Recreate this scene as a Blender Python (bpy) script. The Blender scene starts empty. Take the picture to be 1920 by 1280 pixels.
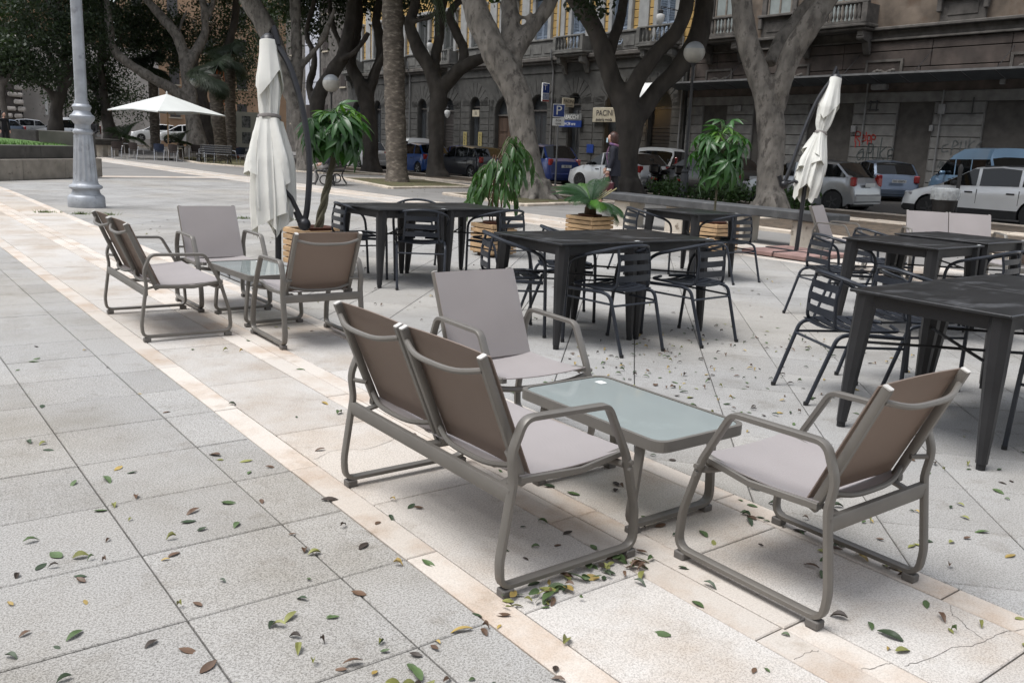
import bpy, math, random
import numpy as np
from mathutils import Vector, Matrix
R = math.radians
rnd = random.Random(7)
S = bpy.context.scene
COL = S.collection
# ---------------------------------------------------------------- camera
# world axes: X runs across the square towards the street, Y runs along the street, Z up; the photographer stands at the origin
CAM_H = 1.344
yaw = R(127.9)
Bx = Vector((math.sin(yaw), -math.cos(yaw), 0)); Uy = Vector((math.cos(yaw), math.sin(yaw), 0))
def _w(v): return Vector((v.dot(Bx), v.dot(Uy), v.z))
pit, rol = R(12.4356), R(3.0112)
Fv = Vector((0, math.cos(pit), -math.sin(pit))); U0 = Vector((0, math.sin(pit), math.cos(pit))); R0 = Vector((1, 0, 0))
Rv = R0*math.cos(rol) + U0*math.sin(rol); Uv = -R0*math.sin(rol) + U0*math.cos(rol)
Fv, Rv, Uv = _w(Fv), _w(Rv), _w(Uv)
cd = bpy.data.cameras.new('camera'); cam = bpy.data.objects.new('camera', cd); COL.objects.link(cam)
cam.matrix_world = Matrix(((Rv.x, Uv.x, -Fv.x, 0), (Rv.y, Uv.y, -Fv.y, 0), (Rv.z, Uv.z, -Fv.z, CAM_H), (0, 0, 0, 1)))
cd.sensor_width = 36; cd.lens = 1639.76/1920*36; cd.clip_end = 2000; cd.clip_start = .05
S.camera = cam
# ---------------------------------------------------------------- light
SUN_EL, SUN_AZ = R(68), R(165)      # azimuth measured from +X towards +Y
wd = bpy.data.worlds.new('World'); S.world = wd; wd.use_nodes = True
nt = wd.node_tree; nt.nodes.clear()
sky = nt.nodes.new('ShaderNodeTexSky'); sky.sky_type = 'NISHITA'; sky.sun_disc = False
sky.sun_elevation = SUN_EL; sky.sun_rotation = R(90)-SUN_AZ; sky.air_density = 1.0; sky.dust_density = 1; sky.ozone_density = 1
hs = nt.nodes.new('ShaderNodeHueSaturation'); hs.inputs['Saturation'].default_value = .3
bg = nt.nodes.new('ShaderNodeBackground'); bg.inputs[1].default_value = .095
wo = nt.nodes.new('ShaderNodeOutputWorld')
nt.links.new(sky.outputs[0], hs.inputs['Color']); nt.links.new(hs.outputs[0], bg.inputs[0]); nt.links.new(bg.outputs[0], wo.inputs[0])
ld = bpy.data.lights.new('sun', 'SUN'); ld.energy = 1.4; ld.angle = R(32); ld.color = (1, .985, .965)
sun = bpy.data.objects.new('sun', ld); COL.objects.link(sun)
sdir = Vector((math.cos(SUN_EL)*math.cos(SUN_AZ), math.cos(SUN_EL)*math.sin(SUN_AZ), math.sin(SUN_EL)))
sun.rotation_euler = sdir.to_track_quat('Z', 'Y').to_euler(); sun.location = (0, 0, 30)
S.view_settings.view_transform = 'Standard'; S.view_settings.look = 'None'; S.view_settings.gamma = 1
S.view_settings.exposure = 1.42
S.render.engine = 'CYCLES'
S.cycles.max_bounces = 6; S.cycles.diffuse_bounces = 3; S.cycles.transparent_max_bounces = 8
S.cycles.use_denoising = True
# ---------------------------------------------------------------- helpers
def smooth(a, b, x):
    t = min(1, max(0, (x-a)/(b-a))); return t*t*(3-2*t)
def gz(x, y):                                   # ground height: level square, gently tilted street beyond it
    w = smooth(6, 11.5, x); w2 = smooth(18, 34, y)
    return (1-(1-w)*(1-w2))*(.01026*x-.008*y) + .05*w*(1-smooth(14, 19, x)) + .02*max(0, y-48)*(1-smooth(17, 21, x))
GUP = Vector((-.01026, .008, 1)).normalized()    # true vertical of the street
MATS = {}
def nodes(m):
    m.use_nodes = True; return m.node_tree, m.node_tree.nodes['Principled BSDF']
def M(name, col, rough=.6, metal=0, var=.15, scale=4, bump=0, bscale=60, rand=0, island=0, coat=0, alpha=None, trans=0, emit=None, col2=None, detail=6, spec=.5, stretch=None, patch=None):
    """procedural material: colour with noise, optional second colour in patches, random per object or island, bump"""
    if name in MATS: return MATS[name]
    m = bpy.data.materials.new(name); MATS[name] = m; t, b = nodes(m); N = t.nodes.new; L = t.links.new
    b.inputs['Roughness'].default_value = rough; b.inputs['Metallic'].default_value = metal; b.inputs['Specular IOR Level'].default_value = spec
    if coat: b.inputs['Coat Weight'].default_value = coat; b.inputs['Coat Roughness'].default_value = .05
    if trans: b.inputs['Transmission Weight'].default_value = trans
    if alpha is not None: b.inputs['Alpha'].default_value = alpha
    if emit: b.inputs['Emission Color'].default_value = (*emit[0], 1); b.inputs['Emission Strength'].default_value = emit[1]
    co = N('ShaderNodeTexCoord').outputs['Object']
    if stretch:
        mp = N('ShaderNodeMapping'); mp.inputs['Scale'].default_value = stretch; L(co, mp.inputs[0]); co = mp.outputs[0]
    nz = N('ShaderNodeTexNoise'); nz.inputs['Scale'].default_value = scale; nz.inputs['Detail'].default_value = detail; L(co, nz.inputs['Vector'])
    mx = N('ShaderNodeMix'); mx.data_type = 'RGBA'
    c2 = col2 or tuple(c*(1-var*1.6) for c in col); c1 = col if col2 else tuple(min(1, c*(1+var*.9)) for c in col)
    mx.inputs['A'].default_value = (*c2, 1); mx.inputs['B'].default_value = (*c1, 1)
    rp = N('ShaderNodeMapRange'); rp.inputs[1].default_value = .3; rp.inputs[2].default_value = .7; L(nz.outputs['Fac'], rp.inputs[0]); L(rp.outputs[0], mx.inputs['Factor'])
    out = mx.outputs['Result']
    if patch:                                    # (colour, scale, threshold, softness) stains with a shape of their own
        n2 = N('ShaderNodeTexNoise'); n2.inputs['Scale'].default_value = patch[1]; n2.inputs['Detail'].default_value = 8; n2.inputs['Roughness'].default_value = .65; L(co, n2.inputs['Vector'])
        r2 = N('ShaderNodeMapRange'); r2.inputs[1].default_value = patch[2]; r2.inputs[2].default_value = patch[2]+patch[3]; L(n2.outputs['Fac'], r2.inputs[0])
        m2 = N('ShaderNodeMix'); m2.data_type = 'RGBA'; L(r2.outputs[0], m2.inputs['Factor']); L(out, m2.inputs['A']); m2.inputs['B'].default_value = (*patch[0], 1); out = m2.outputs['Result']
    if rand or island:
        src = N('ShaderNodeObjectInfo').outputs['Random'] if rand else N('ShaderNodeNewGeometry').outputs['Random Per Island']
        k = rand or island
        r3 = N('ShaderNodeMapRange'); r3.inputs[3].default_value = 1-k; r3.inputs[4].default_value = 1+k; L(src, r3.inputs[0])
        h = N('ShaderNodeHueSaturation'); L(out, h.inputs['Color']); L(r3.outputs[0], h.inputs['Value']); out = h.outputs[0]
    L(out, b.inputs['Base Color'])
    if bump:
        n3 = N('ShaderNodeTexNoise'); n3.inputs['Scale'].default_value = bscale; n3.inputs['Detail'].default_value = 5; L(co, n3.inputs['Vector'])
        bp = N('ShaderNodeBump'); bp.inputs['Strength'].default_value = bump; bp.inputs['Distance'].default_value = .02; L(n3.outputs['Fac'], bp.inputs['Height']); L(bp.outputs[0], b.inputs['Normal'])
    return m
def link(name, data, parent=None, loc=None, rz=None):
    o = bpy.data.objects.new(name, data); COL.objects.link(o)
    if parent is not None: o.parent = parent
    if loc is not None: o.location = loc
    if rz is not None: o.rotation_euler = (0, 0, rz)
    return o
def tag(o, label=None, cat=None, group=None, kind=None):
    if label: o['label'] = label
    if cat: o['category'] = cat
    if group: o['group'] = group
    if kind: o['kind'] = kind
    return o
def thing(name, label, cat, loc=(0, 0, 0), rz=0, group=None, tilt=False):
    o = bpy.data.objects.new(name, None); COL.objects.link(o); o.empty_display_size = .2
    o.location = loc
    if tilt:
        q = Vector((0, 0, 1)).rotation_difference(GUP); o.rotation_euler = (q.to_matrix() @ Matrix.Rotation(rz, 3, 'Z')).to_euler()
    else: o.rotation_euler = (0, 0, rz)
    return tag(o, label, cat, group)
def copy_tree(o, parent=None, loc=None, rz=None, label=None, group=None, scale=None):
    c = o.copy(); COL.objects.link(c); c.parent = parent
    if parent is not None: c.matrix_parent_inverse = o.matrix_parent_inverse
    if loc is not None: c.location = loc
    if rz is not None: c.rotation_euler = (0, 0, rz)
    if label: c['label'] = label
    if group: c['group'] = group
    if scale: c.scale = scale
    for ch in list(o.children): copy_tree(ch, c)
    return c
def catmull(pts, n=6, closed=False):
    P = [np.array(p, float) for p in pts]; out = []; m = len(P)
    for i in range(m if closed else m-1):
        if closed: a, b, c, d = P[(i-1) % m], P[i], P[(i+1) % m], P[(i+2) % m]
        else: a, b, c, d = P[max(i-1, 0)], P[i], P[i+1], P[min(i+2, m-1)]
        for k in range(n):
            t = k/n; out.append(.5*((2*b)+(-a+c)*t+(2*a-5*b+4*c-d)*t*t+(-a+3*b-3*c+d)*t**3))
    if not closed: out.append(P[-1])
    return out
def fillet(pts, r, n=5, closed=False):
    P = [np.array(p, float) for p in pts]; out = []; m = len(P)
    for i in range(m):
        if not closed and i in (0, m-1): out.append(P[i]); continue
        a, b, c = P[(i-1) % m], P[i], P[(i+1) % m]
        u, v = a-b, c-b; lu, lv = np.linalg.norm(u), np.linalg.norm(v); u, v = u/lu, v/lv
        rr = r[i] if hasattr(r, '__len__') else r
        ang = math.acos(max(-1, min(1, float(u@v)))); d = min(rr/max(math.tan(ang/2), .05), lu*.48, lv*.48)
        p, q = b+u*d, b+v*d
        for k in range(n+1):
            t = k/n; out.append((1-t)**2*p+2*t*(1-t)*b+t*t*q)
    return out
class MB:
    """collects faces; build() links them as one mesh object"""
    def __init__(s): s.v = []; s.f = []; s.mi = []; s.cur = 0; s.sm = []
    def add(s, vs, fs, sm=False):
        o = len(s.v); s.v += [tuple(map(float, p)) for p in vs]
        for f in fs: s.f.append(tuple(o+i for i in f)); s.mi.append(s.cur); s.sm.append(sm)
        return s
    def box(s, c, d, rot=None, bev=0):
        x, y, z = d[0]/2, d[1]/2, d[2]/2
        if bev:
            b = min(bev, x*.9, y*.9, z*.9)
            vs = []
            for sx in (-1, 1):
                for sy in (-1, 1):
                    for sz in (-1, 1):
                        vs += [(sx*x, sy*(y-b), sz*(z-b)), (sx*(x-b), sy*y, sz*(z-b)), (sx*(x-b), sy*(y-b), sz*z)]
            I = lambda a, b_, c_, k: ((a*2+b_)*2+c_)*3+k
            fs = []
            for a in (0, 1):
                q = [I(a, 0, 0, 0), I(a, 1, 0, 0), I(a, 1, 1, 0), I(a, 0, 1, 0)]; fs.append(q if a else q[::-1])
                q = [I(0, a, 0, 1), I(0, a, 1, 1), I(1, a, 1, 1), I(1, a, 0, 1)]; fs.append(q if a else q[::-1])
                q = [I(0, 0, a, 2), I(1, 0, a, 2), I(1, 1, a, 2), I(0, 1, a, 2)]; fs.append(q if a else q[::-1])
            for a in (0, 1):
                for b_ in (0, 1):
                    q = [I(a, b_, 0, 0), I(a, b_, 0, 1), I(a, b_, 1, 1), I(a, b_, 1, 0)]; fs.append(q if a == b_ else q[::-1])
                    q = [I(a, 0, b_, 0), I(a, 1, b_, 0), I(a, 1, b_, 2), I(a, 0, b_, 2)]; fs.append(q[::-1] if a == b_ else q)
                    q = [I(0, a, b_, 1), I(1, a, b_, 1), I(1, a, b_, 2), I(0, a, b_, 2)]; fs.append(q if a == b_ else q[::-1])
            for a in (0, 1):
                for b_ in (0, 1):
                    for c_ in (0, 1):
                        q = [I(a, b_, c_, 0), I(a, b_, c_, 1), I(a, b_, c_, 2)]; fs.append(q if (a+b_+c_) % 2 else q[::-1])
        else:
            vs = [(-x, -y, -z), (x, -y, -z), (x, y, -z), (-x, y, -z), (-x, -y, z), (x, -y, z), (x, y, z), (-x, y, z)]
            fs = [(3, 2, 1, 0), (4, 5, 6, 7), (0, 1, 5, 4), (1, 2, 6, 5), (2, 3, 7, 6), (3, 0, 4, 7)]
        if rot is not None: vs = [rot @ Vector(p) for p in vs]
        return s.add([(p[0]+c[0], p[1]+c[1], p[2]+c[2]) for p in vs], fs)
    def bx(s, x0, x1, y0, y1, z0, z1, bev=0): return s.box(((x0+x1)/2, (y0+y1)/2, (z0+z1)/2), (abs(x1-x0), abs(y1-y0), abs(z1-z0)), bev=bev)
    def tube(s, path, r, seg=8, closed=False, flat=None, up=(0, 0, 1), caps=True, sm=True):
        """r: radius or list; flat=(w, h) rectangular rounded section with w along 'side' and h along 'up-ish'"""
        P = [np.array(p, float) for p in path]; n = len(P); vs = []; fs = []
        T = []
        for i in range(n):
            a = P[(i-1) % n] if (closed or i > 0) else P[i]; b = P[(i+1) % n] if (closed or i < n-1) else P[i]
            t = b-a; T.append(t/(np.linalg.norm(t)+1e-12))
        u = np.array(up, float); u = u-(u@T[0])*T[0]
        if np.linalg.norm(u) < 1e-4: u = np.array((1., 0, 0)); u = u-(u@T[0])*T[0]
        u /= np.linalg.norm(u)
        if flat:
            w, h = flat[0]/2, flat[1]/2; q = .72
            sec = [(w, -h*q), (w, h*q), (w*q, h), (-w*q, h), (-w, h*q), (-w, -h*q), (-w*q, -h), (w*q, -h)]; seg = 8
        for i in range(n):
            if flat == None or True:
                u = u-(u@T[i])*T[i]; u /= np.linalg.norm(u)+1e-12
            sd = np.cross(T[i], u)
            rr = r[i] if hasattr(r, '__len__') else r
            for k in range(seg):
                if flat: a, b = sec[k][0], sec[k][1]
                else: a, b = rr*math.cos(2*math.pi*k/seg), rr*math.sin(2*math.pi*k/seg)
                vs.append(P[i]+sd*a+u*b)
        for i in range(n if closed else n-1):
            j = (i+1) % n
            for k in range(seg):
                l = (k+1) % seg; fs.append((i*seg+k, i*seg+l, j*seg+l, j*seg+k))
        if caps and not closed: fs.append(tuple(range(seg))[::-1]); fs.append(tuple((n-1)*seg+k for k in range(seg)))
        return s.add(vs, fs, sm)
    def lathe(s, prof, seg=16, c=(0, 0, 0), sm=True, lobes=0, amp=0):
        vs = []; fs = []; n = len(prof)
        for q in prof:
            r, z = q[0], q[1]; am = q[2] if len(q) > 2 else 0
            for k in range(seg):
                a = 2*math.pi*k/seg; r2 = r*(1+am*math.cos(lobes*a)) if lobes else r
                vs.append((c[0]+r2*math.cos(a), c[1]+r2*math.sin(a), c[2]+z))
        for i in range(n-1):
            for k in range(seg):
                l = (k+1) % seg; fs.append((i*seg+k, i*seg+l, (i+1)*seg+l, (i+1)*seg+k))
        fs.append(tuple(range(seg))[::-1]); fs.append(tuple((n-1)*seg+k for k in range(seg)))
        return s.add(vs, fs, sm)
    def sheet(s, grid, thick=0, sm=True, nrm=None):
        """grid[i][j] of points; thick adds a back face offset along -normal (material slot +1)"""
        ni, nj = len(grid), len(grid[0]); P = np.array(grid, float)
        vs = P.reshape(-1, 3)
        f1 = [(i*nj+j, i*nj+j+1, (i+1)*nj+j+1, (i+1)*nj+j) for i in range(ni-1) for j in range(nj-1)]
        s.add(vs, f1, sm)
        if thick:
            du = np.gradient(P, axis=0); dv = np.gradient(P, axis=1); nn = np.cross(dv, du); nn /= np.linalg.norm(nn, axis=2, keepdims=True)+1e-12
            Q = (P+nn*thick).reshape(-1, 3); s.cur += 1
            s.add(Q, [f[::-1] for f in f1], sm); s.cur -= 1
            o = len(s.v)-2*ni*nj
            ring = [j for j in range(nj)]+[i*nj+nj-1 for i in range(1, ni)]+[(ni-1)*nj+j for j in range(nj-2, -1, -1)]+[i*nj for i in range(ni-2, 0, -1)]
            m = ni*nj
            for a, b in zip(ring, ring[1:]+ring[:1]): s.f.append((o+b, o+a, o+m+a, o+m+b)); s.mi.append(s.cur); s.sm.append(False)
        return s
    def poly(s, pts, z0, z1):                   # prism from a plan polygon
        n = len(pts); return s.add([(p[0], p[1], z0) for p in pts]+[(p[0], p[1], z1) for p in pts], [tuple(range(n))[::-1], tuple(range(n, 2*n))]+[(i, (i+1) % n, n+(i+1) % n, n+i) for i in range(n)])
    def mesh(s, name, mats):
        me = bpy.data.meshes.new(name); me.from_pydata(s.v, [], s.f)
        for m in (mats if isinstance(mats, (list, tuple)) else [mats]): me.materials.append(m)
        me.polygons.foreach_set('material_index', s.mi); me.polygons.foreach_set('use_smooth', s.sm); me.update()
        if any(s.sm): me.set_sharp_from_angle(angle=.75)
        return me
    def build(s, name, mats, parent=None, loc=None, rz=None): return link(name, s.mesh(name, mats), parent, loc, rz)
def ico(r=1, sub=1):
    import bmesh
    b = bmesh.new(); bmesh.ops.create_icosphere(b, subdivisions=sub, radius=r); v = [tuple(p.co) for p in b.verts]; f = [tuple(q.index for q in g.verts) for g in b.faces]; b.free(); return v, f
def view_px(p):                                  # only used to rank pieces by how large they show
    d = Vector(p)-Vector((0, 0, CAM_H)); w = d.dot(Fv)
    if w < .2: return None
    return 960+1639.76*d.dot(Rv)/w, 640-1639.76*d.dot(Uv)/w, w
# ---------------------------------------------------------------- ground and paving
def granite(name, c, rand=0, island=0, stain=(.8, .78, .74), warm=(1, .96, .9), speck=1.0, big=1.3):
    """speckled stone: pale and dark crystals, broad stains, grime, tone that changes from slab to slab"""
    m = bpy.data.materials.new(name); MATS[name] = m; t, b = nodes(m); N = t.nodes.new; L = t.links.new; b.inputs['Roughness'].default_value = .78; b.inputs['Specular IOR Level'].default_value = .35
    co = N('ShaderNodeNewGeometry').outputs['Position']
    def noise(sc, de, ro=.5):
        n = N('ShaderNodeTexNoise'); n.inputs['Scale'].default_value = sc; n.inputs['Detail'].default_value = de; n.inputs['Roughness'].default_value = ro; L(co, n.inputs['Vector']); return n.outputs['Fac']
    def rng(f, a0, a1, b0, b1):
        r = N('ShaderNodeMapRange'); r.inputs[1].default_value = a0; r.inputs[2].default_value = a1; r.inputs[3].default_value = b0; r.inputs[4].default_value = b1; L(f, r.inputs[0]); return r.outputs[0]
    def mul(col, f, c2):
        x = N('ShaderNodeMix'); x.data_type = 'RGBA'; x.blend_type = 'MULTIPLY'; L(f, x.inputs['Factor'])
        if col is None: x.inputs['A'].default_value = (*c, 1)
        else: L(col, x.inputs['A'])
        x.inputs['B'].default_value = (*c2, 1); return x.outputs['Result']
    o = mul(None, rng(noise(150, 3, .6), .46, .6, 0, .8*speck), (.52, .51, .50))      # grey crystals
    o = mul(o, rng(noise(330, 2), .57, .63, 0, .8*speck), (.35, .34, .33))             # dark mica specks
    o = mul(o, rng(noise(big, 7, .62), .47, .68, 0, 1), stain)                         # broad stains
    o = mul(o, rng(noise(.35, 4), .45, .6, 0, .8), warm)
    o = mul(o, rng(noise(5, 8, .7), .56, .66, 0, .55), (.72, .69, .65))                # scuffs and old gum
    src = N('ShaderNodeObjectInfo').outputs['Random'] if rand else N('ShaderNodeNewGeometry').outputs['Random Per Island']; k = rand or island
    h = N('ShaderNodeHueSaturation'); L(o, h.inputs['Color']); L(rng(src, 0, 1, 1-k, 1+k), h.inputs['Value']); L(h.outputs[0], b.inputs['Base Color'])
    bp = N('ShaderNodeBump'); bp.inputs['Strength'].default_value = .22; bp.inputs['Distance'].default_value = .01; L(noise(120, 4), bp.inputs['Height']); L(bp.outputs[0], b.inputs['Normal']); return m
m_granite = granite('granite_slab', (.375, .368, .355), rand=.10); m_granite_i = granite('granite_slab_run', (.375, .368, .355), island=.10)
m_diag = granite('granite_diag', (.36, .355, .345), rand=.09, speck=.8, big=.8, stain=(.74, .73, .71)); m_diag_i = granite('granite_diag_run', (.36, .355, .345), island=.09, speck=.8, big=.8, stain=(.74, .73, .71))
m_band = granite('pale_granite_slab', (.52, .495, .465), rand=.08, speck=.65, stain=(.78, .70, .62), warm=(1, .93, .85)); m_band_i = granite('band_run', (.52, .495, .465), island=.08, speck=.65, stain=(.78, .70, .62), warm=(1, .93, .85))
m_trav = granite('travertine_strip', (.56, .515, .465), rand=.09, speck=.3, big=2.4, stain=(.80, .69, .60), warm=(1, .96, .92)); m_trav_i = granite('trav_run', (.56, .515, .465), island=.09, speck=.3, big=2.4, stain=(.80, .69, .60), warm=(1, .96, .92))
m_joint = M('joint_sand', (.075, .068, .06), rough=.95, var=.3, scale=30)
m_ground = M('far_paving', (.205, .197, .187), rough=.8, var=.12, scale=1.5, patch=((.21, .2, .19), .5, .5, .2))
def axis_steps(lo, hi, near, step, ext):
    a = list(np.arange(near[0], near[1]+1e-6, step)); return [lo, lo/2]+a+[hi/2, hi] if ext else a
gx = [-300, -120, -50, -25]+list(np.arange(-14, 46.1, 1.0))+[55, 80, 140, 300]; gy = [-60, -20, -8]+list(np.arange(-4, 100.1, 2.0))+[120, 170, 260, 500]
mb = MB(); vs = [(x, y, gz(max(-20, min(x, 50)), max(-4, min(y, 100)))-.03) for y in gy for x in gx]; nx = len(gx)
mb.add(vs, [(j*nx+i, j*nx+i+1, (j+1)*nx+i+1, (j+1)*nx+i) for j in range(len(gy)-1) for i in range(nx-1)], True)
tag(mb.build('ground', m_joint), kind='structure')
def clip(poly, nx_, ny_, d):                     # keep nx*x+ny*y >= d
    out = []
    for i in range(len(poly)):
        p, q = poly[i], poly[(i+1) % len(poly)]; a, b = nx_*p[0]+ny_*p[1]-d, nx_*q[0]+ny_*q[1]-d
        if a >= 0: out.append(p)
        if a*b < 0: t = a/(a-b); out.append((p[0]+(q[0]-p[0])*t, p[1]+(q[1]-p[1])*t))
    return out
def shrink(poly, d):
    n = len(poly); out = []
    for i in range(n):
        p0, p1, p2 = [np.array(poly[(i+k) % n]) for k in (-1, 0, 1)]
        e1 = (p1-p0)/(np.linalg.norm(p1-p0)+1e-9); e2 = (p2-p1)/(np.linalg.norm(p2-p1)+1e-9)
        n1, n2 = np.array((-e1[1], e1[0])), np.array((-e2[1], e2[0])); k = 1+n1@n2
        out.append(tuple(p1+(n1+n2)*d/max(k, .3)))
    return out
def area(p): return .5*sum(p[i][0]*p[(i+1) % len(p)][1]-p[(i+1) % len(p)][0]*p[i][1] for i in range(len(p)))
def slab(mb, poly, jw=.0026, bev=.0035, dz=0):
    a = shrink(poly, jw); b = shrink(poly, jw+bev)
    if area(b) < .003: return False
    n = len(a); zf = lambda p, o: gz(p[0], p[1])+o+dz
    vs = [(p[0], p[1], zf(p, -.028)) for p in a]+[(p[0], p[1], zf(p, -bev)) for p in a]+[(p[0], p[1], zf(p, 0)) for p in b]
    fs = [tuple(range(2*n, 3*n))]
    for i in range(n):
        j = (i+1) % n; fs += [(i, j, n+j, n+i), (n+i, n+j, 2*n+j, 2*n+i)]
    mb.add(vs, fs); return True
def pave(name, polys, mat, mat_run, top=290):
    root = link(name, MB().add([(0, 0, -.2), (.01, 0, -.2), (0, .01, -.2)], [(0, 1, 2)]).mesh(name, m_joint)); tag(root, kind='structure')
    ranked = []
    for p in polys:
        c = (sum(q[0] for q in p)/len(p), sum(q[1] for q in p)/len(p)); v = view_px((*c, gz(*c)))
        inside = v and -150 < v[0] < 2070 and -50 < v[1] < 1450
        ranked.append((0 if inside else 1, v[2] if v else 99, p))
    ranked.sort(key=lambda q: q[:2]); run = MB(); k = 0
    for out, dist, p in ranked:
        dz = rnd.uniform(-.0012, .0012)
        if not out and k < top and dist < 22:
            mb = MB()
            if slab(mb, p, dz=dz): mb.build('slab', mat, root); k += 1
        else: slab(run, p, dz=dz)
    if run.f: tag(run.build('slab_run', mat_run, root), kind='stuff')
    return root
# square granite slabs left of the band
PX, PY, Y0 = .476, .4637, 2.298
polys = []
xs = [1.393, 1.158]+[1.158-PX*k for k in range(1, 32)]
for i in range(len(xs)-1):
    for j in range(-8, 56):
        polys.append([(xs[i+1], Y0+PY*j), (xs[i], Y0+PY*j), (xs[i], Y0+PY*(j+1)), (xs[i+1], Y0+PY*(j+1))])
pave('granite_paving', polys, m_granite, m_granite_i)
# pale band of long slabs between travertine strips, and its twin further on
def band(name, off, y1):
    E = [1.393, 1.515, 1.99, 2.118, 2.227, 2.713, 2.838]; wide, strip = [], []
    for i in range(6):
        w = i in (1, 4); ph = {0: 2.297, 1: 1.815, 2: 2.275, 3: 1.337, 4: 1.805, 5: 2.1}[i]
        for j in range(-5, int(y1/.93)):
            a, b = ph+.931*j, ph+.931*(j+1)
            (wide if w else strip).append([(E[i]+off, a), (E[i+1]+off, a), (E[i+1]+off, b), (E[i]+off, b)])
    pave(name+'_slabs', wide, m_band, m_band_i, 120); pave(name+'_strips', strip, m_trav, m_trav_i, 160)
band('pale_band', 0, 26)
m_crack = M('crack_dirt', (.10, .09, .08), rough=1)
def crack(pts, w=.0016):
    P = catmull([(x, y, .0008) for x, y in pts], 5); mb = MB()
    for i in range(1, len(P)-1): P[i] = P[i]+np.array((rnd.gauss(0, .003), rnd.gauss(0, .003), 0))
    for i in range(len(P)-1):
        d = P[i+1]-P[i]; n = np.array((-d[1], d[0], 0))/(np.linalg.norm(d)+1e-9)*w*rnd.uniform(.3, .6); mb.add([P[i]-n, P[i+1]-n, P[i+1]+n, P[i]+n], [(0, 1, 2, 3)])
    tag(mb.build('paving_crack', m_crack), kind='structure')
CRACKS = [[(2.24, 1.03), (2.33, 1.01), (2.45, 1.0), (2.53, .97), (2.64, .96), (2.76, .93)], [(2.7, 1.13), (2.65, 1.1), (2.63, 1.06), (2.6, 1.02), (2.58, .97)], [(2.0, 1.22), (2.06, 1.22), (2.1, 1.21)], [(2.12, 1.09), (2.17, 1.07), (2.22, 1.06)], [(1.53, 3.3), (1.66, 3.36), (1.8, 3.31), (1.98, 3.38)]]
for q in CRACKS: crack(q)
band('pale_band', 8.46, 60)
# granite laid diagonally across the square
c45 = math.sqrt(.5); polys = []; PD = .4755
for i in range(-20, 90):
    for j in range(-80, 80):
        q = []
        for du, dv in ((0, 0), (1, 0), (1, 1), (0, 1)):
            u, v = (i+du)*PD+.02, (j+dv)*PD+.115
            q.append(((u+v)*c45, (u-v)*c45))
        if area(q) < 0: q = q[::-1]
        cx, cy = sum(p[0] for p in q)/4, sum(p[1] for p in q)/4
        if not (2.3 < cx < 10.3 and -3 < cy < 27): continue
        q = clip(clip(q, 1, 0, 2.838), -1, 0, -(1.393+8.46))
        if len(q) > 2 and area(q) > .004: polys.append(q)
pave('diagonal_paving', polys, m_diag, m_diag_i)
# paving beyond the second band and the far end of the square, laid as sheets
def gsheet(name, x0, x1, y0, y1, mat, up=0, step=1.5):
    xs = np.linspace(x0, x1, max(2, int((x1-x0)/step)+1)); ys = np.linspace(y0, y1, max(2, int((y1-y0)/step)+1)); n = len(xs)
    mb = MB().add([(x, y, gz(x, y)+up) for y in ys for x in xs], [(j*n+i, j*n+i+1, (j+1)*n+i+1, (j+1)*n+i) for j in range(len(ys)-1) for i in range(n-1)], True)
    return tag(mb.build(name, mat), kind='structure')
gsheet('paving_far_side', 11.303, 19, -6, 90, m_ground)
gsheet('paving_far_end', -14, 9.84, 25.5, 95, m_ground, -.006)
gsheet('paving_pale_strip', -14, 9.84, 28.2, 29.4, m_trav, .004); gsheet('paving_pale_strip', 2.0, 3.4, 29.4, 60, m_trav, .004)
# ---------------------------------------------------------------- lounge furniture
m_frame = M('taupe_metal', (.17, .158, .142), rough=.45, var=.06, scale=8, metal=.25, bump=.03, bscale=400)
m_slf = M('sling_front', (.42, .39, .388), rough=.8, var=.05, scale=3)
m_slb = M('sling_back', (.255, .205, .175), rough=.8, var=.06, scale=3)
for m_ in (m_slf, m_slb):                        # woven mesh: fine crossed threads, a little light comes through
    t, b = nodes(m_); N = t.nodes.new; L = t.links.new; co = N('ShaderNodeTexCoord').outputs['Object']
    w1 = N('ShaderNodeTexWave'); w1.inputs['Scale'].default_value = 190; w1.bands_direction = 'X'; w2 = N('ShaderNodeTexWave'); w2.inputs['Scale'].default_value = 190; w2.bands_direction = 'Z'
    L(co, w1.inputs[0]); L(co, w2.inputs[0]); ad = N('ShaderNodeMath'); L(w1.outputs['Fac'], ad.inputs[0]); L(w2.outputs['Fac'], ad.inputs[1])
    bp = N('ShaderNodeBump'); bp.inputs['Strength'].default_value = .25; bp.inputs['Distance'].default_value = .002; L(ad.outputs[0], bp.inputs['Height']); L(bp.outputs[0], b.inputs['Normal'])
    tr = N('ShaderNodeBsdfTranslucent'); tr.inputs[0].default_value = (.50, .40, .33, 1); ms = N('ShaderNodeMixShader'); ms.inputs[0].default_value = .3
    L(b.outputs[0], ms.inputs[1]); L(tr.outputs[0], ms.inputs[2]); L(ms.outputs[0], t.nodes['Material Output'].inputs[0])
m_cap = M('pale_cap', (.55, .53, .5), rough=.5)
m_rub = M('rubber_pad', (.14, .13, .12), rough=.8)
PROF = [(-.285, .034), (-.292, .12), (-.255, .37), (-.268, .46), (-.225, .565), (.115, .558), (.215, .375), (.276, .17), (.284, .034)]
def side_frame(x):
    pts = [(x, y, z) for y, z in PROF]
    path = fillet(pts, [.05, .2, .12, .12, .05, .05, .2, .2, .05], 5, True)
    return MB().tube(path, 0, closed=True, flat=(.033, .0185), up=(0, 1, 0))
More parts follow.
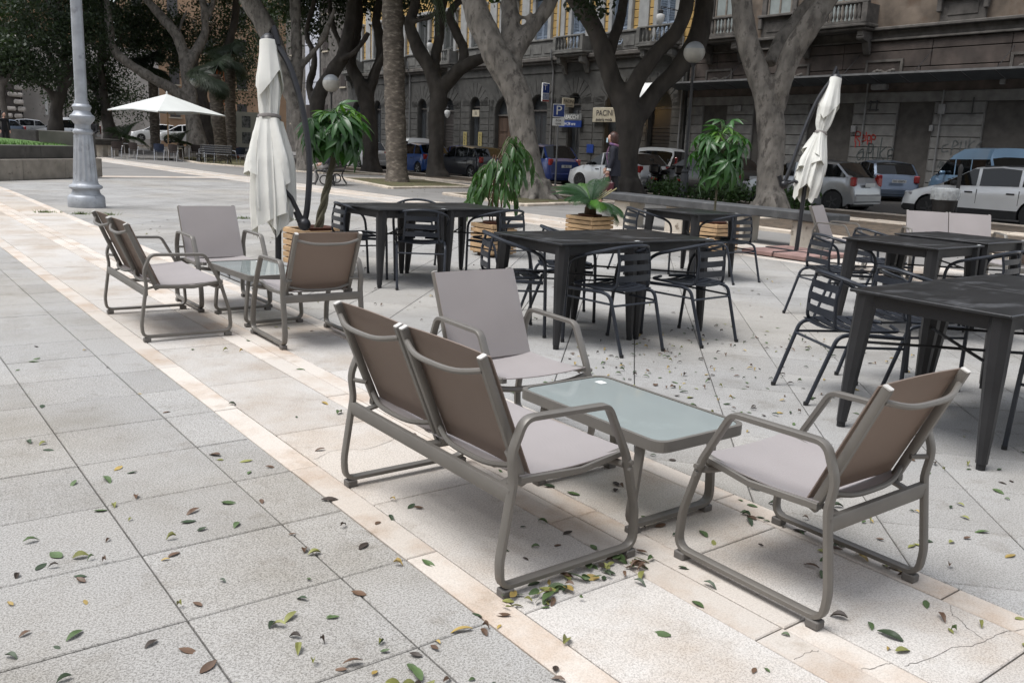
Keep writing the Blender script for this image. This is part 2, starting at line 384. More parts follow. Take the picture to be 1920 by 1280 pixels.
def sling(w, a, b, sag, n=9, m=7, cx=0, off=0):
    """panel between two side rails from profile point a to b (y,z), hollowed by sag"""
    g = []
    for i in range(n):
        t = i/(n-1); row = []
        for j in range(m):
            s_ = j/(m-1); d = sag*(1-(2*s_-1)**2)*(0.35+.65*math.sin(math.pi*min(1, max(0, t*.9+.05))))
            y, z = a[0]+(b[0]-a[0])*t, a[1]+(b[1]-a[1])*t; dy, dz = b[0]-a[0], b[1]-a[1]; l = math.hypot(dy, dz)
            row.append((cx+(s_-.5)*w, y+dz/l*-d*off, z-abs(dy)/l*d if not off else z+dy/l*d*off))
        g.append(row)
    return g
def lounge(name, label, cat, W, backs, loc, rz, group):
    t = thing(name, label, cat, loc, rz, group); h = W/2
    for s in (-1, 1):
        f = side_frame(s*h).build('side_frame', m_frame, t)
        for y in (-.262, .262): MB().bx(s*h-.02, s*h+.02, y-.022, y+.022, 0, .028, bev=.004).build('foot_pad', m_rub, f)
        sc = MB()
        for z in (.325, .352): sc.tube([(s*(h+.012), .222, z), (s*(h+.026), .222, z)], .009, 8)
        sc.build('bolt', m_frame, f)
    MB().tube([(-h, -.258, .325), (h, -.258, .325)], 0, flat=(.05, .024), up=(0, 1, 0)).build('rear_rail', m_frame, t)
    sw = W-.075
    # seat: side rails, dipping front rail, sling
    for s in (-1, 1): MB().tube([(s*(sw/2-.006), -.20, .352), (s*(sw/2-.006), .05, .340), (s*(sw/2-.006), .245, .368)], 0, flat=(.028, .024)).build('seat_rail', m_frame, t)
    fp = catmull([(-h+.01, .222, .335), (-h*.6, .226, .318), (0, .226, .312), (h*.6, .226, .318), (h-.01, .222, .335)], 5); MB().tube(fp, .013, 8).build('front_rail', m_frame, t)
    g = []
    for i in range(9):
        v = i/8; y = -.2+.45*v; zz = .362-.055*math.sin(math.pi*v)*.25+.012*v
        g.append([((j/10-.5)*sw, y, zz+.006-.022*(1-(2*j/10-1)**2)*(.5+.5*math.sin(math.pi*v))) for j in range(11)])
    MB().sheet(g, -.004).build('seat_sling', [m_slf, m_slb], t)
    if backs == 2: MB().tube([(0, -.258, .325), (0, .22, .318)], 0, flat=(.04, .02)).build('seat_bar', m_frame, t)
    bw = (W-.07)/backs
    for k in range(backs):
        cx = (k-(backs-1)/2)*bw; a, b = (-.175, .352), (-.352, .752); pw = bw-.012
        bk = MB().sheet([[(p[0], p[1]+.017, p[2]+.006) for p in r_] for r_ in sling(pw+.002, a, (-.350, .748), .012, cx=cx, off=-1)], -.004).build('back_sling', [m_slb, m_slf], t)
        for s in (-1, 1):
            x = cx+s*(pw/2-.012)
            r = MB().tube([(x, a[0], a[1]-.02), (x, b[0], b[1])], 0, flat=(.024, .028), up=(0, 1, .4)).build('back_rail', m_frame, t)
            MB().tube([(x, b[0]-.0004, b[1]+.001), (x, b[0]-.0022, b[1]+.005)], 0, flat=(.022, .026), up=(0, 1, .4)).build('end_cap', m_cap, r)
        for z, y in ((.70, -.355), (.385, -.215)):
            pp = catmull([(cx-pw/2+.02, y+.012, z+.01), (cx-pw*.25, y-.014, z-.010), (cx, y-.02, z-.014), (cx+pw*.25, y-.014, z-.010), (cx+pw/2-.02, y+.012, z+.01)], 5)
            MB().tube(pp, .0095, 8).build('cross_bar', m_frame, t)
    for s in (-1, 1):
        MB().tube([(s*(h-.008), -.262, .44), (s*(sw/2-.03), -.232, .44)], .009, 8).build('pivot', m_frame, t)
        MB().tube([(s*(sw/2-.04), -.258, .33), (s*(sw/2-.04), -.19, .345)], 0, flat=(.03, .012)).build('bracket', m_frame, t)
    return t
G1 = 'taupe lounge seats round the low glass tables'
lounge('lounge_sofa', 'two-seat taupe lounge sofa in the foreground with leaves heaped under it', 'sofa', 1.03, 2, (1.79, 2.445, 0), R(-90), G1)
CHP = lounge('lounge_chair', 'taupe lounge armchair at lower right, its brown mesh back turned to the camera', 'armchair', .545, 1, (2.475, 1.555, 0), 0, G1)
copy_tree(CHP, None, (2.44, 3.125, 0), R(180), 'taupe lounge armchair facing the camera at the far end of the foreground glass table')
lounge('lounge_sofa', 'two-seat taupe lounge sofa furthest left, beside the pale stone band', 'sofa', 1.03, 2, (1.79, 6.30, 0), R(-91), G1)
copy_tree(CHP, None, (2.49, 5.50, 0), R(-1), 'taupe lounge armchair in front of the braided-trunk planter, back turned to the camera')
copy_tree(CHP, None, (2.41, 6.90, 0), R(181), 'taupe lounge armchair left of the big closed cream parasol, facing the camera')
def low_table(label, loc, rz):
    t = thing('glass_table', label, 'coffee table', loc, rz, 'low glass coffee tables')
    w, l, r = .475, .80, .06
    def ring(ww, ll, z): return [(x, y, z) for x, y, _ in fillet([(-ww/2, -ll/2, 0), (ww/2, -ll/2, 0), (ww/2, ll/2, 0), (-ww/2, ll/2, 0)], r, 6, True)]
    o1, o0, i1, i0 = ring(w, l, .385), ring(w, l, .345), ring(w-.03, l-.03, .385), ring(w-.03, l-.03, .345); n = len(o1)
    mb = MB(); fs = []
    for a in range(n):
        b = (a+1) % n; fs += [(n+a, n+b, b, a), (a, b, 2*n+b, 2*n+a), (2*n+b, 3*n+b, 3*n+a, 2*n+a)[::-1], (n+b, n+a, 3*n+a, 3*n+b)]
    mb.add(o1+o0+i1+i0, fs).build('frame', m_frame, t)
    gl = ring(w-.032, l-.032, 0); MB().poly([(p[0], p[1]) for p in gl], .374, .381).build('glass_top', m_glass, t)
    MB().bx(.13, .165, l/2-.11, l/2-.07, .3812, .3822).build('sticker', m_tag, t)
    for s in (-1, 1):
        y = s*(l/2-.13)
        pts = fillet([(-.19, y, .36), (-.222, y, .03), (.222, y, .03), (.19, y, .36)], .05, 5)
        f = MB().tube(pts, 0, flat=(.036, .02), up=(1, 0, 0)).build('leg_loop', m_frame, t)
        for x in (-.2, .2): MB().bx(x-.022, x+.022, y-.02, y+.02, 0, .024, bev=.003).build('foot_pad', m_rub, f)
    return t
m_glass = M('frosted_glass', (.36, .40, .395), rough=.05, var=.04, scale=3, spec=.8, coat=.3, patch=((.40, .45, .44), 5, .58, .2))
_t, _b = nodes(m_glass); _tr = _t.nodes.new('ShaderNodeBsdfTransparent'); _ms = _t.nodes.new('ShaderNodeMixShader'); _ms.inputs[0].default_value = .22
_t.links.new(_b.outputs[0], _ms.inputs[1]); _t.links.new(_tr.outputs[0], _ms.inputs[2]); _t.links.new(_ms.outputs[0], _t.nodes['Material Output'].inputs[0]); _tr.inputs[0].default_value = (.75, .82, .79, 1)
m_tag = M('white_sticker', (.75, .75, .73), rough=.6, var=.03)
low_table('low frosted glass coffee table in the foreground between sofa and armchairs', (2.40, 2.325, 0), 0)
low_table('low frosted glass coffee table of the left-hand lounge group', (2.45, 6.27, 0), R(3))
# ---------------------------------------------------------------- bistro tables and chairs
m_navy = M('navy_metal', (.024, .028, .037), spec=.45, rough=.36, var=.12, scale=10, metal=.2, bump=.02, bscale=300)
m_blk = M('black_table_top', (.02, .0205, .022), spec=.45, rough=.3, var=.25, scale=5, patch=((.11, .113, .12), 2.6, .53, .2), stretch=(1, 2.2, 1))
m_leg = M('gunmetal', (.034, .034, .036), rough=.42, var=.15, scale=6, metal=.3, spec=.35)
m_trimf = M('black_foot', (.015, .015, .016), rough=.7)
def table_model():
    t = thing('bistro_table', 'x', 'table', (0, 0, 0), 0, 'square gunmetal bistro tables'); w = .39
    MB().box((0, 0, .727), (.78, .78, .016), bev=.004).build('table_top', m_blk, t)
    for k in range(4):
        a = k*math.pi/2; mb = MB().box((0, -.342, .684), (.66, .012, .07)); ap = mb.build('apron', m_leg, t); ap.rotation_euler = (0, 0, a)
    for sx in (-1, 1):
        for sy in (-1, 1):
            path = [(sx*.325, sy*.325, .719), (sx*.338, sy*.338, .45), (sx*.352, sy*.352, .12), (sx*.356, sy*.356, .03)]
            mb = MB(); vs = []; fs = []
            for (x, y, z), r in zip(path, (.054, .046, .030, .025)):
                for k in range(8):
                    a = math.pi/8+k*math.pi/4; q = 1.0 if k % 2 else 1.0
                    vs.append((x+r*math.cos(a), y+r*math.sin(a), z))
            for i in range(3):
                for k in range(8): l = (k+1) % 8; fs.append((i*8+l, i*8+k, (i+1)*8+k, (i+1)*8+l))
            lg = mb.add(vs, fs, True).build('leg', m_leg, t)
            MB().lathe([(.021, 0), (.022, .034)], 8, (sx*.356, sy*.356, 0)).build('foot', m_trimf, lg)
    for s in (-1, 1): MB().tube([(-.335, -.335*s, .47+.008*s), (.335, .335*s, .47+.008*s)], .008, 6).build('cross_brace', m_leg, t)
    MB().bx(.33, .372, -.37, -.352, .7352, .7362).build('sticker', m_tag, t)
    return t
def chair_model():
    t = thing('bistro_chair', 'x', 'chair', (0, 0, 0), 0, 'dark blue slatted bistro armchairs')
    half = [(.235, .235, .0), (.25, .215, .40), (.262, .195, .56), (.263, .13, .625), (.255, .02, .662), (.218, -.095, .697), (.125, -.178, .727), (0, -.206, .738)]
    path = catmull(half+[(-x, y, z) for x, y, z in half[-2::-1]], 6); MB().tube(path, .0125, 8).build('arm_hoop', m_navy, t)
    for s in (-1, 1):
        p = fillet([(s*.152, -.163, .718), (s*.154, -.19, .60), (s*.166, -.185, .435), (s*.206, -.09, .432), (s*.212, .19, .438), (s*.05, .235, .438)], [0, .2, .07, .1, .06, 0], 6); MB().tube(p, .0105, 8).build('back_upright', m_navy, t)
        p = fillet([(s*.238, .20, .405), (s*.224, -.10, .418), (s*.228, -.19, .405), (s*.215, -.325, 0)], [0, .2, .07, 0], 5); MB().tube(p, .0125, 8).build('rear_leg', m_navy, t)
        MB().tube([(s*.243, .222, .345), (s*.222, -.212, .345)], .008, 6).build('side_stretcher', m_navy, t)
        for (x, y) in ((.235, .235), (.215, -.325)): MB().lathe([(.0135, 0), (.0145, .004), (.0145, .022)], 8, (s*x, y, 0)).build('foot_cap', m_trimf, t)
    MB().tube([(-.224, -.215, .335), (.224, -.215, .335)], .008, 6).build('rear_stretcher', m_navy, t)
    for z, y in ((.512, -.194), (.585, -.192), (.658, -.182)):
        g = [[((j/6-.5)*.318, y-.012*(1-(2*j/6-1)**2)+dy, z+dz) for j in range(7)] for dz, dy in ((-.022, .0), (.022, .002))]
        MB().sheet(g, .004, False).build('back_slat', m_navy, t)
    for k in range(6):
        y = -.17+.074*k; g = [[((j/6-.5)*(.40 if k else .36), y+dy, .440-.017*(1-(2*j/6-1)**2)+(.006 if k == 5 and dy > 0 else 0)*-1) for j in range(7)] for dy in (-.029, .029)]
        MB().sheet(g, -.004, True).build('seat_slat', m_navy, t)
    return t
tb = table_model(); first = [True, True]
def put_table(label, x, y, rz=0, z=0, sc=(1, 1, 1)):
    loc = (x, y, gz(x, y)+z)
    if first[0]: tb.location = loc; tb.rotation_euler = (0, 0, rz); tb['label'] = label; tb.scale = sc; first[0] = False; return tb
    return copy_tree(tb, None, loc, rz, label, scale=sc)
cm = chair_model()
def put_chair(label, x, y, face, z=0):           # face: heading in degrees, 0 = +Y (along the street), -90 = towards the street
    loc = (x, y, gz(x, y)+z)
    if first[1]: cm.location = loc; cm.rotation_euler = (0, 0, R(face)); cm['label'] = label; first[1] = False; return cm
    return copy_tree(cm, None, loc, R(face), label)
put_table('square black bistro table behind the twisted-trunk planter, left one of its pair', 4.32, 7.56, R(3))
put_table('square black bistro table of the left pair, the half nearer the weeping plant', 5.10, 7.60, R(3))
put_table('square black bistro table in the middle of the picture, left half of its pair', 4.235, 4.84, 0)
put_table('square black bistro table in the middle of the picture, right half of its pair', 5.02, 4.845, 0)
put_table('lone square black bistro table in front of the stone bench', 7.74, 6.74, R(2))
put_table('square black bistro table at right behind the nearest pair, left half', 7.06, 3.74, R(2), .02, (1.06, 1.03, 1))
put_table('square black bistro table at right behind the nearest pair, right half by the lounge sofa', 7.89, 3.75, R(2), .02, (1.06, 1.03, 1))
put_table('nearest square black bistro table at the right edge, three white stickers on its top', 4.50, 2.06, 0, 0, (1.08, 1.02, 1))
put_table('square black bistro table cut by the right edge, joined to the nearest one', 5.345, 2.07, 0, 0, (1.08, 1.02, 1))
put_chair('dark blue slatted armchair seen squarely from behind at the left pair of tables', 4.43, 7.20, -30)
put_chair('dark blue slatted armchair at the left end of the left pair of tables', 4.08, 7.85, -95)
put_chair('dark blue slatted armchair at the left pair, in front of the weeping plant crate', 5.36, 7.18, 3)
put_chair('dark blue slatted armchair mostly hidden behind the left pair of tables', 5.0, 8.2, 150)
put_chair('dark blue slatted armchair on the near side of the middle pair, the left one', 4.32, 4.42, 3)
put_chair('dark blue slatted armchair on the near side of the middle pair, the right one', 5.09, 4.39, 4)
put_chair('dark blue slatted armchair at the left end of the middle pair of tables', 3.93, 5.12, -116)
put_chair('dark blue slatted armchair on the far side of the middle pair of tables', 4.72, 5.42, -122)
put_chair('dark blue slatted armchair left of the lone table by the stone bench', 7.42, 7.15, -108)
put_chair('dark blue slatted armchair right of the lone table by the stone bench', 7.88, 6.30, -2)
put_chair('dark blue slatted armchair at the left end of the tables behind the nearest pair', 7.0, 4.38, -112)
put_chair('dark blue slatted armchair behind the tables before the far lounge set', 7.95, 4.55, -112)
put_chair('dark blue slatted armchair between the two right-hand pairs of tables, left one', 7.32, 3.24, 3)
put_chair('dark blue slatted armchair between the two right-hand pairs of tables, right one', 8.08, 3.27, 2)
put_chair('dark blue slatted armchair standing closest at right, seen from its side', 4.68, 2.79, -119)
put_chair('dark blue slatted armchair behind the nearest table at the right edge', 5.35, 2.78, -112)
put_chair('dark blue slatted armchair cut off by the right edge of the picture', 4.78, 1.55, 2)
# limbs of every tree: (x, y, z, radius) in metres
TREE_LIMBS = {
'T3':[[(15.09,18.68,-0.2,0.669),(15.09,18.68,0.05,0.535),(15.08,18.76,0.33,0.405),(15.06,18.93,0.85,0.354),(15.01,19.16,1.54,0.362),(14.96,19.5,2.64,0.383),(14.71,19.93,3.45,0.391),(14.47,20.3,4.13,0.376),(14.31,20.61,4.78,0.347),(14.23,20.83,5.35,0.333),(14.15,21.13,6.19,0.289),(13.99,21.52,7.16,0.217)],[(14.88,19.67,3.01,0.304),(15.08,20.11,3.74,0.315),(15.22,20.33,4.44,0.294),(15.31,20.64,5.34,0.229),(15.57,21.09,6.27,0.194),(15.94,21.35,7.35,0.151)],[(15.08,19.99,3.81,0.263),(15.43,20.0,4.33,0.242),(15.84,19.95,4.82,0.213),(16.23,19.92,5.34,0.199),(16.51,19.92,6.14,0.177),(16.9,19.91,7.16,0.133)],[(15.41,20.44,4.92,0.066),(15.51,20.09,4.86,0.066),(15.6,19.93,5.01,0.051)]],
'T4':[[(20.53,20.63,-0.2,0.651),(20.53,20.63,0.05,0.521),(20.53,20.7,0.31,0.417),(20.58,20.81,0.82,0.374),(20.64,20.95,1.48,0.365),(20.78,21.13,2.54,0.452),(20.48,21.66,3.58,0.313),(20.31,22.07,4.61,0.313),(20.1,22.46,5.39,0.287),(19.78,22.92,6.16,0.313),(19.42,23.43,6.98,0.278),(18.96,24.06,7.96,0.209)],[(20.67,22.17,4.55,0.211),(21.12,22.32,5.42,0.194),(21.43,22.47,6.34,0.177),(21.85,22.76,7.61,0.152)],[(20.78,21.25,2.94,0.313),(20.99,21.05,3.76,0.267),(21.52,20.76,4.67,0.258),(22.01,20.44,5.34,0.248),(22.3,20.47,6.27,0.24),(22.45,20.69,7.45,0.206)],[(21.0,21.07,2.45,0.314),(21.87,20.95,3.53,0.29),(22.56,20.74,4.24,0.326),(23.19,20.64,5.16,0.354),(23.51,20.76,6.46,0.318),(23.68,21.01,7.85,0.265)]],
'T5':[[(18.3,13.41,-0.17,0.593),(18.3,13.41,0.01,0.474),(18.33,13.47,0.3,0.369),(18.39,13.58,0.87,0.336),(18.44,13.69,1.39,0.329),(18.52,13.86,2.24,0.329),(18.49,14.04,2.8,0.31),(18.38,14.3,3.43,0.29),(18.27,14.56,4.06,0.27),(18.23,14.76,4.63,0.263),(18.22,14.92,5.2,0.257),(18.29,15.12,6.1,0.224),(18.18,15.45,6.99,0.158)],[(18.63,13.88,2.61,0.263),(18.68,13.77,3.29,0.248),(18.82,13.7,3.88,0.26),(18.97,13.58,4.33,0.284),(19.17,13.41,4.77,0.27),(19.44,13.33,5.22,0.244),(19.82,13.12,5.98,0.205),(20.41,12.91,6.89,0.154)],[(19.07,14.51,3.75,0.175),(19.42,14.62,4.2,0.17),(20.07,14.7,4.89,0.165),(20.6,14.69,5.41,0.16),(21.33,14.71,6.14,0.141)]],
'T2':[[(21.26,33.31,-0.3,0.737),(21.26,33.31,-0.05,0.59),(21.25,33.4,0.25,0.425),(21.33,33.58,1.12,0.342),(21.46,33.87,2.51,0.354),(21.63,34.02,3.55,0.39),(21.38,34.53,4.67,0.295),(21.11,34.94,5.37,0.319),(20.87,35.42,6.43,0.248),(21.08,35.43,7.06,0.236),(21.38,35.53,8.22,0.201)],[(21.59,34.15,3.89,0.26),(21.88,34.78,5.07,0.239),(22.23,35.08,6.22,0.24),(22.54,35.39,7.7,0.228),(22.78,35.73,9.13,0.193)],[(21.72,33.99,3.67,0.307),(22.16,33.47,4.44,0.316),(22.5,33.05,4.81,0.291),(22.97,32.52,5.15,0.232)],[(22.21,33.47,4.55,0.199),(22.58,33.52,5.31,0.211),(22.52,34.09,6.24,0.201),(22.32,34.43,6.91,0.189),(22.79,34.49,7.51,0.166),(23.47,34.41,8.18,0.143)],[(20.85,35.48,6.59,0.142),(21.1,34.77,6.61,0.105),(21.38,34.35,6.79,0.093),(21.63,34.1,7.06,0.093)]],
'T690':[[(20.44,37.82,-0.34,0.731),(20.44,37.82,-0.09,0.585),(20.47,37.95,0.45,0.407),(20.53,38.32,1.93,0.382),(20.54,38.65,3.17,0.407),(20.33,39.09,4.14,0.305),(20.1,39.48,4.92,0.28),(20.43,39.56,6.12,0.242),(20.63,39.76,7.37,0.216),(20.61,40.19,8.84,0.178)],[(20.61,38.63,3.3,0.28),(21.11,38.96,4.45,0.256),(21.53,39.08,5.6,0.257),(21.53,39.6,6.98,0.219),(21.92,39.85,8.52,0.181)],[(20.73,38.65,3.67,0.229),(21.05,38.35,4.91,0.189),(21.5,38.02,5.9,0.163),(22.06,37.8,7.15,0.125)],[(20.25,39.62,4.89,0.179),(20.01,40.28,5.68,0.154),(19.81,40.91,6.87,0.142),(19.86,41.28,8.37,0.129)]],
'T590':[[(16.24,35.71,-0.34,0.716),(16.24,35.71,-0.09,0.573),(16.2,35.9,0.51,0.389),(16.16,36.19,1.39,0.344),(16.05,36.58,2.5,0.321),(15.89,36.95,3.37,0.344),(15.67,37.49,4.69,0.389),(15.42,37.96,5.68,0.435),(15.01,38.57,6.71,0.435),(14.48,39.3,7.84,0.344),(13.85,40.08,8.91,0.229)],[(15.98,36.66,2.6,0.275),(16.33,37.11,3.75,0.254),(16.5,37.45,5.0,0.255),(16.61,37.84,6.25,0.244),(16.74,38.32,7.84,0.221)],[(16.44,37.14,4.2,0.139),(17.02,36.79,5.02,0.127),(17.45,36.55,5.82,0.115),(17.79,36.44,6.83,0.103)]],
'T615':[[(18.23,38.1,-0.36,0.681),(18.23,38.1,-0.11,0.545),(18.22,38.31,0.6,0.396),(18.21,38.59,1.56,0.384),(18.13,38.95,2.64,0.371),(18.42,39.0,3.62,0.334),(18.97,38.81,4.49,0.334),(19.37,38.71,5.24,0.322),(19.66,38.76,6.22,0.285),(19.87,38.93,7.43,0.248),(20.16,39.11,8.89,0.198)],[(18.09,38.98,2.64,0.223),(18.13,39.77,3.73,0.175),(18.54,40.07,4.98,0.151),(18.39,40.65,6.2,0.139),(18.88,40.82,7.71,0.114)],[(19.1,38.44,4.92,0.147),(19.64,38.01,5.35,0.135),(20.09,37.75,6.16,0.11)]],
'T365':[[(17.42,53.68,-0.49,0.872),(17.42,53.68,0.48,0.698),(17.38,53.88,1.09,0.492),(17.33,54.22,2.16,0.428),(17.31,54.58,3.39,0.428),(17.29,54.9,4.47,0.396),(17.27,55.23,5.6,0.349),(16.96,55.83,6.9,0.333),(16.38,56.56,7.88,0.285),(15.83,57.23,8.77,0.27),(15.55,57.81,10.04,0.206)],[(17.5,54.99,5.4,0.301),(18.15,55.28,6.39,0.288),(18.54,55.33,7.2,0.256),(18.58,55.57,8.14,0.224),(18.57,55.92,9.38,0.208)],[(17.15,54.58,2.92,0.349),(16.5,54.61,3.57,0.33),(15.46,54.93,4.13,0.311),(14.32,55.35,4.81,0.277),(13.45,55.89,5.69,0.245),(13.39,56.33,7.11,0.23),(13.37,56.72,8.45,0.184),(13.26,57.14,9.63,0.153)],[(18.47,55.56,7.82,0.16),(19.04,55.48,8.64,0.16),(19.35,55.9,10.09,0.129)],[(17.37,55.74,5.88,0.128),(17.29,56.28,7.12,0.112),(17.8,56.38,8.41,0.096)]],
'T388':[[(19.24,57.42,-0.51,0.769),(19.24,57.42,0.34,0.615),(19.24,57.67,1.27,0.444),(19.27,58.06,2.76,0.41),(19.24,58.4,3.85,0.376),(19.97,58.23,5.29,0.307),(20.77,57.99,6.66,0.273),(21.33,58.03,8.36,0.239),(21.68,58.32,10.37,0.205)],[(19.27,58.3,3.59,0.239),(19.18,59.39,4.93,0.207),(19.51,59.65,6.29,0.173),(20.3,59.52,8.02,0.155)]],
'T205':[[(13.94,58.93,-0.53,0.905),(13.94,58.93,0.27,0.724),(13.87,59.18,0.97,0.478),(13.77,59.57,2.08,0.329),(13.73,60.04,3.67,0.247),(13.79,60.48,5.43,0.214),(14.12,60.68,7.05,0.198),(14.15,61.2,8.97,0.165),(14.0,61.66,10.24,0.132)],[(13.76,59.71,2.56,0.231),(13.39,60.82,3.66,0.199),(13.04,61.53,4.77,0.166),(12.68,62.16,6.04,0.133)],[(13.86,60.73,5.14,0.132),(14.66,60.77,6.11,0.133),(15.24,60.89,7.19,0.117)]],
'T105':[[(10.35,56.77,-0.55,0.571),(10.35,56.77,1.13,0.457),(10.39,56.86,1.58,0.366),(10.51,56.98,2.32,0.335),(10.73,56.96,2.87,0.305),(10.99,57.03,3.83,0.259),(11.17,57.3,5.32,0.213),(11.17,57.72,6.8,0.168),(11.11,58.17,8.28,0.137)],[(10.47,57.04,2.44,0.213),(10.15,57.13,3.24,0.182),(9.49,57.52,3.72,0.151),(9.11,57.83,4.28,0.121),(8.88,58.16,4.79,0.09)],[(10.88,56.94,3.24,0.213),(10.7,57.68,4.42,0.184),(10.31,58.48,5.73,0.153),(9.66,59.44,6.89,0.138),(8.89,60.27,7.73,0.123),(8.1,61.08,8.43,0.092)],[(11.07,57.21,4.73,0.152),(10.65,58.3,6.05,0.138),(10.13,59.04,6.77,0.123),(9.72,59.81,7.95,0.108),(9.64,60.21,9.14,0.092)],[(11.17,57.3,5.32,0.137),(10.98,57.38,6.47,0.121),(10.63,57.71,7.6,0.106),(10.38,58.23,8.75,0.091)],[(11.15,56.82,3.55,0.183),(11.65,57.3,4.78,0.154),(11.96,57.61,6.3,0.123),(12.25,58.03,8.12,0.108)]],
'TL0':[[(7.33,53.73,-0.6,0.386),(7.33,53.73,0.41,0.309),(7.42,53.87,1.15,0.224),(7.46,54.17,2.38,0.182),(7.48,54.47,3.46,0.154),(7.31,54.9,4.54,0.126)],[(7.58,54.31,3.2,0.112),(7.96,54.21,3.9,0.098),(8.41,54.01,4.39,0.07)]],
}
# leaf masses: tree, centre, half width, half height, half depth, leaves
LEAF_MASSES = [('T105',9.4,56.3,6.2,3.37,1.76,2.0,2600),
('TL0',7.5,54.8,4.7,1.68,1.26,1.5,1100),
('T105',12.4,56.8,6.9,1.83,2.44,2,1900),
('T105',9.2,55.9,4.1,1.76,0.76,1.5,900),
('T205',13.8,61.4,4.2,1.61,2.08,2,1700),
('T205',12.9,60.3,2.3,0.99,0.72,1.2,500),
('T205',16.1,63.1,7.1,1.56,2.09,2,1100),
('T365',16.1,61.8,7.4,2.73,1.71,2.5,1500),
('T365',16.4,65.6,3.3,1.83,1.46,1.5,700),
('T365',18.6,62.4,7.4,2.48,2.19,2.5,1700),
('T388',22.2,62.5,8.5,2.2,3.29,2.5,2000),
('T388',21.7,63.7,6.4,1.49,2.23,2,900),
('T365',13.3,62.4,10.8,6.26,1.98,4,2600),
('T388',20.7,62.0,11.6,4.95,2.12,4,2200),
('T105',9.1,60.1,9.6,4.57,1.83,3,2000),
('T590',15.4,39.3,8.4,2.55,1.04,2.5,900),
('T590',18.2,42.1,7.7,1.28,0.77,1.5,420),
('T615',20.1,42.0,7.9,1.57,1.0,1.5,800),
('T690',22.2,41.7,8.1,1.34,0.8,1.5,600),
('T615',19.9,43.1,6.5,0.64,0.54,1,190),
('T690',20.5,40.8,9.4,3.59,1.15,2.5,1100),
('T2',21.7,36.8,7.7,0.63,0.59,1,260),
('T2',21.9,35.8,9.2,2.85,1.07,3,900),
('T4',19.1,21.4,5.9,0.25,0.25,0.5,110),
('T205',11.1,59.3,3.1,0.7,0.95,1,260),
('T205',12.2,60.3,5.0,0.65,1.94,1,420),
('T388',25.8,64.8,7.9,2.34,3.51,2,1500),
('T590',19.1,45.4,7.8,1.51,1.23,2,600),
('T365',18.5,65.5,8.6,2.2,1.83,2,1000),
('T105',11.1,60.8,8.2,3.81,1.59,3,1800),
('T205',15.4,65.4,9.0,2.48,2.12,3,1300),
('T388',23.2,63.4,5.1,1.51,2.27,2,700),
('T365',19.4,64.0,5.8,0.95,1.1,1,350)]
# ---------------------------------------------------------------- trees
from mathutils import noise as mn
nprs = np.random.RandomState(5)
m_bark = M('ficus_bark', (.175, .158, .137), rough=.9, var=.3, scale=5, detail=12, bump=1, bscale=11, stretch=(1, 1, .5), patch=((.075, .066, .057), 6, .52, .1))
m_bark2 = M('ficus_bark_dark', (.066, .057, .048), rough=.9, var=.3, scale=3, detail=9, bump=.7, bscale=8, stretch=(1, 1, .45), patch=((.06, .05, .045), 2.2, .54, .18))
def leaf_mat(name, c, k=.3):
    m = M(name, c, rough=.5, var=.2, scale=.5, island=k, spec=.4); t, b = nodes(m); N = t.nodes.new; L = t.links.new
    tr = N('ShaderNodeBsdfTranslucent'); tr.inputs[0].default_value = (c[0]*1.6, c[1]*1.9, c[2]*.8, 1); ms = N('ShaderNodeMixShader'); ms.inputs[0].default_value = .25
    L(b.outputs[0], ms.inputs[1]); L(tr.outputs[0], ms.inputs[2]); L(ms.outputs[0], t.nodes['Material Output'].inputs[0]); return m
m_leafd = leaf_mat('ficus_leaves', (.030, .046, .022))
def limb_mesh(limbs, name, voxel, lump=.06):
    mb = MB()
    for l in limbs:
        P = catmull([p[:3] for p in l], 4); rr = [float(q[0]) for q in catmull([(p[3], 0, 0) for p in l], 4)]
        mb.tube(P, [max(.012, r) for r in rr], 10)
    me = mb.mesh('tmp', m_bark); o = bpy.data.objects.new('tmp', me); COL.objects.link(o)
    md = o.modifiers.new('r', 'REMESH'); md.mode = 'VOXEL'; md.voxel_size = voxel; md.use_smooth_shade = True
    ms = o.modifiers.new('s', 'SMOOTH'); ms.iterations = 5; ms.factor = .5
    dg = bpy.context.evaluated_depsgraph_get(); ev = o.evaluated_get(dg); m2 = bpy.data.meshes.new_from_object(ev); m2.name = name
    bpy.data.objects.remove(o); bpy.data.meshes.remove(me)
    n = len(m2.vertices); co = np.empty(n*3); m2.vertices.foreach_get('co', co); co = co.reshape(-1, 3); no = np.empty(n*3); m2.vertices.foreach_get('normal', no); no = no.reshape(-1, 3)
    for i in range(n):
        p = Vector(co[i]); d = mn.noise(Vector((p.x*2.2, p.y*2.2, p.z*.9)))*lump+mn.noise(p*6)*lump*.35
        co[i] += no[i]*d
    m2.vertices.foreach_set('co', co.ravel()); m2.polygons.foreach_set('use_smooth', [True]*len(m2.polygons)); m2.update(); m2.materials.clear(); return m2
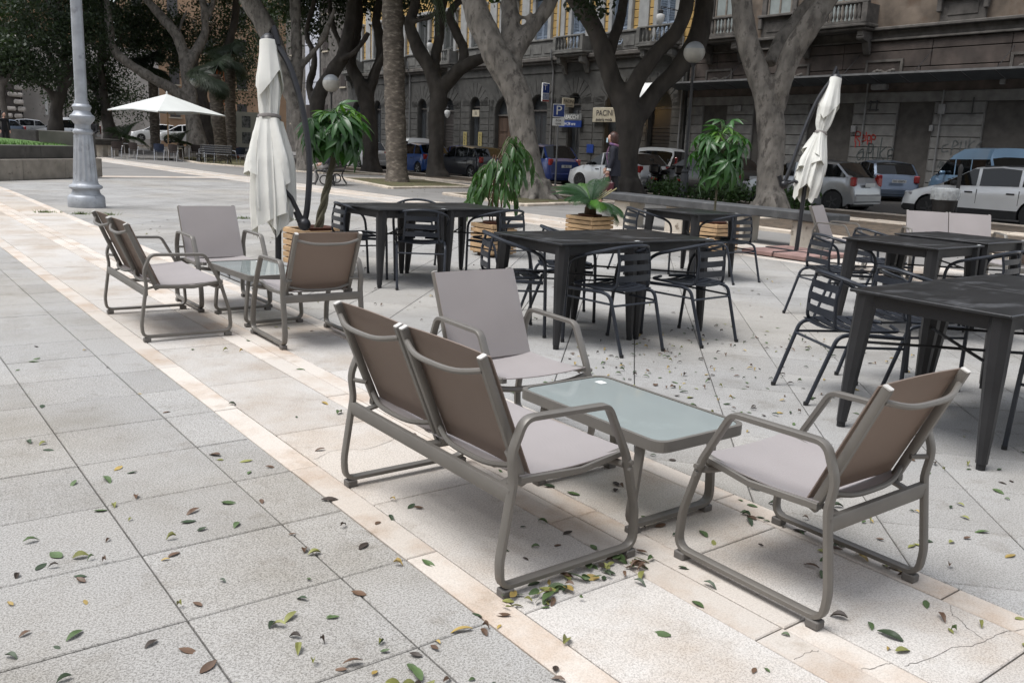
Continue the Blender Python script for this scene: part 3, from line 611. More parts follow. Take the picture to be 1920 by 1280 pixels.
def leaf_cloud(masses, size, name='crown', clump=.34):
    """leaf-sized faces gathered in clumps spread through each mass"""
    cs = []
    ls = []
    for (cx, cy, cz, rw, rh, rd, n) in masses:
        ls.append(np.full((abs(n), 1), 1.0 if n > 0 else 2.2)); n = abs(n)
        k = max(6, n//34); d = nprs.normal(size=(k, 3)); d /= np.linalg.norm(d, axis=1, keepdims=True); d *= nprs.rand(k, 1)**.42
        vx = np.array((cx, cy)); vx = vx/np.linalg.norm(vx); rt = np.array((vx[1], -vx[0]))
        ctr = np.stack([cx+rt[0]*d[:, 0]*rw+vx[0]*d[:, 1]*rd, cy+rt[1]*d[:, 0]*rw+vx[1]*d[:, 1]*rd, cz+d[:, 2]*rh], 1)
        cs.append(ctr[nprs.randint(0, k, n)]+nprs.normal(size=(n, 3))*clump*np.array((1, 1, .75)))
    c = np.concatenate(cs); n = len(c)
    a = nprs.normal(size=(n, 3)); a[:, 2] -= .5; a /= np.linalg.norm(a, axis=1, keepdims=True)
    b = np.cross(a, nprs.normal(size=(n, 3))); b /= np.linalg.norm(b, axis=1, keepdims=True)
    l = size*(.7+.6*nprs.rand(n, 1))*np.concatenate(ls); V = np.empty((n, 4, 3)); V[:, 0] = c-a*l*.5; V[:, 1] = c+b*l*.24; V[:, 2] = c+a*l*.5; V[:, 3] = c-b*l*.24
    me = bpy.data.meshes.new(name); me.vertices.add(n*4); me.vertices.foreach_set('co', V.ravel()); me.loops.add(n*4); me.loops.foreach_set('vertex_index', np.arange(n*4)); me.polygons.add(n); me.polygons.foreach_set('loop_start', np.arange(0, n*4, 4)); me.polygons.foreach_set('loop_total', np.full(n, 4)); me.update(); return me
INFO = {'T3': ('pale-trunked ficus with a leaning knotted trunk in the middle, behind the weeping plant', 6.4, .05, m_bark),
 'T4': ('dark ficus forking into three limbs behind the walking woman', 6.6, .055, m_bark2),
 'T5': ('pale ficus forking in two just left of the right-hand parasol', 6.4, .05, m_bark),
 'T2': ('dark ficus with sawn-off limbs just right of the palm trunk', 7.6, .07, m_bark2),
 'T690': ('slender dark ficus just left of the palm trunk', 7.8, .07, m_bark2),
 'T590': ('pale ficus leaning left right behind the big closed parasol', 7.5, .07, m_bark),
 'T615': ('dark many-limbed ficus behind the globe lamp beside the braided plant', 7.6, .07, m_bark2),
 'T365': ('spreading ficus behind the open white parasol, long limb reaching left', 9.5, .09, m_bark),
 'T388': ('dark ficus trunk right of the open white parasol', 10, .09, m_bark2),
 'T205': ('dark leaning ficus left of the open white parasol', 9, .09, m_bark2),
 'T105': ('many-branched ficus rising from the stone planter behind the tall lamp post', 9.5, .09, m_bark2),
 'TL0': ('thin dark tree at the left edge before the ruined tower', 7, .09, m_bark2)}
for k, limbs in TREE_LIMBS.items():
    lab, ch, vox, bm = INFO[k]; x0, y0, _, r0 = limbs[0][1]; g = gz(x0, y0)
    t = thing('ficus_tree', lab, 'tree', (x0, y0, g), 0, 'ficus trees of the square')
    loc = [[(x-x0, y-y0, z-g, r) for x, y, z, r in l] for l in limbs]
    if k in ('T3', 'T4', 'T5'):                  # buttress roots
        for a in range(7):
            an = a*.9+.3; q = r0*rnd.uniform(1.15, 1.6); loc.append([(math.cos(an)*r0*.45, math.sin(an)*r0*.45, .5, r0*.3), (math.cos(an)*r0*.8, math.sin(an)*r0*.8, .16, r0*.26), (math.cos(an)*q, math.sin(an)*q, -.02, r0*.16), (math.cos(an)*q*1.35, math.sin(an)*q*1.35, -.15, r0*.1)])
    me = limb_mesh(loc, 'trunk', vox, .045 if vox < .06 else .07); me.materials.append(bm); link('trunk', me, t)
    ms = [(m[1]-x0, m[2]-y0, m[3]-g, *m[4:]) for m in LEAF_MASSES if m[0] == k]
    ms = [(*q[:6], int(q[6]*2.3)) for q in ms]
    tips = [l[-1] for l in loc if len(l) > 4 and l[-1][2] > 4]; tx, ty = (np.mean([q[0] for q in tips]), np.mean([q[1] for q in tips])) if tips else (0, 0)
    if k != 'TL0':                               # the spreading crown overhead
        for j in range(22):
            an = j*2.4; rr_ = 5.2*math.sqrt((j+.5)/22); ms.append((tx*.7+1.2+math.cos(an)*rr_, ty*.7+math.sin(an)*rr_, ch+2.3+rnd.uniform(-.3, 1.2)+(5.5*(j % 3)/2)*(1-rr_/8), 2.3, 1.2, 2.3, 0))
    # clouds are given in the tree's own frame; directions for depth use the tree's bearing
    big = [q for q in ms if q[6] == 0]; ms = [q for q in ms if q[6]]
    me = leaf_cloud([(q[0]+x0, q[1]+y0, q[2], *q[3:]) for q in ms]+[(q[0]+x0, q[1]+y0, q[2], *q[3:6], -800) for q in big], .2 if g > -.2 else .24)
    me.transform(Matrix.Translation((-x0, -y0, 0))); me.materials.append(m_leafd); link('crown', me, t)
# ---------------------------------------------------------------- palms
m_palm = M('palm_trunk', (.12, .10, .08), rough=.95, var=.35, scale=5, bump=.9, bscale=7, stretch=(1, 1, 2.2), patch=((.26, .23, .19), 5, .56, .12))
m_frond = leaf_mat('palm_fronds', (.035, .055, .022))
m_fan = leaf_mat('fan_palm_fronds', (.03, .045, .025))
def frond_mesh(L, droop, nl=26, w=.30, name='frond'):
    mb = MB(); P = []
    for i in range(nl+1):
        s = i/nl; P.append(np.array((s*L*(1-.25*droop*s), 0, L*(.5*s-(.5+droop)*s*s))))
    mb.tube(P, [.03*(1-.85*i/nl)*L/2 for i in range(nl+1)], 4)
    for i in range(2, nl):
        s = i/nl; T = P[i+1]-P[i]; T /= np.linalg.norm(T); l = w*math.sin(math.pi*(.12+.85*s))*1.2
        for sd in (-1, 1):
            d = np.array((.55*T[0], sd*.8, -.25+.45*T[2])); d /= np.linalg.norm(d); e = P[i]+d*l+np.array((0, 0, -.12*l)); q = T*.5*L/nl
            mb.add([P[i]-q*.7, P[i]+q*.7, P[i]+d*l*.55+q*.8, e, P[i]+d*l*.55-q*.5], [(0, 1, 2, 3, 4)])
    return mb.mesh(name, m_frond)
def fan_mesh(r=.75, n=30):
    mb = MB(); mb.tube([(0, 0, 0), (.7, 0, .1)], .02, 4)
    for i in range(n):
        a = (i/(n-1)-.5)*math.pi*1.5; d = np.array((math.cos(a), math.sin(a), -.1)); s = np.array((-math.sin(a), math.cos(a), 0)); o = np.array((.7, 0, .1)); l = r*(.8+.2*math.cos(a))
        mb.add([o, o+d*l*.6+s*.017, o+d*l+np.array((0, 0, -r*rnd.uniform(.1, .6))), o+d*l*.6-s*.017], [(0, 1, 2, 3)])
    return mb.mesh('fan_frond', m_fan)
fr_big = frond_mesh(3.2, .35, 30, .55); fan = fan_mesh()
def palm(name, label, x, y, h, r, fronds, n, z0=None, lean=(0, 0), sc=1, low=-30, hi=70, base_r=1.25):
    g = gz(x, y) if z0 is None else z0; t = thing(name, label, 'palm', (x, y, g), 0, 'palms of the square')
    P = [(lean[0]*s, lean[1]*s, h*s-.2*(1-s)) for s in np.linspace(0, 1, 26)]
    rr = [r*(base_r if i == 0 else 1+(base_r-1)*math.exp(-i*.9)+.05*math.sin(i*2.1)+rnd.uniform(-.03, .03)) for i in range(26)]
    MB().tube(P, rr, 14).build('trunk', m_palm, t)
    for i in range(n):
        o = link('frond', fronds, t, (lean[0], lean[1], h)); el = low+(hi-low)*((i*.618) % 1); o.rotation_euler = (rnd.uniform(-.2, .2), -R(el), i*2.399); o.scale = (sc,)*3
    return t
palm('date_palm', 'thick scarred palm trunk standing in its kerbed bed', 15.6, 27.0, 7.6, .37, fr_big, 26, lean=(.5, 1.65))
palm('fan_palm', 'shaggy dark fan palm left of the big closed parasol', 17.4, 49.5, 4.6, .36, fan, 70, lean=(-.3, .3), sc=1.1, low=-75, hi=60)
palm('fan_palm', 'tall fan palm above the open white parasol', 17.0, 61, 5.2, .3, fan, 46, sc=1.1, low=-40)
palm('fan_palm', 'fan palm trunk partly behind the shaggy one by the information boards', 18.6, 51.5, 5.6, .3, fan, 46, sc=1.0, low=-50)
# ---------------------------------------------------------------- street: beds, kerbs, road
m_soil = M('bed_soil', (.09, .068, .048), rough=1, var=.35, scale=9, bump=.8, bscale=25, patch=((.15, .10, .06), 6, .55, .1))
m_kerb = M('kerb_stone', (.52, .45, .37), rough=.75, var=.12, scale=6, rand=.1, bump=.2, bscale=40)
m_asph = M('asphalt', (.055, .055, .057), rough=.9, var=.2, scale=20, bump=.3, bscale=90)
m_walk = M('far_pavement', (.17, .165, .16), rough=.85, var=.15, scale=2)
m_turf = M('dry_turf', (.085, .085, .035), rough=1, var=.35, scale=8, bump=.8, bscale=40, patch=((.11, .075, .045), 2.5, .5, .1))
def kerb_run(name, pts, w=.22, h=.07, seg=1.0, closed=False):
    root = link(name, MB().add([(0, 0, -.3), (.01, 0, -.3), (0, .01, -.3)], [(0, 1, 2)]).mesh(name, m_kerb)); tag(root, kind='structure'); m = len(pts)
    for i in range(m if closed else m-1):
        a, b = Vector(pts[i]), Vector(pts[(i+1) % m]); L = (b-a).length; n = max(1, round(L/seg)); d = (b-a)/L; ang = math.atan2(d.y, d.x)
        for k in range(n):
            c = a+d*L*(k+.5)/n; o = MB().box((0, 0, 0), (L/n-.008, w, h+.1), bev=.012).build('kerb_stone', m_kerb, root, (c.x, c.y, gz(c.x, c.y)+h/2-.05), ang); o.rotation_euler[1] = 0
gsheet('road', 22.3, 32, -8, 95, m_asph, -.11)
gsheet('far_pavement', 32, 44, -8, 110, m_walk, .03)
gsheet('tree_bed', 19, 22.1, -8, 80, m_soil, .006, .75)
kerb_run('bed_kerb', [(18.95, 3), (18.95, 46)]); kerb_run('road_kerb', [(22.2, 3), (22.2, 46)], .16, .04, 1.4); kerb_run('far_kerb', [(32, 10), (32, 50)], .2, .05, 1.5)
def bed(name, pts, mat):
    tag(MB().poly(pts, 0, .0).build(name, mat) if False else link(name, MB().add([(p[0], p[1], gz(*p)+.03) for p in pts], [tuple(range(len(pts)))]).mesh(name, mat)), kind='structure'); kerb_run(name+'_kerb', pts, .2, .06, 1.1, True)
bed('palm_bed', [(12.96, 22.8), (17.0, 23.9), (18.0, 29), (14.35, 29)], m_turf); bed('ficus_bed', [(12.6, 16.0), (16.6, 16.9), (17.2, 20.6), (13.1, 20.1)], m_turf)
bed('far_bed', [(15.8, 33.5), (18.9, 34), (18.9, 62), (14.9, 49), (14.0, 43)], m_turf); bed('right_bed', [(13.2, 1.5), (18.6, 1.5), (18.6, 12.2), (13.6, 11.6)], m_soil)
# low scrub along the tree strip
m_shrub = leaf_mat('bed_shrub_leaves', (.045, .085, .028))
for i, (x, y, r) in enumerate([(20.2, 16.6, .5), (20.6, 17.6, .55), (19.9, 15.6, .45), (20.5, 14.8, .5), (20.9, 19.4, .42), (20.2, 18.5, .4), (20.0, 13.9, .42)]):
    t = thing('bed_shrub', ['leafy shrub in the tree strip, %s' % q for q in ('left of the slim globe lamp foot', 'behind the slim globe lamp', 'right of the slim globe lamp foot', 'behind the right-hand planter trunk', 'beside the dark forked ficus', 'between the forked ficus and the lamp', 'left of the pale forked ficus')][i], 'shrub', (x, y, gz(x, y)), 0, 'shrubs of the tree strip')
    me = leaf_cloud([(x, y, .32, r*1.3, .3, r, 420)], .13, clump=.12); me.transform(Matrix.Translation((-x, -y, 0))); me.materials.append(m_shrub); link('foliage', me, t)
    for k in range(4): MB().tube([(0, 0, -.05), (rnd.uniform(-.3, .3), rnd.uniform(-.3, .3), .4)], .012, 5).build('stem', m_bark2, t)
# ---------------------------------------------------------------- street front: local x is depth (negative towards the street), y runs along the street
def pb(name, x0, x1, y0, y1, z0, z1, mat, parent, bev=0): return MB().bx(x0, x1, y0, y1, z0, z1, bev=bev).build(name, mat, parent)
m_gblock = M('grey_rusticated_plaster', (.15, .147, .14), rough=.9, var=.16, scale=3, bump=.3, bscale=25, rand=.08, patch=((.13, .12, .11), 1.2, .55, .2))
m_bblock = M('brown_stained_plaster', (.078, .062, .054), rough=.92, var=.3, scale=1.6, bump=.3, bscale=25, rand=.15, patch=((.06, .05, .045), 1.1, .5, .2))
m_recess = M('joint_shadow_plaster', (.06, .055, .05), rough=.95, var=.2, scale=3)
m_wood = M('old_door_wood', (.075, .045, .03), rough=.8, var=.3, scale=2, stretch=(1, 6, .4))
m_shut = M('roller_shutter', (.035, .03, .028), rough=.6, var=.15, scale=2)
m_cglass = M('dirty_canopy_glass', (.09, .096, .10), spec=.25, rough=.4, var=.2, scale=2.5)
m_iron = M('dark_iron', (.03, .03, .032), rough=.5, var=.2, scale=6)
m_stone = M('weathered_stone', (.11, .1, .09), rough=.9, var=.25, scale=2.5, bump=.4, bscale=14, patch=((.06, .055, .05), 1.6, .52, .18))
m_win = M('window_glass', (.05, .055, .06), rough=.08, var=.2, scale=1, spec=.7)
m_curt = M('pale_curtained_glass', (.30, .33, .32), rough=.25, var=.12, scale=2)
m_wfr = M('old_window_frame', (.20, .17, .14), rough=.7, var=.2, scale=5)
m_pipe = M('zinc_pipe', (.20, .20, .20), rough=.55, var=.15, scale=4, metal=.3)
m_yel = M('ochre_plaster', (.46, .30, .105), rough=.9, var=.12, scale=1.2, bump=.1, bscale=20, rand=.04, patch=((.33, .22, .09), .8, .55, .25))
m_lou = M('blue_grey_louvre', (.25, .30, .37), rough=.65, var=.1, scale=4)
m_lou2 = M('grey_louvre', (.15, .155, .15), rough=.7, var=.1, scale=4)
m_pil = M('pale_plaster', (.32, .32, .31), rough=.85, var=.12, scale=2)
m_dgrey = M('dark_grey_rustication', (.07, .068, .063), rough=.9, var=.2, scale=2, bump=.3, bscale=18, island=.08)
_t, _b = nodes(m_cglass); _tr = _t.nodes.new('ShaderNodeBsdfTranslucent'); _tr.inputs[0].default_value = (.10, .105, .11, 1); _ms = _t.nodes.new('ShaderNodeMixShader'); _ms.inputs[0].default_value = .5
_t.links.new(_b.outputs[0], _ms.inputs[1]); _t.links.new(_tr.outputs[0], _ms.inputs[2]); _t.links.new(_ms.outputs[0], _t.nodes['Material Output'].inputs[0])
ORG = (36, 0, .01026*36)
# ---- brown palazzo at the right
bb = thing('brown_palazzo', 'stained brown palazzo with graffiti and shuttered shopfronts at right', 'building', ORG, 0, None, True)
pb('core', .12, 9, 9, 32.35, -.3, 17, m_recess, bb)
OPEN = [(13.6, 16.96, 'shutter'), (18.96, 20.57, 'wood'), (22.6, 24.9, 'shutter'), (26.9, 28.0, 'shutter'), (29.6, 31.2, 'shutter')]
zs = [.60+.464*k for k in range(8)]
edges = [9.2]+[v for a, b, _ in OPEN for v in (a, b)]+[32.3]
for i in range(0, len(edges), 2):
    y0, y1 = edges[i], edges[i+1]
    if y1-y0 > .3:
        pb('plinth', -.06, .12, y0+.01, y1-.01, -.2, .585, m_gblock, bb, .01)
        for k in range(7): pb('stone_block', 0, .12, y0+.012, y1-.012, zs[k]+.014, zs[k+1]-.014, m_gblock, bb, .015)
pb('lintel', -.015, .12, 9.2, 32.3, 3.862, 4.28, m_gblock, bb, .01); pb('sign_band', .03, .12, 9.2, 32.3, 4.29, 4.70, m_bblock, bb)
for (y0, y1, kind) in OPEN:
    for yy in (y0, y1): pb('jamb', .02, .55, yy-.02 if yy == y1 else yy-.0, yy+.02 if yy == y1 else yy+.02, -.1, 3.84, m_gblock, bb)
    if kind == 'wood':
        n = 6; w = (y1-y0-.1)/n; d = pb('door', .46, .5, y0+.03, y1-.03, 0, 3.82, m_wood, bb)
        for k in range(n): pb('board', .43, .46, y0+.05+w*k+.006, y0+.05+w*(k+1)-.006, .72, 3.8, m_wood, d)
        pb('kick_rail', .42, .46, y0+.05, y1-.05, .05, .68, m_wood, d)
    else:
        mb = MB(); z = .1; top = 3.4
        while z < top: mb.bx(.44, .48, y0+.03, y1-.03, z, z+.075, bev=.018); z += .085
        tag(mb.build('roller_shutter', m_shut, bb), kind='stuff'); pb('shutter_box', .3, .5, y0+.02, y1-.02, 3.42, 3.83, m_gblock, bb)
# courses above the canopy
zc = [4.92, 5.27, 5.95, 6.36]
for k in range(3):
    y = 9.2; j = 0
    while y < 32.2:
        L = 3.1 if k else 2.2; y1 = min(32.3, y+L+(.9 if j % 2 else 0)); pb('stone_block', .01, .12, y+.012, y1-.012, zc[k]+.018, zc[k+1]-.018, m_bblock, bb, .012); y = y1; j += 1
for yc in (15.4, 21.4, 25.9, 30.3):              # framed relief panels
    f = pb('relief_panel', -.02, .02, yc-.78, yc+.78, 4.93, 5.56, m_bblock, bb, .01)
    for (a, b, c, d) in ((-.85, -.74, 4.93, 5.62), (.74, .85, 4.93, 5.62), (-.74, .74, 5.52, 5.62)): pb('panel_frame', -.07, 0, yc+a, yc+b, c, d, m_stone, f)
    mb = MB()
    for k in range(7):
        v, fc = ico(.1, 1); mb.add([(p[0]*.6-.03, p[1]*1.3+yc+(k-3)*.14, p[2]*.8+5.12+.05*math.cos(k*1.3)) for p in v], fc, True)
    mb.build('carving', m_stone, f)
pb('string_course', -.10, .12, 9.2, 32.32, 6.37, 6.46, m_stone, bb, .02); pb('frieze', .02, .12, 9.2, 32.3, 6.47, 6.78, m_stone, bb); pb('cornice', -.22, .12, 9.2, 32.33, 6.79, 6.93, m_stone, bb, .03)
cn = None
for k in range(16):
    y0 = 12.5+1.28*k; o = MB().add([(-1.15, y0+.02, 4.95), (-1.15, y0+1.26, 4.95), (.1, y0+1.26, 4.62), (.1, y0+.02, 4.62), (-1.15, y0+.02, 4.965), (-1.15, y0+1.26, 4.965), (.1, y0+1.26, 4.635), (.1, y0+.02, 4.635)], [(0, 1, 2, 3), (7, 6, 5, 4), (0, 4, 5, 1), (2, 6, 7, 3)]).build('canopy_pane', m_cglass, bb); cn = cn or o
    MB().tube([(-1.17, y0, 4.94), (.1, y0, 4.61)], .022, 5).build('canopy_rib', m_iron, bb)
pb('canopy_edge', -1.2, -1.155, 12.5, 33.0, 4.90, 4.98, m_pipe, bb)
for k in range(7): MB().tube([(-1.1, 13+3.2*k, 4.98), (.05, 13+3.2*k, 5.9)], .012, 5).build('canopy_rod', m_iron, bb)
def baluster_run(parent, x, y0, y1, z0, z1, mat, n, name='baluster'):
    h = z1-z0; me = MB().lathe([(.06, 0), (.06, .05*h), (.035, .1*h), (.075, .3*h), (.05, .5*h), (.03, .6*h), (.045, .75*h), (.03, .85*h), (.06, .93*h), (.06, h)], 8).mesh(name, mat)
    for k in range(n): link(name, me, parent, (x, y0+(y1-y0)*(k+.5)/n, z0))
def balcony(parent, y0, y1, zb, depth, mat, balus=True, n=None):
    b = pb('balcony', -depth, .05, y0, y1, zb, zb+.14, mat, parent, .03)
    pb('balcony_moulding', -depth+.1, .05, y0+.08, y1-.08, zb-.14, zb-.002, mat, b, .04)
    pb('rail', -depth, -depth+.2, y0, y1, zb+.93, zb+1.03, mat, b, .02); pb('base_rail', -depth+.01, -depth+.19, y0+.02, y1-.02, zb+.142, zb+.24, mat, b)
    for yy in (y0, y1-.28): pb('post', -depth-.01, -depth+.21, yy+.012, yy+.268, zb+.143, zb+.928, mat, b, .01); pb('side_wall', -depth+.22, .03, yy+.05, yy+.2, zb+.143, zb+.92, mat, b)
    if balus: baluster_run(b, -depth+.1, y0+.3, y1-.3, zb+.245, zb+.925, mat, n or int((y1-y0-.6)/.2))
    for yy in (y0+.35, y1-.35):
        pts = [(-depth+.2, 0), (0, 0), (0, -.95), (-.1, -.92), (-.22, -.7), (-.3, -.45), (-.55, -.38), (-depth+.2, -.2)]
        mb = MB(); m = len(pts); mb.add([(p[0], yy-.14, zb-.15+p[1]) for p in pts]+[(p[0], yy+.14, zb-.15+p[1]) for p in pts], [tuple(range(m)), tuple(range(2*m-1, m-1, -1))]+[(i, m+i, m+(i+1) % m, (i+1) % m) for i in range(m)]); c = mb.build('corbel', mat, b)
        MB().tube([(-depth+.34, yy-.17, zb-.42), (-depth+.34, yy+.17, zb-.42)], .13, 10).build('volute', mat, c)
    return b
balcony(bb, 28.6, 31.3, 6.94, .95, m_stone); balcony(bb, 21.9, 25.6, 6.94, .95, m_stone, True, 16)
def tall_window(parent, yc, w, z0, z1, frame, glass, x=.0, bars=2):
    f = pb('window', x+.03, x+.1, yc-w/2, yc+w/2, z0, z1, glass, parent)
    for a in (-w/2, w/2-.08): pb('window_frame', x-.02, x+.03, yc+a, yc+a+.08, z0, z1, frame, f)
    pb('mullion', x-.01, x+.03, yc-.04, yc+.04, z0, z1, frame, f)
    for k in range(bars): zz = z0+(z1-z0)*(k+1)/(bars+1); pb('transom', x+.0, x+.03, yc-w/2+.08, yc+w/2-.08, zz-.025, zz+.025, frame, f)
    for s in (-1, 1): pb('window_jamb', x-.1, x+.1, yc+s*(w/2+.16)-.13, yc+s*(w/2+.16)+.13, z0-.02, z1+.2, m_stone, f, .02)
    return f
for yc in (14.4, 18.3, 23.7, 27.0, 30.2): tall_window(bb, yc, 1.35, 7.1 if yc not in (14.4, 18.3, 27.0) else 7.95, 10.3, m_wfr, m_curt, -.02)
m_up = M('upper_stucco', (.17, .135, .105), rough=.95, var=.35, scale=1.1, bump=.3, bscale=20, patch=((.12, .08, .055), 1.0, .5, .15))
ys = [9.2, 13.5, 15.3, 17.4, 19.2, 22.8, 24.6, 26.1, 27.9, 29.3, 31.1, 32.3]
for i in range(0, len(ys), 2): pb('upper_wall', .0, .12, ys[i], ys[i+1], 6.94, 16.8, m_up, bb)
for yc in (14.4, 18.3, 23.7, 27.0, 30.2): pb('upper_wall', .0, .12, yc-.88, yc+.88, 10.55, 16.8, m_up, bb)
for yc in (14.4, 18.3, 27.0):
    p = pb('apron_panel', -.08, .12, yc-.9, yc+.9, 6.95, 7.8, m_stone, bb); pb('panel_inset', -.11, -.08, yc-.6, yc+.6, 7.15, 7.6, m_stone, p, .02)
    s_ = pb('window_sill', -.3, .1, yc-1.05, yc+1.05, 7.81, 7.93, m_stone, bb, .02)
    for s in (-1, 1): pb('sill_bracket', -.26, -.08, yc+s*.92-.1, yc+s*.92+.1, 7.3, 7.8, m_stone, s_, .03)
# fittings on the wall
for (y, z0, z1) in ((18.62, .2, 4.3), (22.0, 2.2, 4.7), (31.9, .2, 6.4), (26.3, .3, 4.2)): MB().tube([(-.09, y, z0), (-.09, y, z1)], .035, 6).build('pipe', m_pipe, bb)
for (y, z, a, b) in ((18.62, 3.55, .14, .2), (22.45, 2.75, .12, .14), (18.95, 2.8, .08, .12), (16.4, 4.55, .1, .1), (28.9, 3.7, .22, .14)): pb('junction_box', -.12, 0, y-a, y+a, z-b, z+b, m_pipe, bb, .02)
MB().tube([(-.06, 17.4, 3.35), (-.06, 17.4, 4.0)], .025, 6).tube([(-.06, 17.25, 3.36), (-.06, 17.6, 3.36)], .02, 6).tube([(-.06, 18.0, 3.82), (-.3, 17.75, 3.9)], .02, 6).build('sign_bracket', m_iron, bb)
fr = MB()
for a, b in (((21.5, 3.5), (21.5, 3.95)), ((21.8, 3.5), (21.8, 3.95)), ((21.4, 3.55), (21.9, 3.55)), ((21.4, 3.88), (21.9, 3.88))): fr.tube([(-.05, *a), (-.05, *b)], .03, 6)
fr.build('sign_frame', m_iron, bb)
m_floodb = M('flood_body', (.16, .16, .16), rough=.5)
pb('floodlight', -.55, -.25, 20.9, 21.6, 4.35, 4.6, m_floodb, bb, .05)
# graffiti: flat paint strokes on the piers (y grows to the left in the picture, so letters run towards smaller y)
m_gred = M('red_spray_paint', (.30, .03, .025), rough=.7, var=.2, scale=6); m_gblk = M('black_spray_paint', (.045, .055, .055), rough=.7, var=.25, scale=6); m_ggry = M('grey_spray_paint', (.10, .105, .105), rough=.7, var=.25, scale=6)
def strokes(name, mat, y0, z0, sc, lines, w, label):
    mb = MB()
    for l in lines:
        P = catmull([(0, -p[0], p[1]) for p in l], 5) if len(l) > 2 else [np.array((0, -p[0], p[1]), float) for p in l]
        for a, b in zip(P, P[1:]):
            a = np.array((-.0055, y0, z0))+a*sc; b = np.array((-.0055, y0, z0))+b*sc; d = b-a; L = np.linalg.norm(d)
            if L < 1e-6: continue
            n = np.array((0, -d[2], d[1]))/L*w/2; e = d/L*w*.3; mb.add([a-e-n, b+e-n, b+e+n, a-e+n], [(0, 1, 2, 3)])
    o = mb.build(name, mat, bb); o['label'] = label; return o
strokes('graffiti', m_gred, 22.35, 2.2, .46, [[(0, 0), (.02, .9), (.45, .85), (.4, .5), (.08, .45), (.5, 0)], [(.6, .3), (.9, .4), (.8, .65), (.6, .4), (.75, .05), (1, .15)], [(1.1, .9), (1.08, .1)], [(1.25, .2), (1.5, .1), (1.55, .55), (1.3, .6), (1.25, .2)], [(1.7, -.15), (1.72, .65), (2.05, .55), (2.0, .25), (1.72, .3)], [(.1, 0), (.1, -.5)], [(.5, -.1), (.52, -.35)], [(1.3, .1), (1.32, -.2)]], .055, 'red spray-painted tag RELOP')
strokes('graffiti', m_gblk, 22.2, 1.4, .62, [[(.1, .55), (.45, .8), (.5, .3), (.2, .05), (.05, .4), (.5, .6), (.55, .05)], [(.75, -.1), (.85, 1.25), (.95, .1)], [(.85, 1.2), (1.2, 1.1), (1.1, .6), (.9, .55)], [(1.25, .9), (1.3, .15), (1.6, .2), (1.6, .95)], [(1.8, 1.6), (1.75, .05)], [(2.2, 1.0), (1.78, .5), (2.25, 0)], [(2.75, .85), (2.4, .75), (2.4, .4), (2.7, .45), (2.4, .35), (2.45, 0), (2.85, .1)], [(0, -.1), (.4, -.3), (1.2, -.15), (2.1, -.4)], [(0, -.35), (.9, -.25), (1.6, -.5)], [(.9, -.75), (1.3, -.5), (1.5, -.8), (1.1, -1.0), (.7, -.7), (.9, -.4)]], .05, 'dark spray-painted scrawl APUKE')
strokes('graffiti', m_ggry, 18.45, 1.85, .6, [[(.45, .55), (.1, .4), (.1, .05), (.5, .1)], [(.7, -.15), (.8, .75), (1.1, .6), (.8, .35)], [(1.3, .75), (1.3, .1), (1.6, .2), (1.6, .8)], [(1.85, .95), (1.8, .1)], [(2.15, .8), (1.82, .45), (2.2, .1)], [(2.6, .75), (2.35, .4), (2.65, .1)]], .055, 'grey spray-painted tag')
strokes('graffiti', m_ggry, 18.5, 1.2, .34, [[(0, .1), (.3, .9), (.35, .1), (.05, .4)], [(.5, .1), (.55, .8), (.8, .5), (.5, .45), (.85, .1)], [(1, .7), (1.2, .1), (1.4, .7), (1.2, -.3)], [(1.6, .1), (1.7, .7), (1.9, .1), (1.9, .7)]], .05, 'small grey spray-painted tag'); strokes('graffiti', m_ggry, 28.9, 1.2, .5, [[(0, 0), (.3, .5), (.5, 0), (.8, .6), (1.1, .1)], [(.2, -.2), (1.3, .2)]], .05, 'faint tag left of the pale ficus')
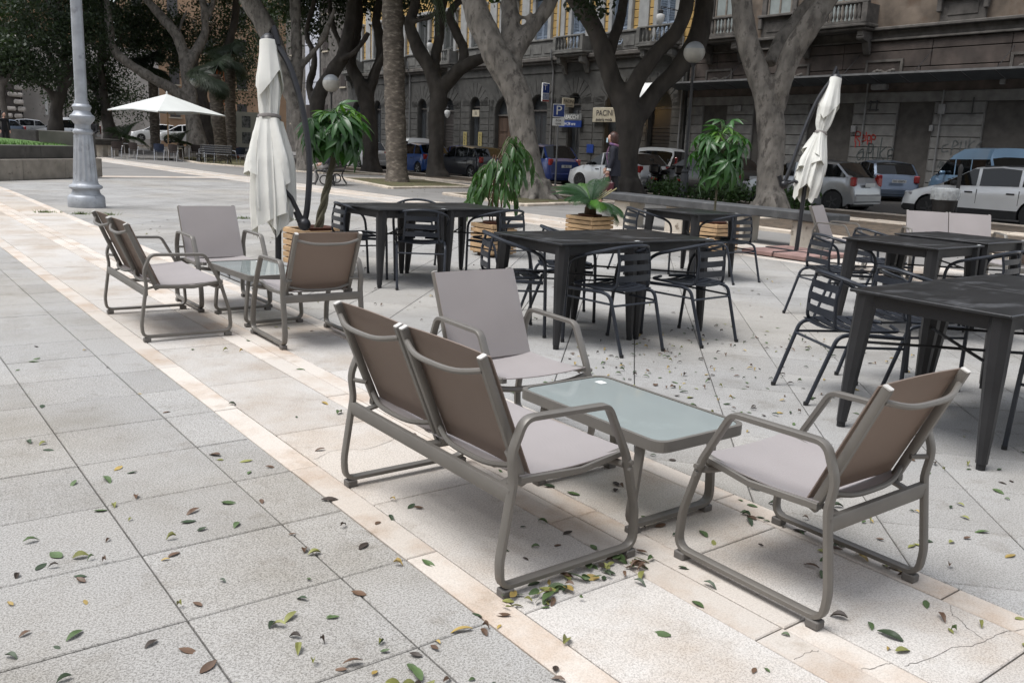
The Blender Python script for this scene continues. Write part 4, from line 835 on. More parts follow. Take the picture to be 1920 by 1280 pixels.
# ---- ochre palazzo further along
yb = thing('ochre_palazzo', 'ochre palazzo with grey arched ground floor, balconies and blue-grey shutters', 'building', ORG, 0, None, True)
pb('core', .5, 10, 32.4, 71, -.3, 19, m_recess, yb)
BAY = 3.5; BC = [34.2+BAY*k for k in range(11)]; WD = [1.7, 1.6, 1.1, 1.75, 2.3, 1.15, 1.6, 1.25, 1.5, 1.2, 1.7]
for bi, yc in enumerate(BC):
    w = WD[bi]/2; sp = 4.72-w-.02; ya, yz = yc-BAY/2+(.05 if bi == 0 else 0), yc+BAY/2
    A = [(w*math.cos(t), sp+w*math.sin(t)) for t in np.linspace(0, math.pi, 13)]
    mb = MB()                                    # wall of the bay with its arched opening
    out = [(BAY/2, -.2), (BAY/2, 6.0), (-BAY/2, 6.0), (-BAY/2, -.2)]
    def q(pts): mb.add([(0, yc+p[0], p[1]) for p in pts]+[(.5, yc+p[0], p[1]) for p in pts], [tuple(range(len(pts)))[::-1], tuple(range(len(pts), 2*len(pts)))]+[(i, (i+1) % len(pts), len(pts)+(i+1) % len(pts), len(pts)+i) for i in range(len(pts))])
    q([(w, -.2), (BAY/2, -.2), (BAY/2, 6.0), (w, 6.0)]); q([(-BAY/2, -.2), (-w, -.2), (-w, 6.0), (-BAY/2, 6.0)])
    for i in range(12): q([A[i], (A[i][0], 6.0), (A[i+1][0], 6.0), A[i+1]])
    wl = mb.build('bay_wall', m_dgrey, yb)
    rb = MB(); z = .75                           # raised courses on the piers, voussoirs round the arch
    while z < 4.3:
        for s in (-1, 1):
            y0, y1 = sorted((yc+s*(w+.06), yc+s*(BAY/2-.07))); rb.bx(-.04, .0, y0, y1, z+.02, z+.40, bev=.012)
        z += .42
    for i in range(9):
        t0, t1 = math.pi*(i+.06)/9, math.pi*(i+.94)/9; r0, r1 = w+.05, w+.95
        P = []
        for (r_, t_) in ((r0, t0), (r1, t0), (r1, t1), (r0, t1)):
            py, pz = r_*math.cos(t_), sp+r_*math.sin(t_); P.append((max(-BAY/2+.07, min(BAY/2-.07, py)), min(pz, 5.9)))
        rb.add([(-.04, yc+p[0], p[1]) for p in P]+[(0, yc+p[0], p[1]) for p in P], [(3, 2, 1, 0), (0, 1, 5, 4), (1, 2, 6, 5), (2, 3, 7, 6), (3, 0, 4, 7)])
    tag(rb.build('rustication', m_dgrey, yb), kind='stuff')
    pb('bay_plinth', -.08, .0, yc+w+.03, yc+BAY/2-.05, -.2, .7, m_stone, yb, .02); pb('bay_plinth', -.08, .0, yc-BAY/2+.05, yc-w-.03, -.2, .7, m_stone, yb, .02)
    dm = (m_shut, m_iron, m_iron, m_iron, m_wood, m_iron, m_shut, m_iron, m_shut, m_iron, m_wood)[bi]
    d = pb('door', .34, .4, yc-w, yc+w, -.1, sp-.1, dm, yb); pb('door_transom', .26, .4, yc-w, yc+w, sp-.12, sp-.02, m_stone, d); pb('fanlight', .36, .42, yc-w, yc+w, sp, 4.75, m_win, d)
    if dm is m_wood:
        for s in (-1, 1):
            for k in range(3): pb('door_panel', .31, .34, yc+s*w*.5-w*.38, yc+s*w*.5+w*.38, .3+k*1.05, 1.15+k*1.05, m_wood, d, .015)
    elif dm is m_shut:
        for k in range(14): pb('shutter_slat', .30, .34, yc-w+.03, yc+w-.03, .1+k*.2, .27+k*.2, m_shut, d, .02)
    else:
        for s in (-1, 1): pb('door_glass', .32, .34, yc+s*w*.5-w*.36, yc+s*w*.5+w*.36, .5, sp-.4, m_win, d)
pb('frieze', -.05, .5, 32.42, 71, 6.0, 6.5, m_dgrey, yb); pb('cornice', -.32, .5, 32.42, 71, 6.66, 6.92, m_stone, yb, .05); pb('cornice_bed', -.2, .5, 32.42, 71, 6.51, 6.655, m_stone, yb, .03)
m_grst = M('grey_parapet_stone', (.15, .146, .135), rough=.9, var=.2, scale=2.5, bump=.3, bscale=16, patch=((.08, .075, .07), 1.8, .54, .15))
for i, yc in enumerate(BC):
    if i % 2 == 0:                               # bowed balcony in front of the window
        b = balcony(yb, yc-1.35, yc+1.35, 6.93, .85, m_grst, True, 7)
    else:
        p = pb('parapet', -.28, .1, yc-1.9, yc+1.9, 6.93, 7.84, m_grst, yb, .02); pb('parapet_rail', -.36, .1, yc-2.12, yc+2.12, 7.85, 7.98, m_grst, p, .03)
        for s in (-1.1, 0, 1.1): pb('parapet_panel', -.31, -.28, yc+s-.42, yc+s+.42, 7.12, 7.68, m_grst, p, .015)
    # louvred shutters in a moulded surround
    f = pb('window', .2, .3, yc-.62, yc+.62, 7.0, 10.4, m_win, yb); lm = m_lou if i < 5 else m_lou2
    for s in (-1, 1): pb('surround', -.08, .3, yc+s*.78-.15, yc+s*.78+.15, 7.0, 10.6, m_pil, f, .02)
    pb('hood', -.3, .3, yc-1.1, yc+1.1, 10.62, 10.85, m_pil, f, .04)
    for s in (-1, 1):
        yl = yc+s*.31; lf = pb('shutter_leaf', .14, .16, yl-.29, yl+.29, 7.05, 10.35, lm, yb)
        for a in (-.29, .23): pb('stile', .10, .14, yl+a, yl+a+.06, 7.05, 10.35, lm, lf)
        for (z0, z1) in ((8.35, 10.3), (7.15, 8.2)):
            ml = MB(); z = z0; flap = z1 < 9 and i in (0, 1, 2)
            if flap:                             # lower flap pushed out
                fl = MB(); o_ = lambda x, zz: (x, zz)
                for k in range(9): fl.box((.12-.06*k-.03, yl, 8.15-.098*k-.05), (.05, .44, .012), Matrix.Rotation(.5, 3, 'Y'))
                for a in (-.24, .24): fl.tube([(.12, yl+a, 8.18), (-.42, yl+a, 7.22)], .025, 4)
                for z_ in (8.17, 7.23): fl.tube([(.12-.54*(8.17-z_)/.94, yl-.24, z_), (.12-.54*(8.17-z_)/.94, yl+.24, z_)], .025, 4)
                tag(fl.build('open_flap', lm, lf), kind='stuff')
            else:
                while z < z1: ml.box((.115, yl, z), (.05, .46, .012), Matrix.Rotation(.6, 3, 'Y')); z += .085
                tag(ml.build('louvres', lm, lf), kind='stuff')
# ochre wall in coursed panels between windows
for i in range(len(BC)):
    lo = BC[i]+.95; hi = (BC[i+1]-.95) if i < len(BC)-1 else 71
    if i == 0: segs = [(32.42, BC[0]-.95), (lo, hi)]
    else: segs = [(lo, hi)]
    for a, b in segs:
        mid = (a+b)/2; z = 6.93; pw = .38 if b-a > 1.2 else 0
        for (c, d) in (((a, mid-pw), (mid+pw, b)) if pw else ((a, b),)):
            z = 6.95
            while z < 12.4: pb('plaster_course', .1, .5, c+.004, d-.004, z+.012, z+.40, m_yel, yb, .012); z += .42
        if pw: pb('pilaster', .02, .5, mid-pw, mid+pw, 6.95, 12.4, m_pil, yb, .02)
    pb('upper_wall', .1, .5, BC[i]-.95, BC[i]+.95, 10.86, 12.4, m_yel, yb)
pb('upper_storey', .06, .5, 32.42, 71, 12.42, 19, m_yel, yb)
for (y, z0, z1, k) in ((43.25, .3, 6.4, 0), (60.4, .3, 6.6, 0), (32.6, .3, 6.4, 0), (43.0, 8.0, 12, 1), (47.4, 8.0, 12, 1)):
    MB().tube(fillet([(-.1, y, z0), (-.1, y, z1)] if k else [(-.12, y, z0), (-.12, y, z1-.2), (-.42, y-.1, z1+.4), (-.42, y-.1, z1+.9)], .1, 3) if not k else [(-.02, y, z0), (-.02, y, z1)], .05, 6).build('downpipe', m_yel if k else m_pipe, yb)
# writing on the shops
def text_obj(parent, s, loc, size, mat, name='lettering', rz=R(-90), ext=.004, font_sc=(1, 1), rx=R(90)):
    cu = bpy.data.curves.new(name, 'FONT'); cu.body = s; cu.size = size; cu.extrude = ext; cu.align_x = 'CENTER'; cu.align_y = 'CENTER'; cu.resolution_u = 3
    o = bpy.data.objects.new('tmp', cu); COL.objects.link(o); dg = bpy.context.evaluated_depsgraph_get(); me = bpy.data.meshes.new_from_object(o.evaluated_get(dg)); bpy.data.objects.remove(o); bpy.data.curves.remove(cu)
    me.materials.clear(); me.materials.append(mat); me.transform(Matrix.Diagonal((font_sc[0], font_sc[1], 1, 1))); ob = link(name, me, parent, loc); ob.rotation_euler = (rx, 0, rz); return ob
m_sgn = M('cream_sign', (.42, .38, .29), rough=.6, var=.08, scale=3); m_ink = M('dark_lettering', (.03, .025, .03), rough=.6); m_blue = M('sign_blue', (.012, .04, .20), rough=.4, var=.08, scale=4); m_wht = M('sign_white', (.72, .72, .70), rough=.5, var=.05, scale=4)
def gp(x, y): return .01026*x-.008*y            # street plane
sg = thing('shop_sign', 'cream PACINI shop sign over the doorway, partly hidden by the dark ficus', 'sign', (35.9, 38.3, gp(36, 38.3)), 0, None, True)
pb('panel', -.12, 0, -1.15, 1.05, 3.02, 3.84, m_sgn, sg, .02); text_obj(sg, 'PACINI', (-.13, .0, 3.52), .46, m_ink); text_obj(sg, 'doleria moda', (-.13, .05, 3.16), .26, m_ink)
sg = thing('hanging_sign', 'small cream PACINI sign hanging out over the pavement', 'sign', (35.1, 40.8, gp(36, 40.8)), 0, None, True)
pb('panel', -.45, .45, -.05, .05, 3.85, 4.36, m_sgn, sg, .02); text_obj(sg, 'PACINI', (0, -.06, 4.17), .25, m_ink, rz=0); text_obj(sg, 'doleria moda', (0, -.06, 3.94), .12, m_ink, rz=0); MB().tube([(-.6, 0, 4.46), (.9, 0, 4.46)], .025, 6).build('bracket', m_iron, sg)
sg = thing('tobacco_sign', 'tall blue and white T sign hanging above the parking sign', 'sign', (35.2, 43.1, gp(36, 43.1)), 0, None, True)
pb('panel', -.27, .27, -.06, .06, 4.2, 5.3, m_wht, sg, .02); pb('blue_field', -.24, .1, -.075, -.062, 4.72, 5.26, m_blue, sg); text_obj(sg, 'T', (-.07, -.08, 5.02), .45, m_wht, rz=0); pb('blue_strip', .12, .25, -.075, -.062, 4.72, 5.26, m_blue, sg); pb('small_print', -.24, .25, -.075, -.062, 4.34, 4.66, M('grey_print', (.3, .33, .42), var=.4, scale=14), sg); pb('red_edge', -.27, .27, -.074, -.061, 4.21, 4.3, M('sign_red', (.3, .05, .04)), sg)
sg = thing('tobacco_sign', 'white and blue TABACCHI sign above a dark doorway', 'sign', (35.85, 41.3, gp(36, 41.3)), 0, None, True)
pb('panel', -.08, 0, -1.0, 1.0, 3.12, 3.5, m_lou2, sg, .01); text_obj(sg, 'TABACCHI', (-.09, .05, 3.31), .33, m_wht); pb('lower_panel', -.09, 0, -1.0, 1.0, 2.72, 3.1, m_blue, sg, .01); text_obj(sg, 'H 24 ore', (-.1, 0, 2.91), .27, m_wht)
sg = thing('board_sign', 'narrow upright board sign beside the leaning pale ficus', 'sign', (35.3, 45.9, gp(36, 45.9)), 0, None, True)
pb('panel', -.3, .3, -.05, .05, 2.9, 3.9, m_wht, sg, .02); pb('mark', -.15, .15, -.065, -.052, 3.4, 3.75, m_blue, sg)
for (y, n) in ((50.9, 0), (52.75, 1)):
    sg = thing('brass_plate', ('left' if n else 'right')+'-hand tall yellowish plate flanking an arched doorway', 'sign', (35.93, y, gp(36, y)), 0, None, True); pb('panel', -.03, 0, -.22, .22, .95, 2.35, M('brass_plate_metal', (.30, .25, .10), rough=.5), sg, .01); text_obj(sg, '\n'.join('ORARIO'), (-.035, 0, 1.65), .2, m_ink)
sg = thing('door_notice', 'small yellowish notice above the arched doorway', 'sign', (35.95, 51.7, gp(36, 51.7)), 0, None, True); pb('panel', .1, .14, -.42, .42, 3.4, 3.85, m_sgn, sg); text_obj(sg, '22', (.095, 0, 3.62), .28, m_ink)
sg = thing('wall_notice', 'small blue wall notice left of the walking woman', 'sign', (35.93, 39.55, gp(36, 39.55)), 0, None, True); pb('panel', -.03, 0, -.3, .3, 1.25, 1.75, m_blue, sg, .01)
# wall lanterns
m_glow = M('lit_lamp_glass', (.9, .7, .4), emit=((1, .62, .22), 9)); m_opal = M('opal_glass', (.70, .70, .68), rough=.2, var=.05, scale=3)
def lantern(label, x, y, z, lit, arm):
    t = thing('wall_lantern', label, 'lamp', (x, y, gp(36, y)), 0, None, True)
    MB().tube([(36-x-.02, 0, z+.5), (0, 0, z+.55), (0, 0, z+.4)], .025, 6).build('bracket', m_iron, t)
    if lit:
        MB().lathe([(.04, z+.36), (.16, z+.3), (.17, z+.27), (.12, z-.12), (.05, z-.15)], 6, sm=False).build('lantern_glass', m_glow, t); MB().lathe([(.2, z+.29), (.05, z+.46), (.02, z+.5)], 6, sm=False).build('cap', m_iron, t)
    else:
        MB().lathe([(.05, z-.34), (.16, z-.2), (.22, z+.05), (.2, z+.16), (.1, z+.2)], 14).build('globe', m_opal, t); MB().lathe([(.12, z+.2), (.13, z+.36), (.05, z+.42)], 10).build('cap', m_iron, t)
    return t
lantern('lit yellow wall lantern by the bar entrance behind the trees', 34.9, 35.6, 3.62, True, 1)
lantern('white opal globe on a wall bracket, high between ochre and brown palazzo', 34.6, 33.3, 8.15, False, 1); lantern('white opal globe on a bracket before a balcony window right of the palm', 35.0, 56.2, 8.3, False, 1)
lantern('unlit iron wall lantern behind the dark ficus right of the palm', 35.2, 54.0, 3.6, False, 1)
t = thing('bar_front', 'warm lit bar shelf glowing in a dark doorway behind the forked ficus', 'shopfront', (36.3, 36.6, gp(36, 36.6)), 0, None, True)
pb('back_panel', .0, .06, -.5, .5, .6, 3.4, M('bar_panel', (.08, .035, .02), rough=.6), t); pb('lit_shelf', -.05, 0, -.45, .45, 2.35, 2.46, m_glow, t); pb('lit_sign', -.05, 0, -.4, .45, 2.62, 2.7, m_glow, t); pb('blue_poster', -.06, 0, .62, 1.0, 1.2, 2.2, M('poster_blue', (.05, .12, .2)), t)
t = thing('shop_awning', 'small white scalloped dome awning above the bar entrance', 'awning', (35.9, 34.6, gp(36, 34.6)), 0, None, True)
g = [[(-1.0*math.sin(a), (s_-.5)*1.9, 4.15+.95*math.cos(a)-.0) for s_ in np.linspace(0, 1, 9)] for a in np.linspace(.1, math.pi/2, 7)]; g.append([(-1.0, (s_-.5)*1.9, 3.95 if k % 2 else 4.05) for k, s_ in enumerate(np.linspace(0, 1, 9))]); MB().sheet(g, .01).build('canvas', [m_wht, m_wht], t)
# ---- far end of the street
m_or = M('faded_orange_plaster', (.33, .215, .135), rough=.9, var=.12, scale=.6); m_pale = M('pale_cream_plaster', (.42, .37, .29), rough=.9, var=.12, scale=.6); m_dkw = M('dark_window', (.05, .045, .045), rough=.4); m_bann = M('pale_banner', (.52, .53, .58), rough=.8, var=.05, scale=1)
def block(name, label, x, y, rz, w, d, h, mat, cols, rows, z1=3.2):
    t = thing(name, label, 'building', (x, y, gz(20, 90)), rz); pb('wall', -w/2, w/2, 0, d, -.5, h, mat, t)
    for r_ in range(rows):
        for c in range(cols):
            xc = -w/2+w*(c+.5)/cols; zz = z1+r_*3.6
            if zz+2 < h: f = pb('window', xc-.55, xc+.55, -.05, .0, zz, zz+1.9, m_dkw, t); pb('sill', xc-.7, xc+.7, -.15, 0, zz-.15, zz-.01, m_pale, f)
    pb('roof_edge', -w/2-.3, w/2+.3, -.4, d, h, h+.4, m_stone, t); return t
block('orange_house', 'faded orange house glimpsed between the trees at the far end', 14, 112, R(10), 26, 8, 24, m_or, 7, 6)
block('cream_house', 'cream house behind the far trees, left of the orange one', -9, 104, R(16), 17, 8, 22, m_or, 5, 5)
block('cream_house', 'tall pale house behind the scaffolding banner at the street end', 37, 104, R(-12), 22, 8, 26, m_or, 6, 6); block('terracotta_house', 'low terracotta shop house behind the open parasol', 16, 104, R(6), 11, 4, 6.5, M('terracotta_plaster', (.36, .13, .07), var=.1, scale=.6), 4, 1, 1.2)
t = thing('pharmacy_cross', 'green lit pharmacy cross sign under the open parasol', 'sign', (17.9, 97, gz(18, 90)), R(6)); m_grn = M('green_neon', (.02, .4, .1), emit=((.05, .9, .25), 2.5)); pb('upright', -.2, .2, -.06, .06, 3.0, 4.3, m_grn, t); pb('bar', -.65, .65, -.05, .05, 3.45, 3.85, m_grn, t)
t = thing('scaffold_banner', 'tall pale banner hung on scaffolding beyond the ochre palazzo', 'banner', (35.2, 74.8, gp(36, 75)), 0, None, True); pb('cloth', -.05, 0, 0, 2.9, 4.5, 17, m_bann, t)
for k in range(5): MB().tube([(-.3, -.8, 3.2*k), (-.3, 3.6, 3.2*k)], .04, 5).build('scaffold_tube', m_iron, t)
for y in (-.8, 1.4, 3.6): MB().tube([(-.3, y, 0), (-.3, y, 17)], .04, 5).build('scaffold_tube', m_iron, t)
for k, s in enumerate('PROSSIMA'): text_obj(t, s, (-.06, 1.4, 14.6-k*.9), .9, m_ink) if k > 1 else None
block('grey_house', 'grey house continuing the street front past the ochre palazzo', 41, 84, R(-90), 24, 8, 20, m_stone, 6, 5)
block('unseen_side_block', 'unseen ochre building added behind the camera to block low sky light', -30, 8, R(90), 84, 8, 17, m_yel, 20, 4); block('unseen_end_block', 'unseen pale building added behind the camera to close off low sky light', 8, -32, R(180), 60, 8, 17, m_pale, 15, 4)  # unseen buildings added to cut low sky light, darkening street front and car windows
# ruined tower and rendered wall at the left
m_rub1 = M('rubble_stone', (.36, .33, .30), rough=.95, var=.25, scale=3, bump=.6, bscale=8, rand=.2); m_plas = M('old_white_render', (.42, .39, .36), rough=.95, var=.15, scale=.8, patch=((.26, .23, .20), .9, .56, .15))
t = thing('ruined_tower', 'ruined tower of rough pale stones at the far left', 'ruin', (11.6, 86.5, gz(11, 86)), R(-8)); pb('core', -4.6, 1.6, .15, 4, -.5, 9.2, M('tower_core', (.07, .06, .055), rough=1), t)
for r_ in range(15):
    x = -4.6; zz = .2+r_*.58
    while x < 1.5-.05*r_:
        L = rnd.uniform(.6, 1.3); v = MB().box((0, 0, 0), (L*.9, .4, .44*rnd.uniform(.75, 1)), Matrix.Rotation(rnd.uniform(-.05, .05), 3, 'Y'), bev=.1)
        if rnd.random() > .1: v.build('stone', m_rub1, t, (x+L/2, .05+rnd.uniform(-.08, .1), zz+.26))
        x += L
t = thing('rendered_wall', 'tall stained white rendered wall right of the ruined tower', 'wall', (16.2, 89.5, gz(16, 89)), R(-8)); pb('wall', -3.2, 9, 0, .6, -.5, 8.2, m_plas, t)
for x in (-2.4, 1.0): MB().tube([(x, -.08, 0), (x, -.08, 8)], .06, 6).build('downpipe', m_iron, t)
pb('arrow_slit', -.6, -.4, -.04, 0, 1.8, 3.2, m_wht, t)
# ---------------------------------------------------------------- vehicles
def paint(name, c, rough=.28, coat=.6, metal=.15): return M('paint_'+name, c, rough=rough, metal=metal, var=.03, scale=2, coat=coat)
m_cgl = M('car_glass', (.006, .007, .008), rough=.03, var=.1, scale=2, spec=.35); m_tyre = M('tyre', (.018, .018, .018), rough=.85, var=.2, scale=20); m_rim = M('alloy_rim', (.36, .36, .37), rough=.35, metal=.8, var=.1, scale=8); m_hub = M('black_wheel_cover', (.03, .03, .03), rough=.5)
m_trim = M('black_plastic', (.022, .022, .023), rough=.6, var=.15, scale=8); m_red = M('tail_lamp', (.28, .012, .012), rough=.15, coat=.6, var=.2, scale=12); m_hl = M('head_lamp', (.45, .46, .48), rough=.1, coat=.6, var=.2, scale=12); m_plate = M('number_plate', (.5, .5, .48), rough=.5, var=.05); m_ind = M('clear_lamp', (.6, .45, .4), rough=.15, coat=.6)
def car(name, label, x, y, head, col, L=4.05, W=1.72, top=None, belt=(.93, 1.0), wb=2.55, fo=.8, wr=.31, rim=m_rim, pillars=(), win=(0, 1), dark_low=False, z=None, van=False, rack=False, roof_w=.80, group='cars parked along the street', plate=None):
    """top: roof outline [(distance from the nose, height, kind)]; kind g marks a glass slope ending there"""
    zr = gp(x, y)-.11 if z is None else z
    t = thing(name, label, 'car' if not van else 'van', (x, y, zr), R(head), group, True)
    T = [(q[0], q[1]) for q in top]; wx = (fo, fo+wb)
    xs = sorted(set([round(v, 3) for v in [q[0] for q in top]+[w+d*wr*1.12 for w in wx for d in (-1, -.92, -.75, -.5, -.2, .2, .5, .75, .92, 1)]+[p+d for p in pillars for d in (-.04, .04)]+list(np.linspace(.12, L-.1, 26))+[0.0, .03, L-.03, L] if 0 <= v <= L]))
    def zt(v): return float(np.interp(v, [q[0] for q in T], [q[1] for q in T]))
    glass = []                                    # slopes of glass: windscreen and rear window
    for a, b in zip(top, top[1:]):
        if len(b) > 2 and b[2] == 'g': glass.append((a[0], b[0]))
    cab0, cab1 = glass[0][0], glass[-1][1]
    rings = []; w = W/2
    for v in xs:
        h = zt(v); e = min(v, L-v); nose = (1-max(0, (.55-v)/.55)**2*.16-max(0, (.35-(L-v))/.35)**2*.10); ww = w*nose
        bz = belt[0]+(belt[1]-belt[0])*min(1, max(0, (v-cab0)/(cab1-cab0)))
        arch = max([math.sqrt(max(0, (wr*1.12)**2-(v-q)**2)) for q in wx]); sill = max(.2 if .25 < v < L-.2 else .27, wr*.98+arch if arch > .02 else 0)
        b = min(bz, h-.035); low = max(sill, min(.42, b-.2)); cab = max(0, h-bz)
        re = w*(1-.0)*nose-cab*.22*(1 if not van else .35); re = max(re, ww*.55)
        if cab > .06: ring = [(ww*.80, sill), (ww*.97, sill+.005), (ww*1.0, max(low, sill+.02)), (ww*.995, (max(low, sill+.02)+b)/2), (ww*.975, b), (ww*.955, b+.025), (re, h-.05), (re*.88, h-.012), (re*.45, h+.012), (0, h+.018)]
        else: ring = [(ww*.80, sill), (ww*.97, sill+.005), (ww*1.0, max(low, sill+.02)), (ww*.99, (max(low, sill+.02)+b)/2), (ww*.96, b), (ww*.93, b+.012), (ww*.86, b+.022), (ww*.7, h), (ww*.4, h+.012), (0, h+.018)]
        if van and cab > .06: ring[6] = (re+.03, min(h-.05, b+.56)); ring[7] = (re*.94, h-.04)
        rings.append(ring)
    nR = 10; vs = []; body = MB(); gl = MB(); lowm = MB()
    for v, ring in zip(xs, rings):
        for s in (1, -1):
            for (yy, zz) in ring: vs.append((L/2-v, s*yy, zz))
    F = {'b': [], 'g': [], 'l': []}
    for i in range(len(xs)-1):
        xm = (xs[i]+xs[i+1])/2; hm = zt(xm); bz = belt[0]+(belt[1]-belt[0])*min(1, max(0, (xm-cab0)/(cab1-cab0)))
        inslope = any(a-.01 <= xm <= b+.01 for a, b in glass)
        for s in (0, 1):
            for k in range(nR-1):
                a = i*2*nR+s*nR+k; b_ = a+1; c = a+2*nR; d = c+1; f = (a, b_, d, c) if s else (c, d, b_, a); key = 'b'
                if k == 5 and hm-bz > .12 and cab0+.02 < xm < cab1-.02 and win[0] <= (xm-cab0)/(cab1-cab0) <= win[1] and not any(p-.035 < xm < p+.035 for p in pillars): key = 'g'
                if k >= 7 and inslope: key = 'g'
                if dark_low and k < 2: key = 'l'
                F[key].append(f)
    def sub(fs, name, mat):
        idx = sorted({i for f in fs for i in f}); mp = {o: n for n, o in enumerate(idx)}; mb = MB(); mb.add([vs[i] for i in idx], [tuple(mp[i] for i in f) for f in fs], True); return mb.build(name, mat, t)
    n1 = len(xs)-1
    caps = []
    for i in (0, n1):
        for k in range(nR-1):
            a = i*2*nR+k; b_ = a+nR; f = (a, a+1, b_+1, b_); caps.append(f if i == 0 else f[::-1])
    bd = sub(F['b']+caps, 'body', col); wn = sub(F['g'], 'windows', m_cgl)
    wn.data.transform(Matrix.Diagonal((1.002, 1.004, 1.001, 1)))
    if F['l']: sub(F['l'], 'sill_trim', m_trim)
    pb('floor_pan', -L/2+.15, L/2-.15, -W/2*.78, W/2*.78, .2, .45, m_trim, t)
    whp = []
    for q in wx:
        for s in (-1, 1):
            wh = link('wheel', MB().lathe([(wr*.62, -.1), (wr*.93, -.1), (wr, -.07), (wr, .07), (wr*.93, .1), (wr*.62, .1)], 22).mesh('tyre', m_tyre), t, (L/2-q, s*(W/2-.1), wr)); wh.rotation_euler = (R(-90)*s, 0, 0)
            mb = MB().lathe([(wr*.66, .06), (wr*.64, .09), (wr*.55, .075), (.001, .07)], 18)
            for k in range(5):
                a = k*2*math.pi/5; mb.box((wr*.33*math.cos(a), wr*.33*math.sin(a), .088), (wr*.5, wr*.15, .03), Matrix.Rotation(a, 3, 'Z'), bev=.005)
            mb.build('rim', rim, wh)
            ar = MB().lathe([(wr*1.1, -.1), (wr*1.1, .0)], 16).build('arch_liner', m_trim, t, (L/2-q, s*(W/2-.16), wr)); ar.rotation_euler = (R(-90)*s, 0, 0)
    hz = zt(.35)-.13
    for s in (-1, 1):
        MB().box((L/2-.22, s*W*.36, hz), (.36, .3, .13), Matrix.Rotation(-.45*s, 3, 'Z'), bev=.04).build('headlight', m_hl, t)
        tz = belt[1]-.02; zz = (.72, 1.05) if van else (tz-.22, tz+.04)
        if van: MB().bx(-L/2-.012, -L/2+.2, s*W*.5-.1, s*W*.5-.005, .75, 1.35, bev=.03).build('tail_light', m_red, t)
        else: MB().box((-L/2+.115, s*(W/2-.15), (zz[0]+zz[1])/2), (.16, .2, zz[1]-zz[0]), Matrix.Rotation(.25*s, 3, 'Z'), bev=.03).build('tail_light', m_red, t)
        mx = L/2-cab0-.42; MB().box((mx, s*(W/2+.08), belt[0]+.1), (.14, .2, .14), bev=.045).build('mirror', m_trim if not van else col, t)
        for p in pillars[:2]: pb('door_handle', L/2-p+.12-.02, L/2-p+.3, s*(W/2-.004)-.012, s*(W/2-.004)+.012, belt[0]-.13, belt[0]-.09, m_trim, t, .008)
        for p in pillars[:2]: pb('door_gap', L/2-p-.006, L/2-p+.006, s*(W/2-.016)-.012, s*(W/2-.016)+.014, .36, belt[0]-.03, m_trim, t)
    pb('rear_bumper', -L/2-.03, -L/2+.16, -W*.44, W*.44, .3, .56, col, t, .05); pb('front_bumper', L/2-.14, L/2+.02, -W*.40, W*.40, .24, .5, col if not dark_low else m_trim, t, .05)
    pb('grille', L/2-.02, L/2+.028, -W*.25, W*.25, .42, .54, m_trim, t, .01)
    pz = .82 if not van else .8; pl = pb('number_plate', -L/2-.035, -L/2-.02, -.26, .26, pz-.06, pz+.05, m_plate, t)
    if plate: text_obj(pl, plate, (-L/2-.037, 0, pz-.005), .1, m_ink)
    if rack:
        for s in (-1, 1): MB().tube([(L/2-cab0-1.0, s*W*.36, zt(1.8)+.05), (L/2-cab1+.45, s*W*.36, zt(2.8)+.05)], .02, 6).build('roof_rail', m_trim, t)
    return t
hatch = [(0, .58), (.06, .70), (.35, .82), (1.02, 1.0), (1.85, 1.44, 'g'), (2.5, 1.49), (3.35, 1.42), (3.8, 1.03, 'g'), (3.95, .86), (4.05, .55)]
polo = [(0, .55), (.07, .68), (.35, .80), (.95, .97), (1.62, 1.39, 'g'), (2.3, 1.46), (3.25, 1.40), (3.72, 1.0, 'g'), (3.85, .80), (3.9, .5)]
suv = [(0, .68), (.06, .85), (.35, .98), (.95, 1.12), (1.5, 1.58, 'g'), (2.3, 1.66), (3.4, 1.60), (3.75, 1.12, 'g'), (3.95, 1.0), (4.0, .55)]
mono = [(0, .55), (.08, .72), (.4, .88), (.8, 1.02), (1.6, 1.46, 'g'), (2.3, 1.54), (3.2, 1.46), (3.6, 1.05, 'g'), (3.75, .9), (3.8, .5)]
vanp = [(0, .6), (.08, .78), (.4, .93), (.9, 1.08), (1.55, 1.62, 'g'), (2.2, 1.82), (3.9, 1.82), (3.93, 1.56), (3.985, 1.02, 'g'), (3.995, .9), (4.03, .5)]
white = paint('white', (.62, .63, .63)); silver = paint('silver', (.30, .31, .32), metal=.5); bgrey = paint('blue_grey', (.10, .13, .18), metal=.4); lblue = paint('light_blue', (.17, .28, .41)); navy = paint('royal_blue', (.012, .03, .14)); dnavy = paint('near_black_blue', (.012, .014, .022)); black = paint('black', (.01, .01, .011)); blu2 = paint('bright_blue', (.012, .06, .22))
car('white_hatchback', 'white hatchback with black door handles at the right edge, parked facing left', 23.75, 10.65, 90, white, top=hatch, pillars=(2.0, 3.02), dark_low=True, rim=m_hub, rack=True, wb=2.6, wr=.33)
car('silver_hatchback', 'silver hatchback seen from behind beside the right-hand parasol', 23.5, 15.95, 92, silver, L=3.9, W=1.65, top=polo, pillars=(1.95, 2.9), wb=2.46, rim=m_hub)
car('blue_grey_hatchback', 'blue-grey tall hatchback parked nose-in across the street, rear to the camera', 32.1, 18.75, 52, bgrey, L=3.85, W=1.67, top=mono+[(3.85, .45)], pillars=(1.9, 2.8), wb=2.45, plate='CC 654PV')
car('light_blue_van', 'light blue high-roofed van parked nose-in across the street', 31.6, 14.75, 55, lblue, L=4.03, W=1.68, top=[(q[0], q[1]*1.13, *q[2:]) for q in vanp], belt=(1.1, 1.13), pillars=(1.9, 2.9), wb=2.6, van=True, rim=m_hub)
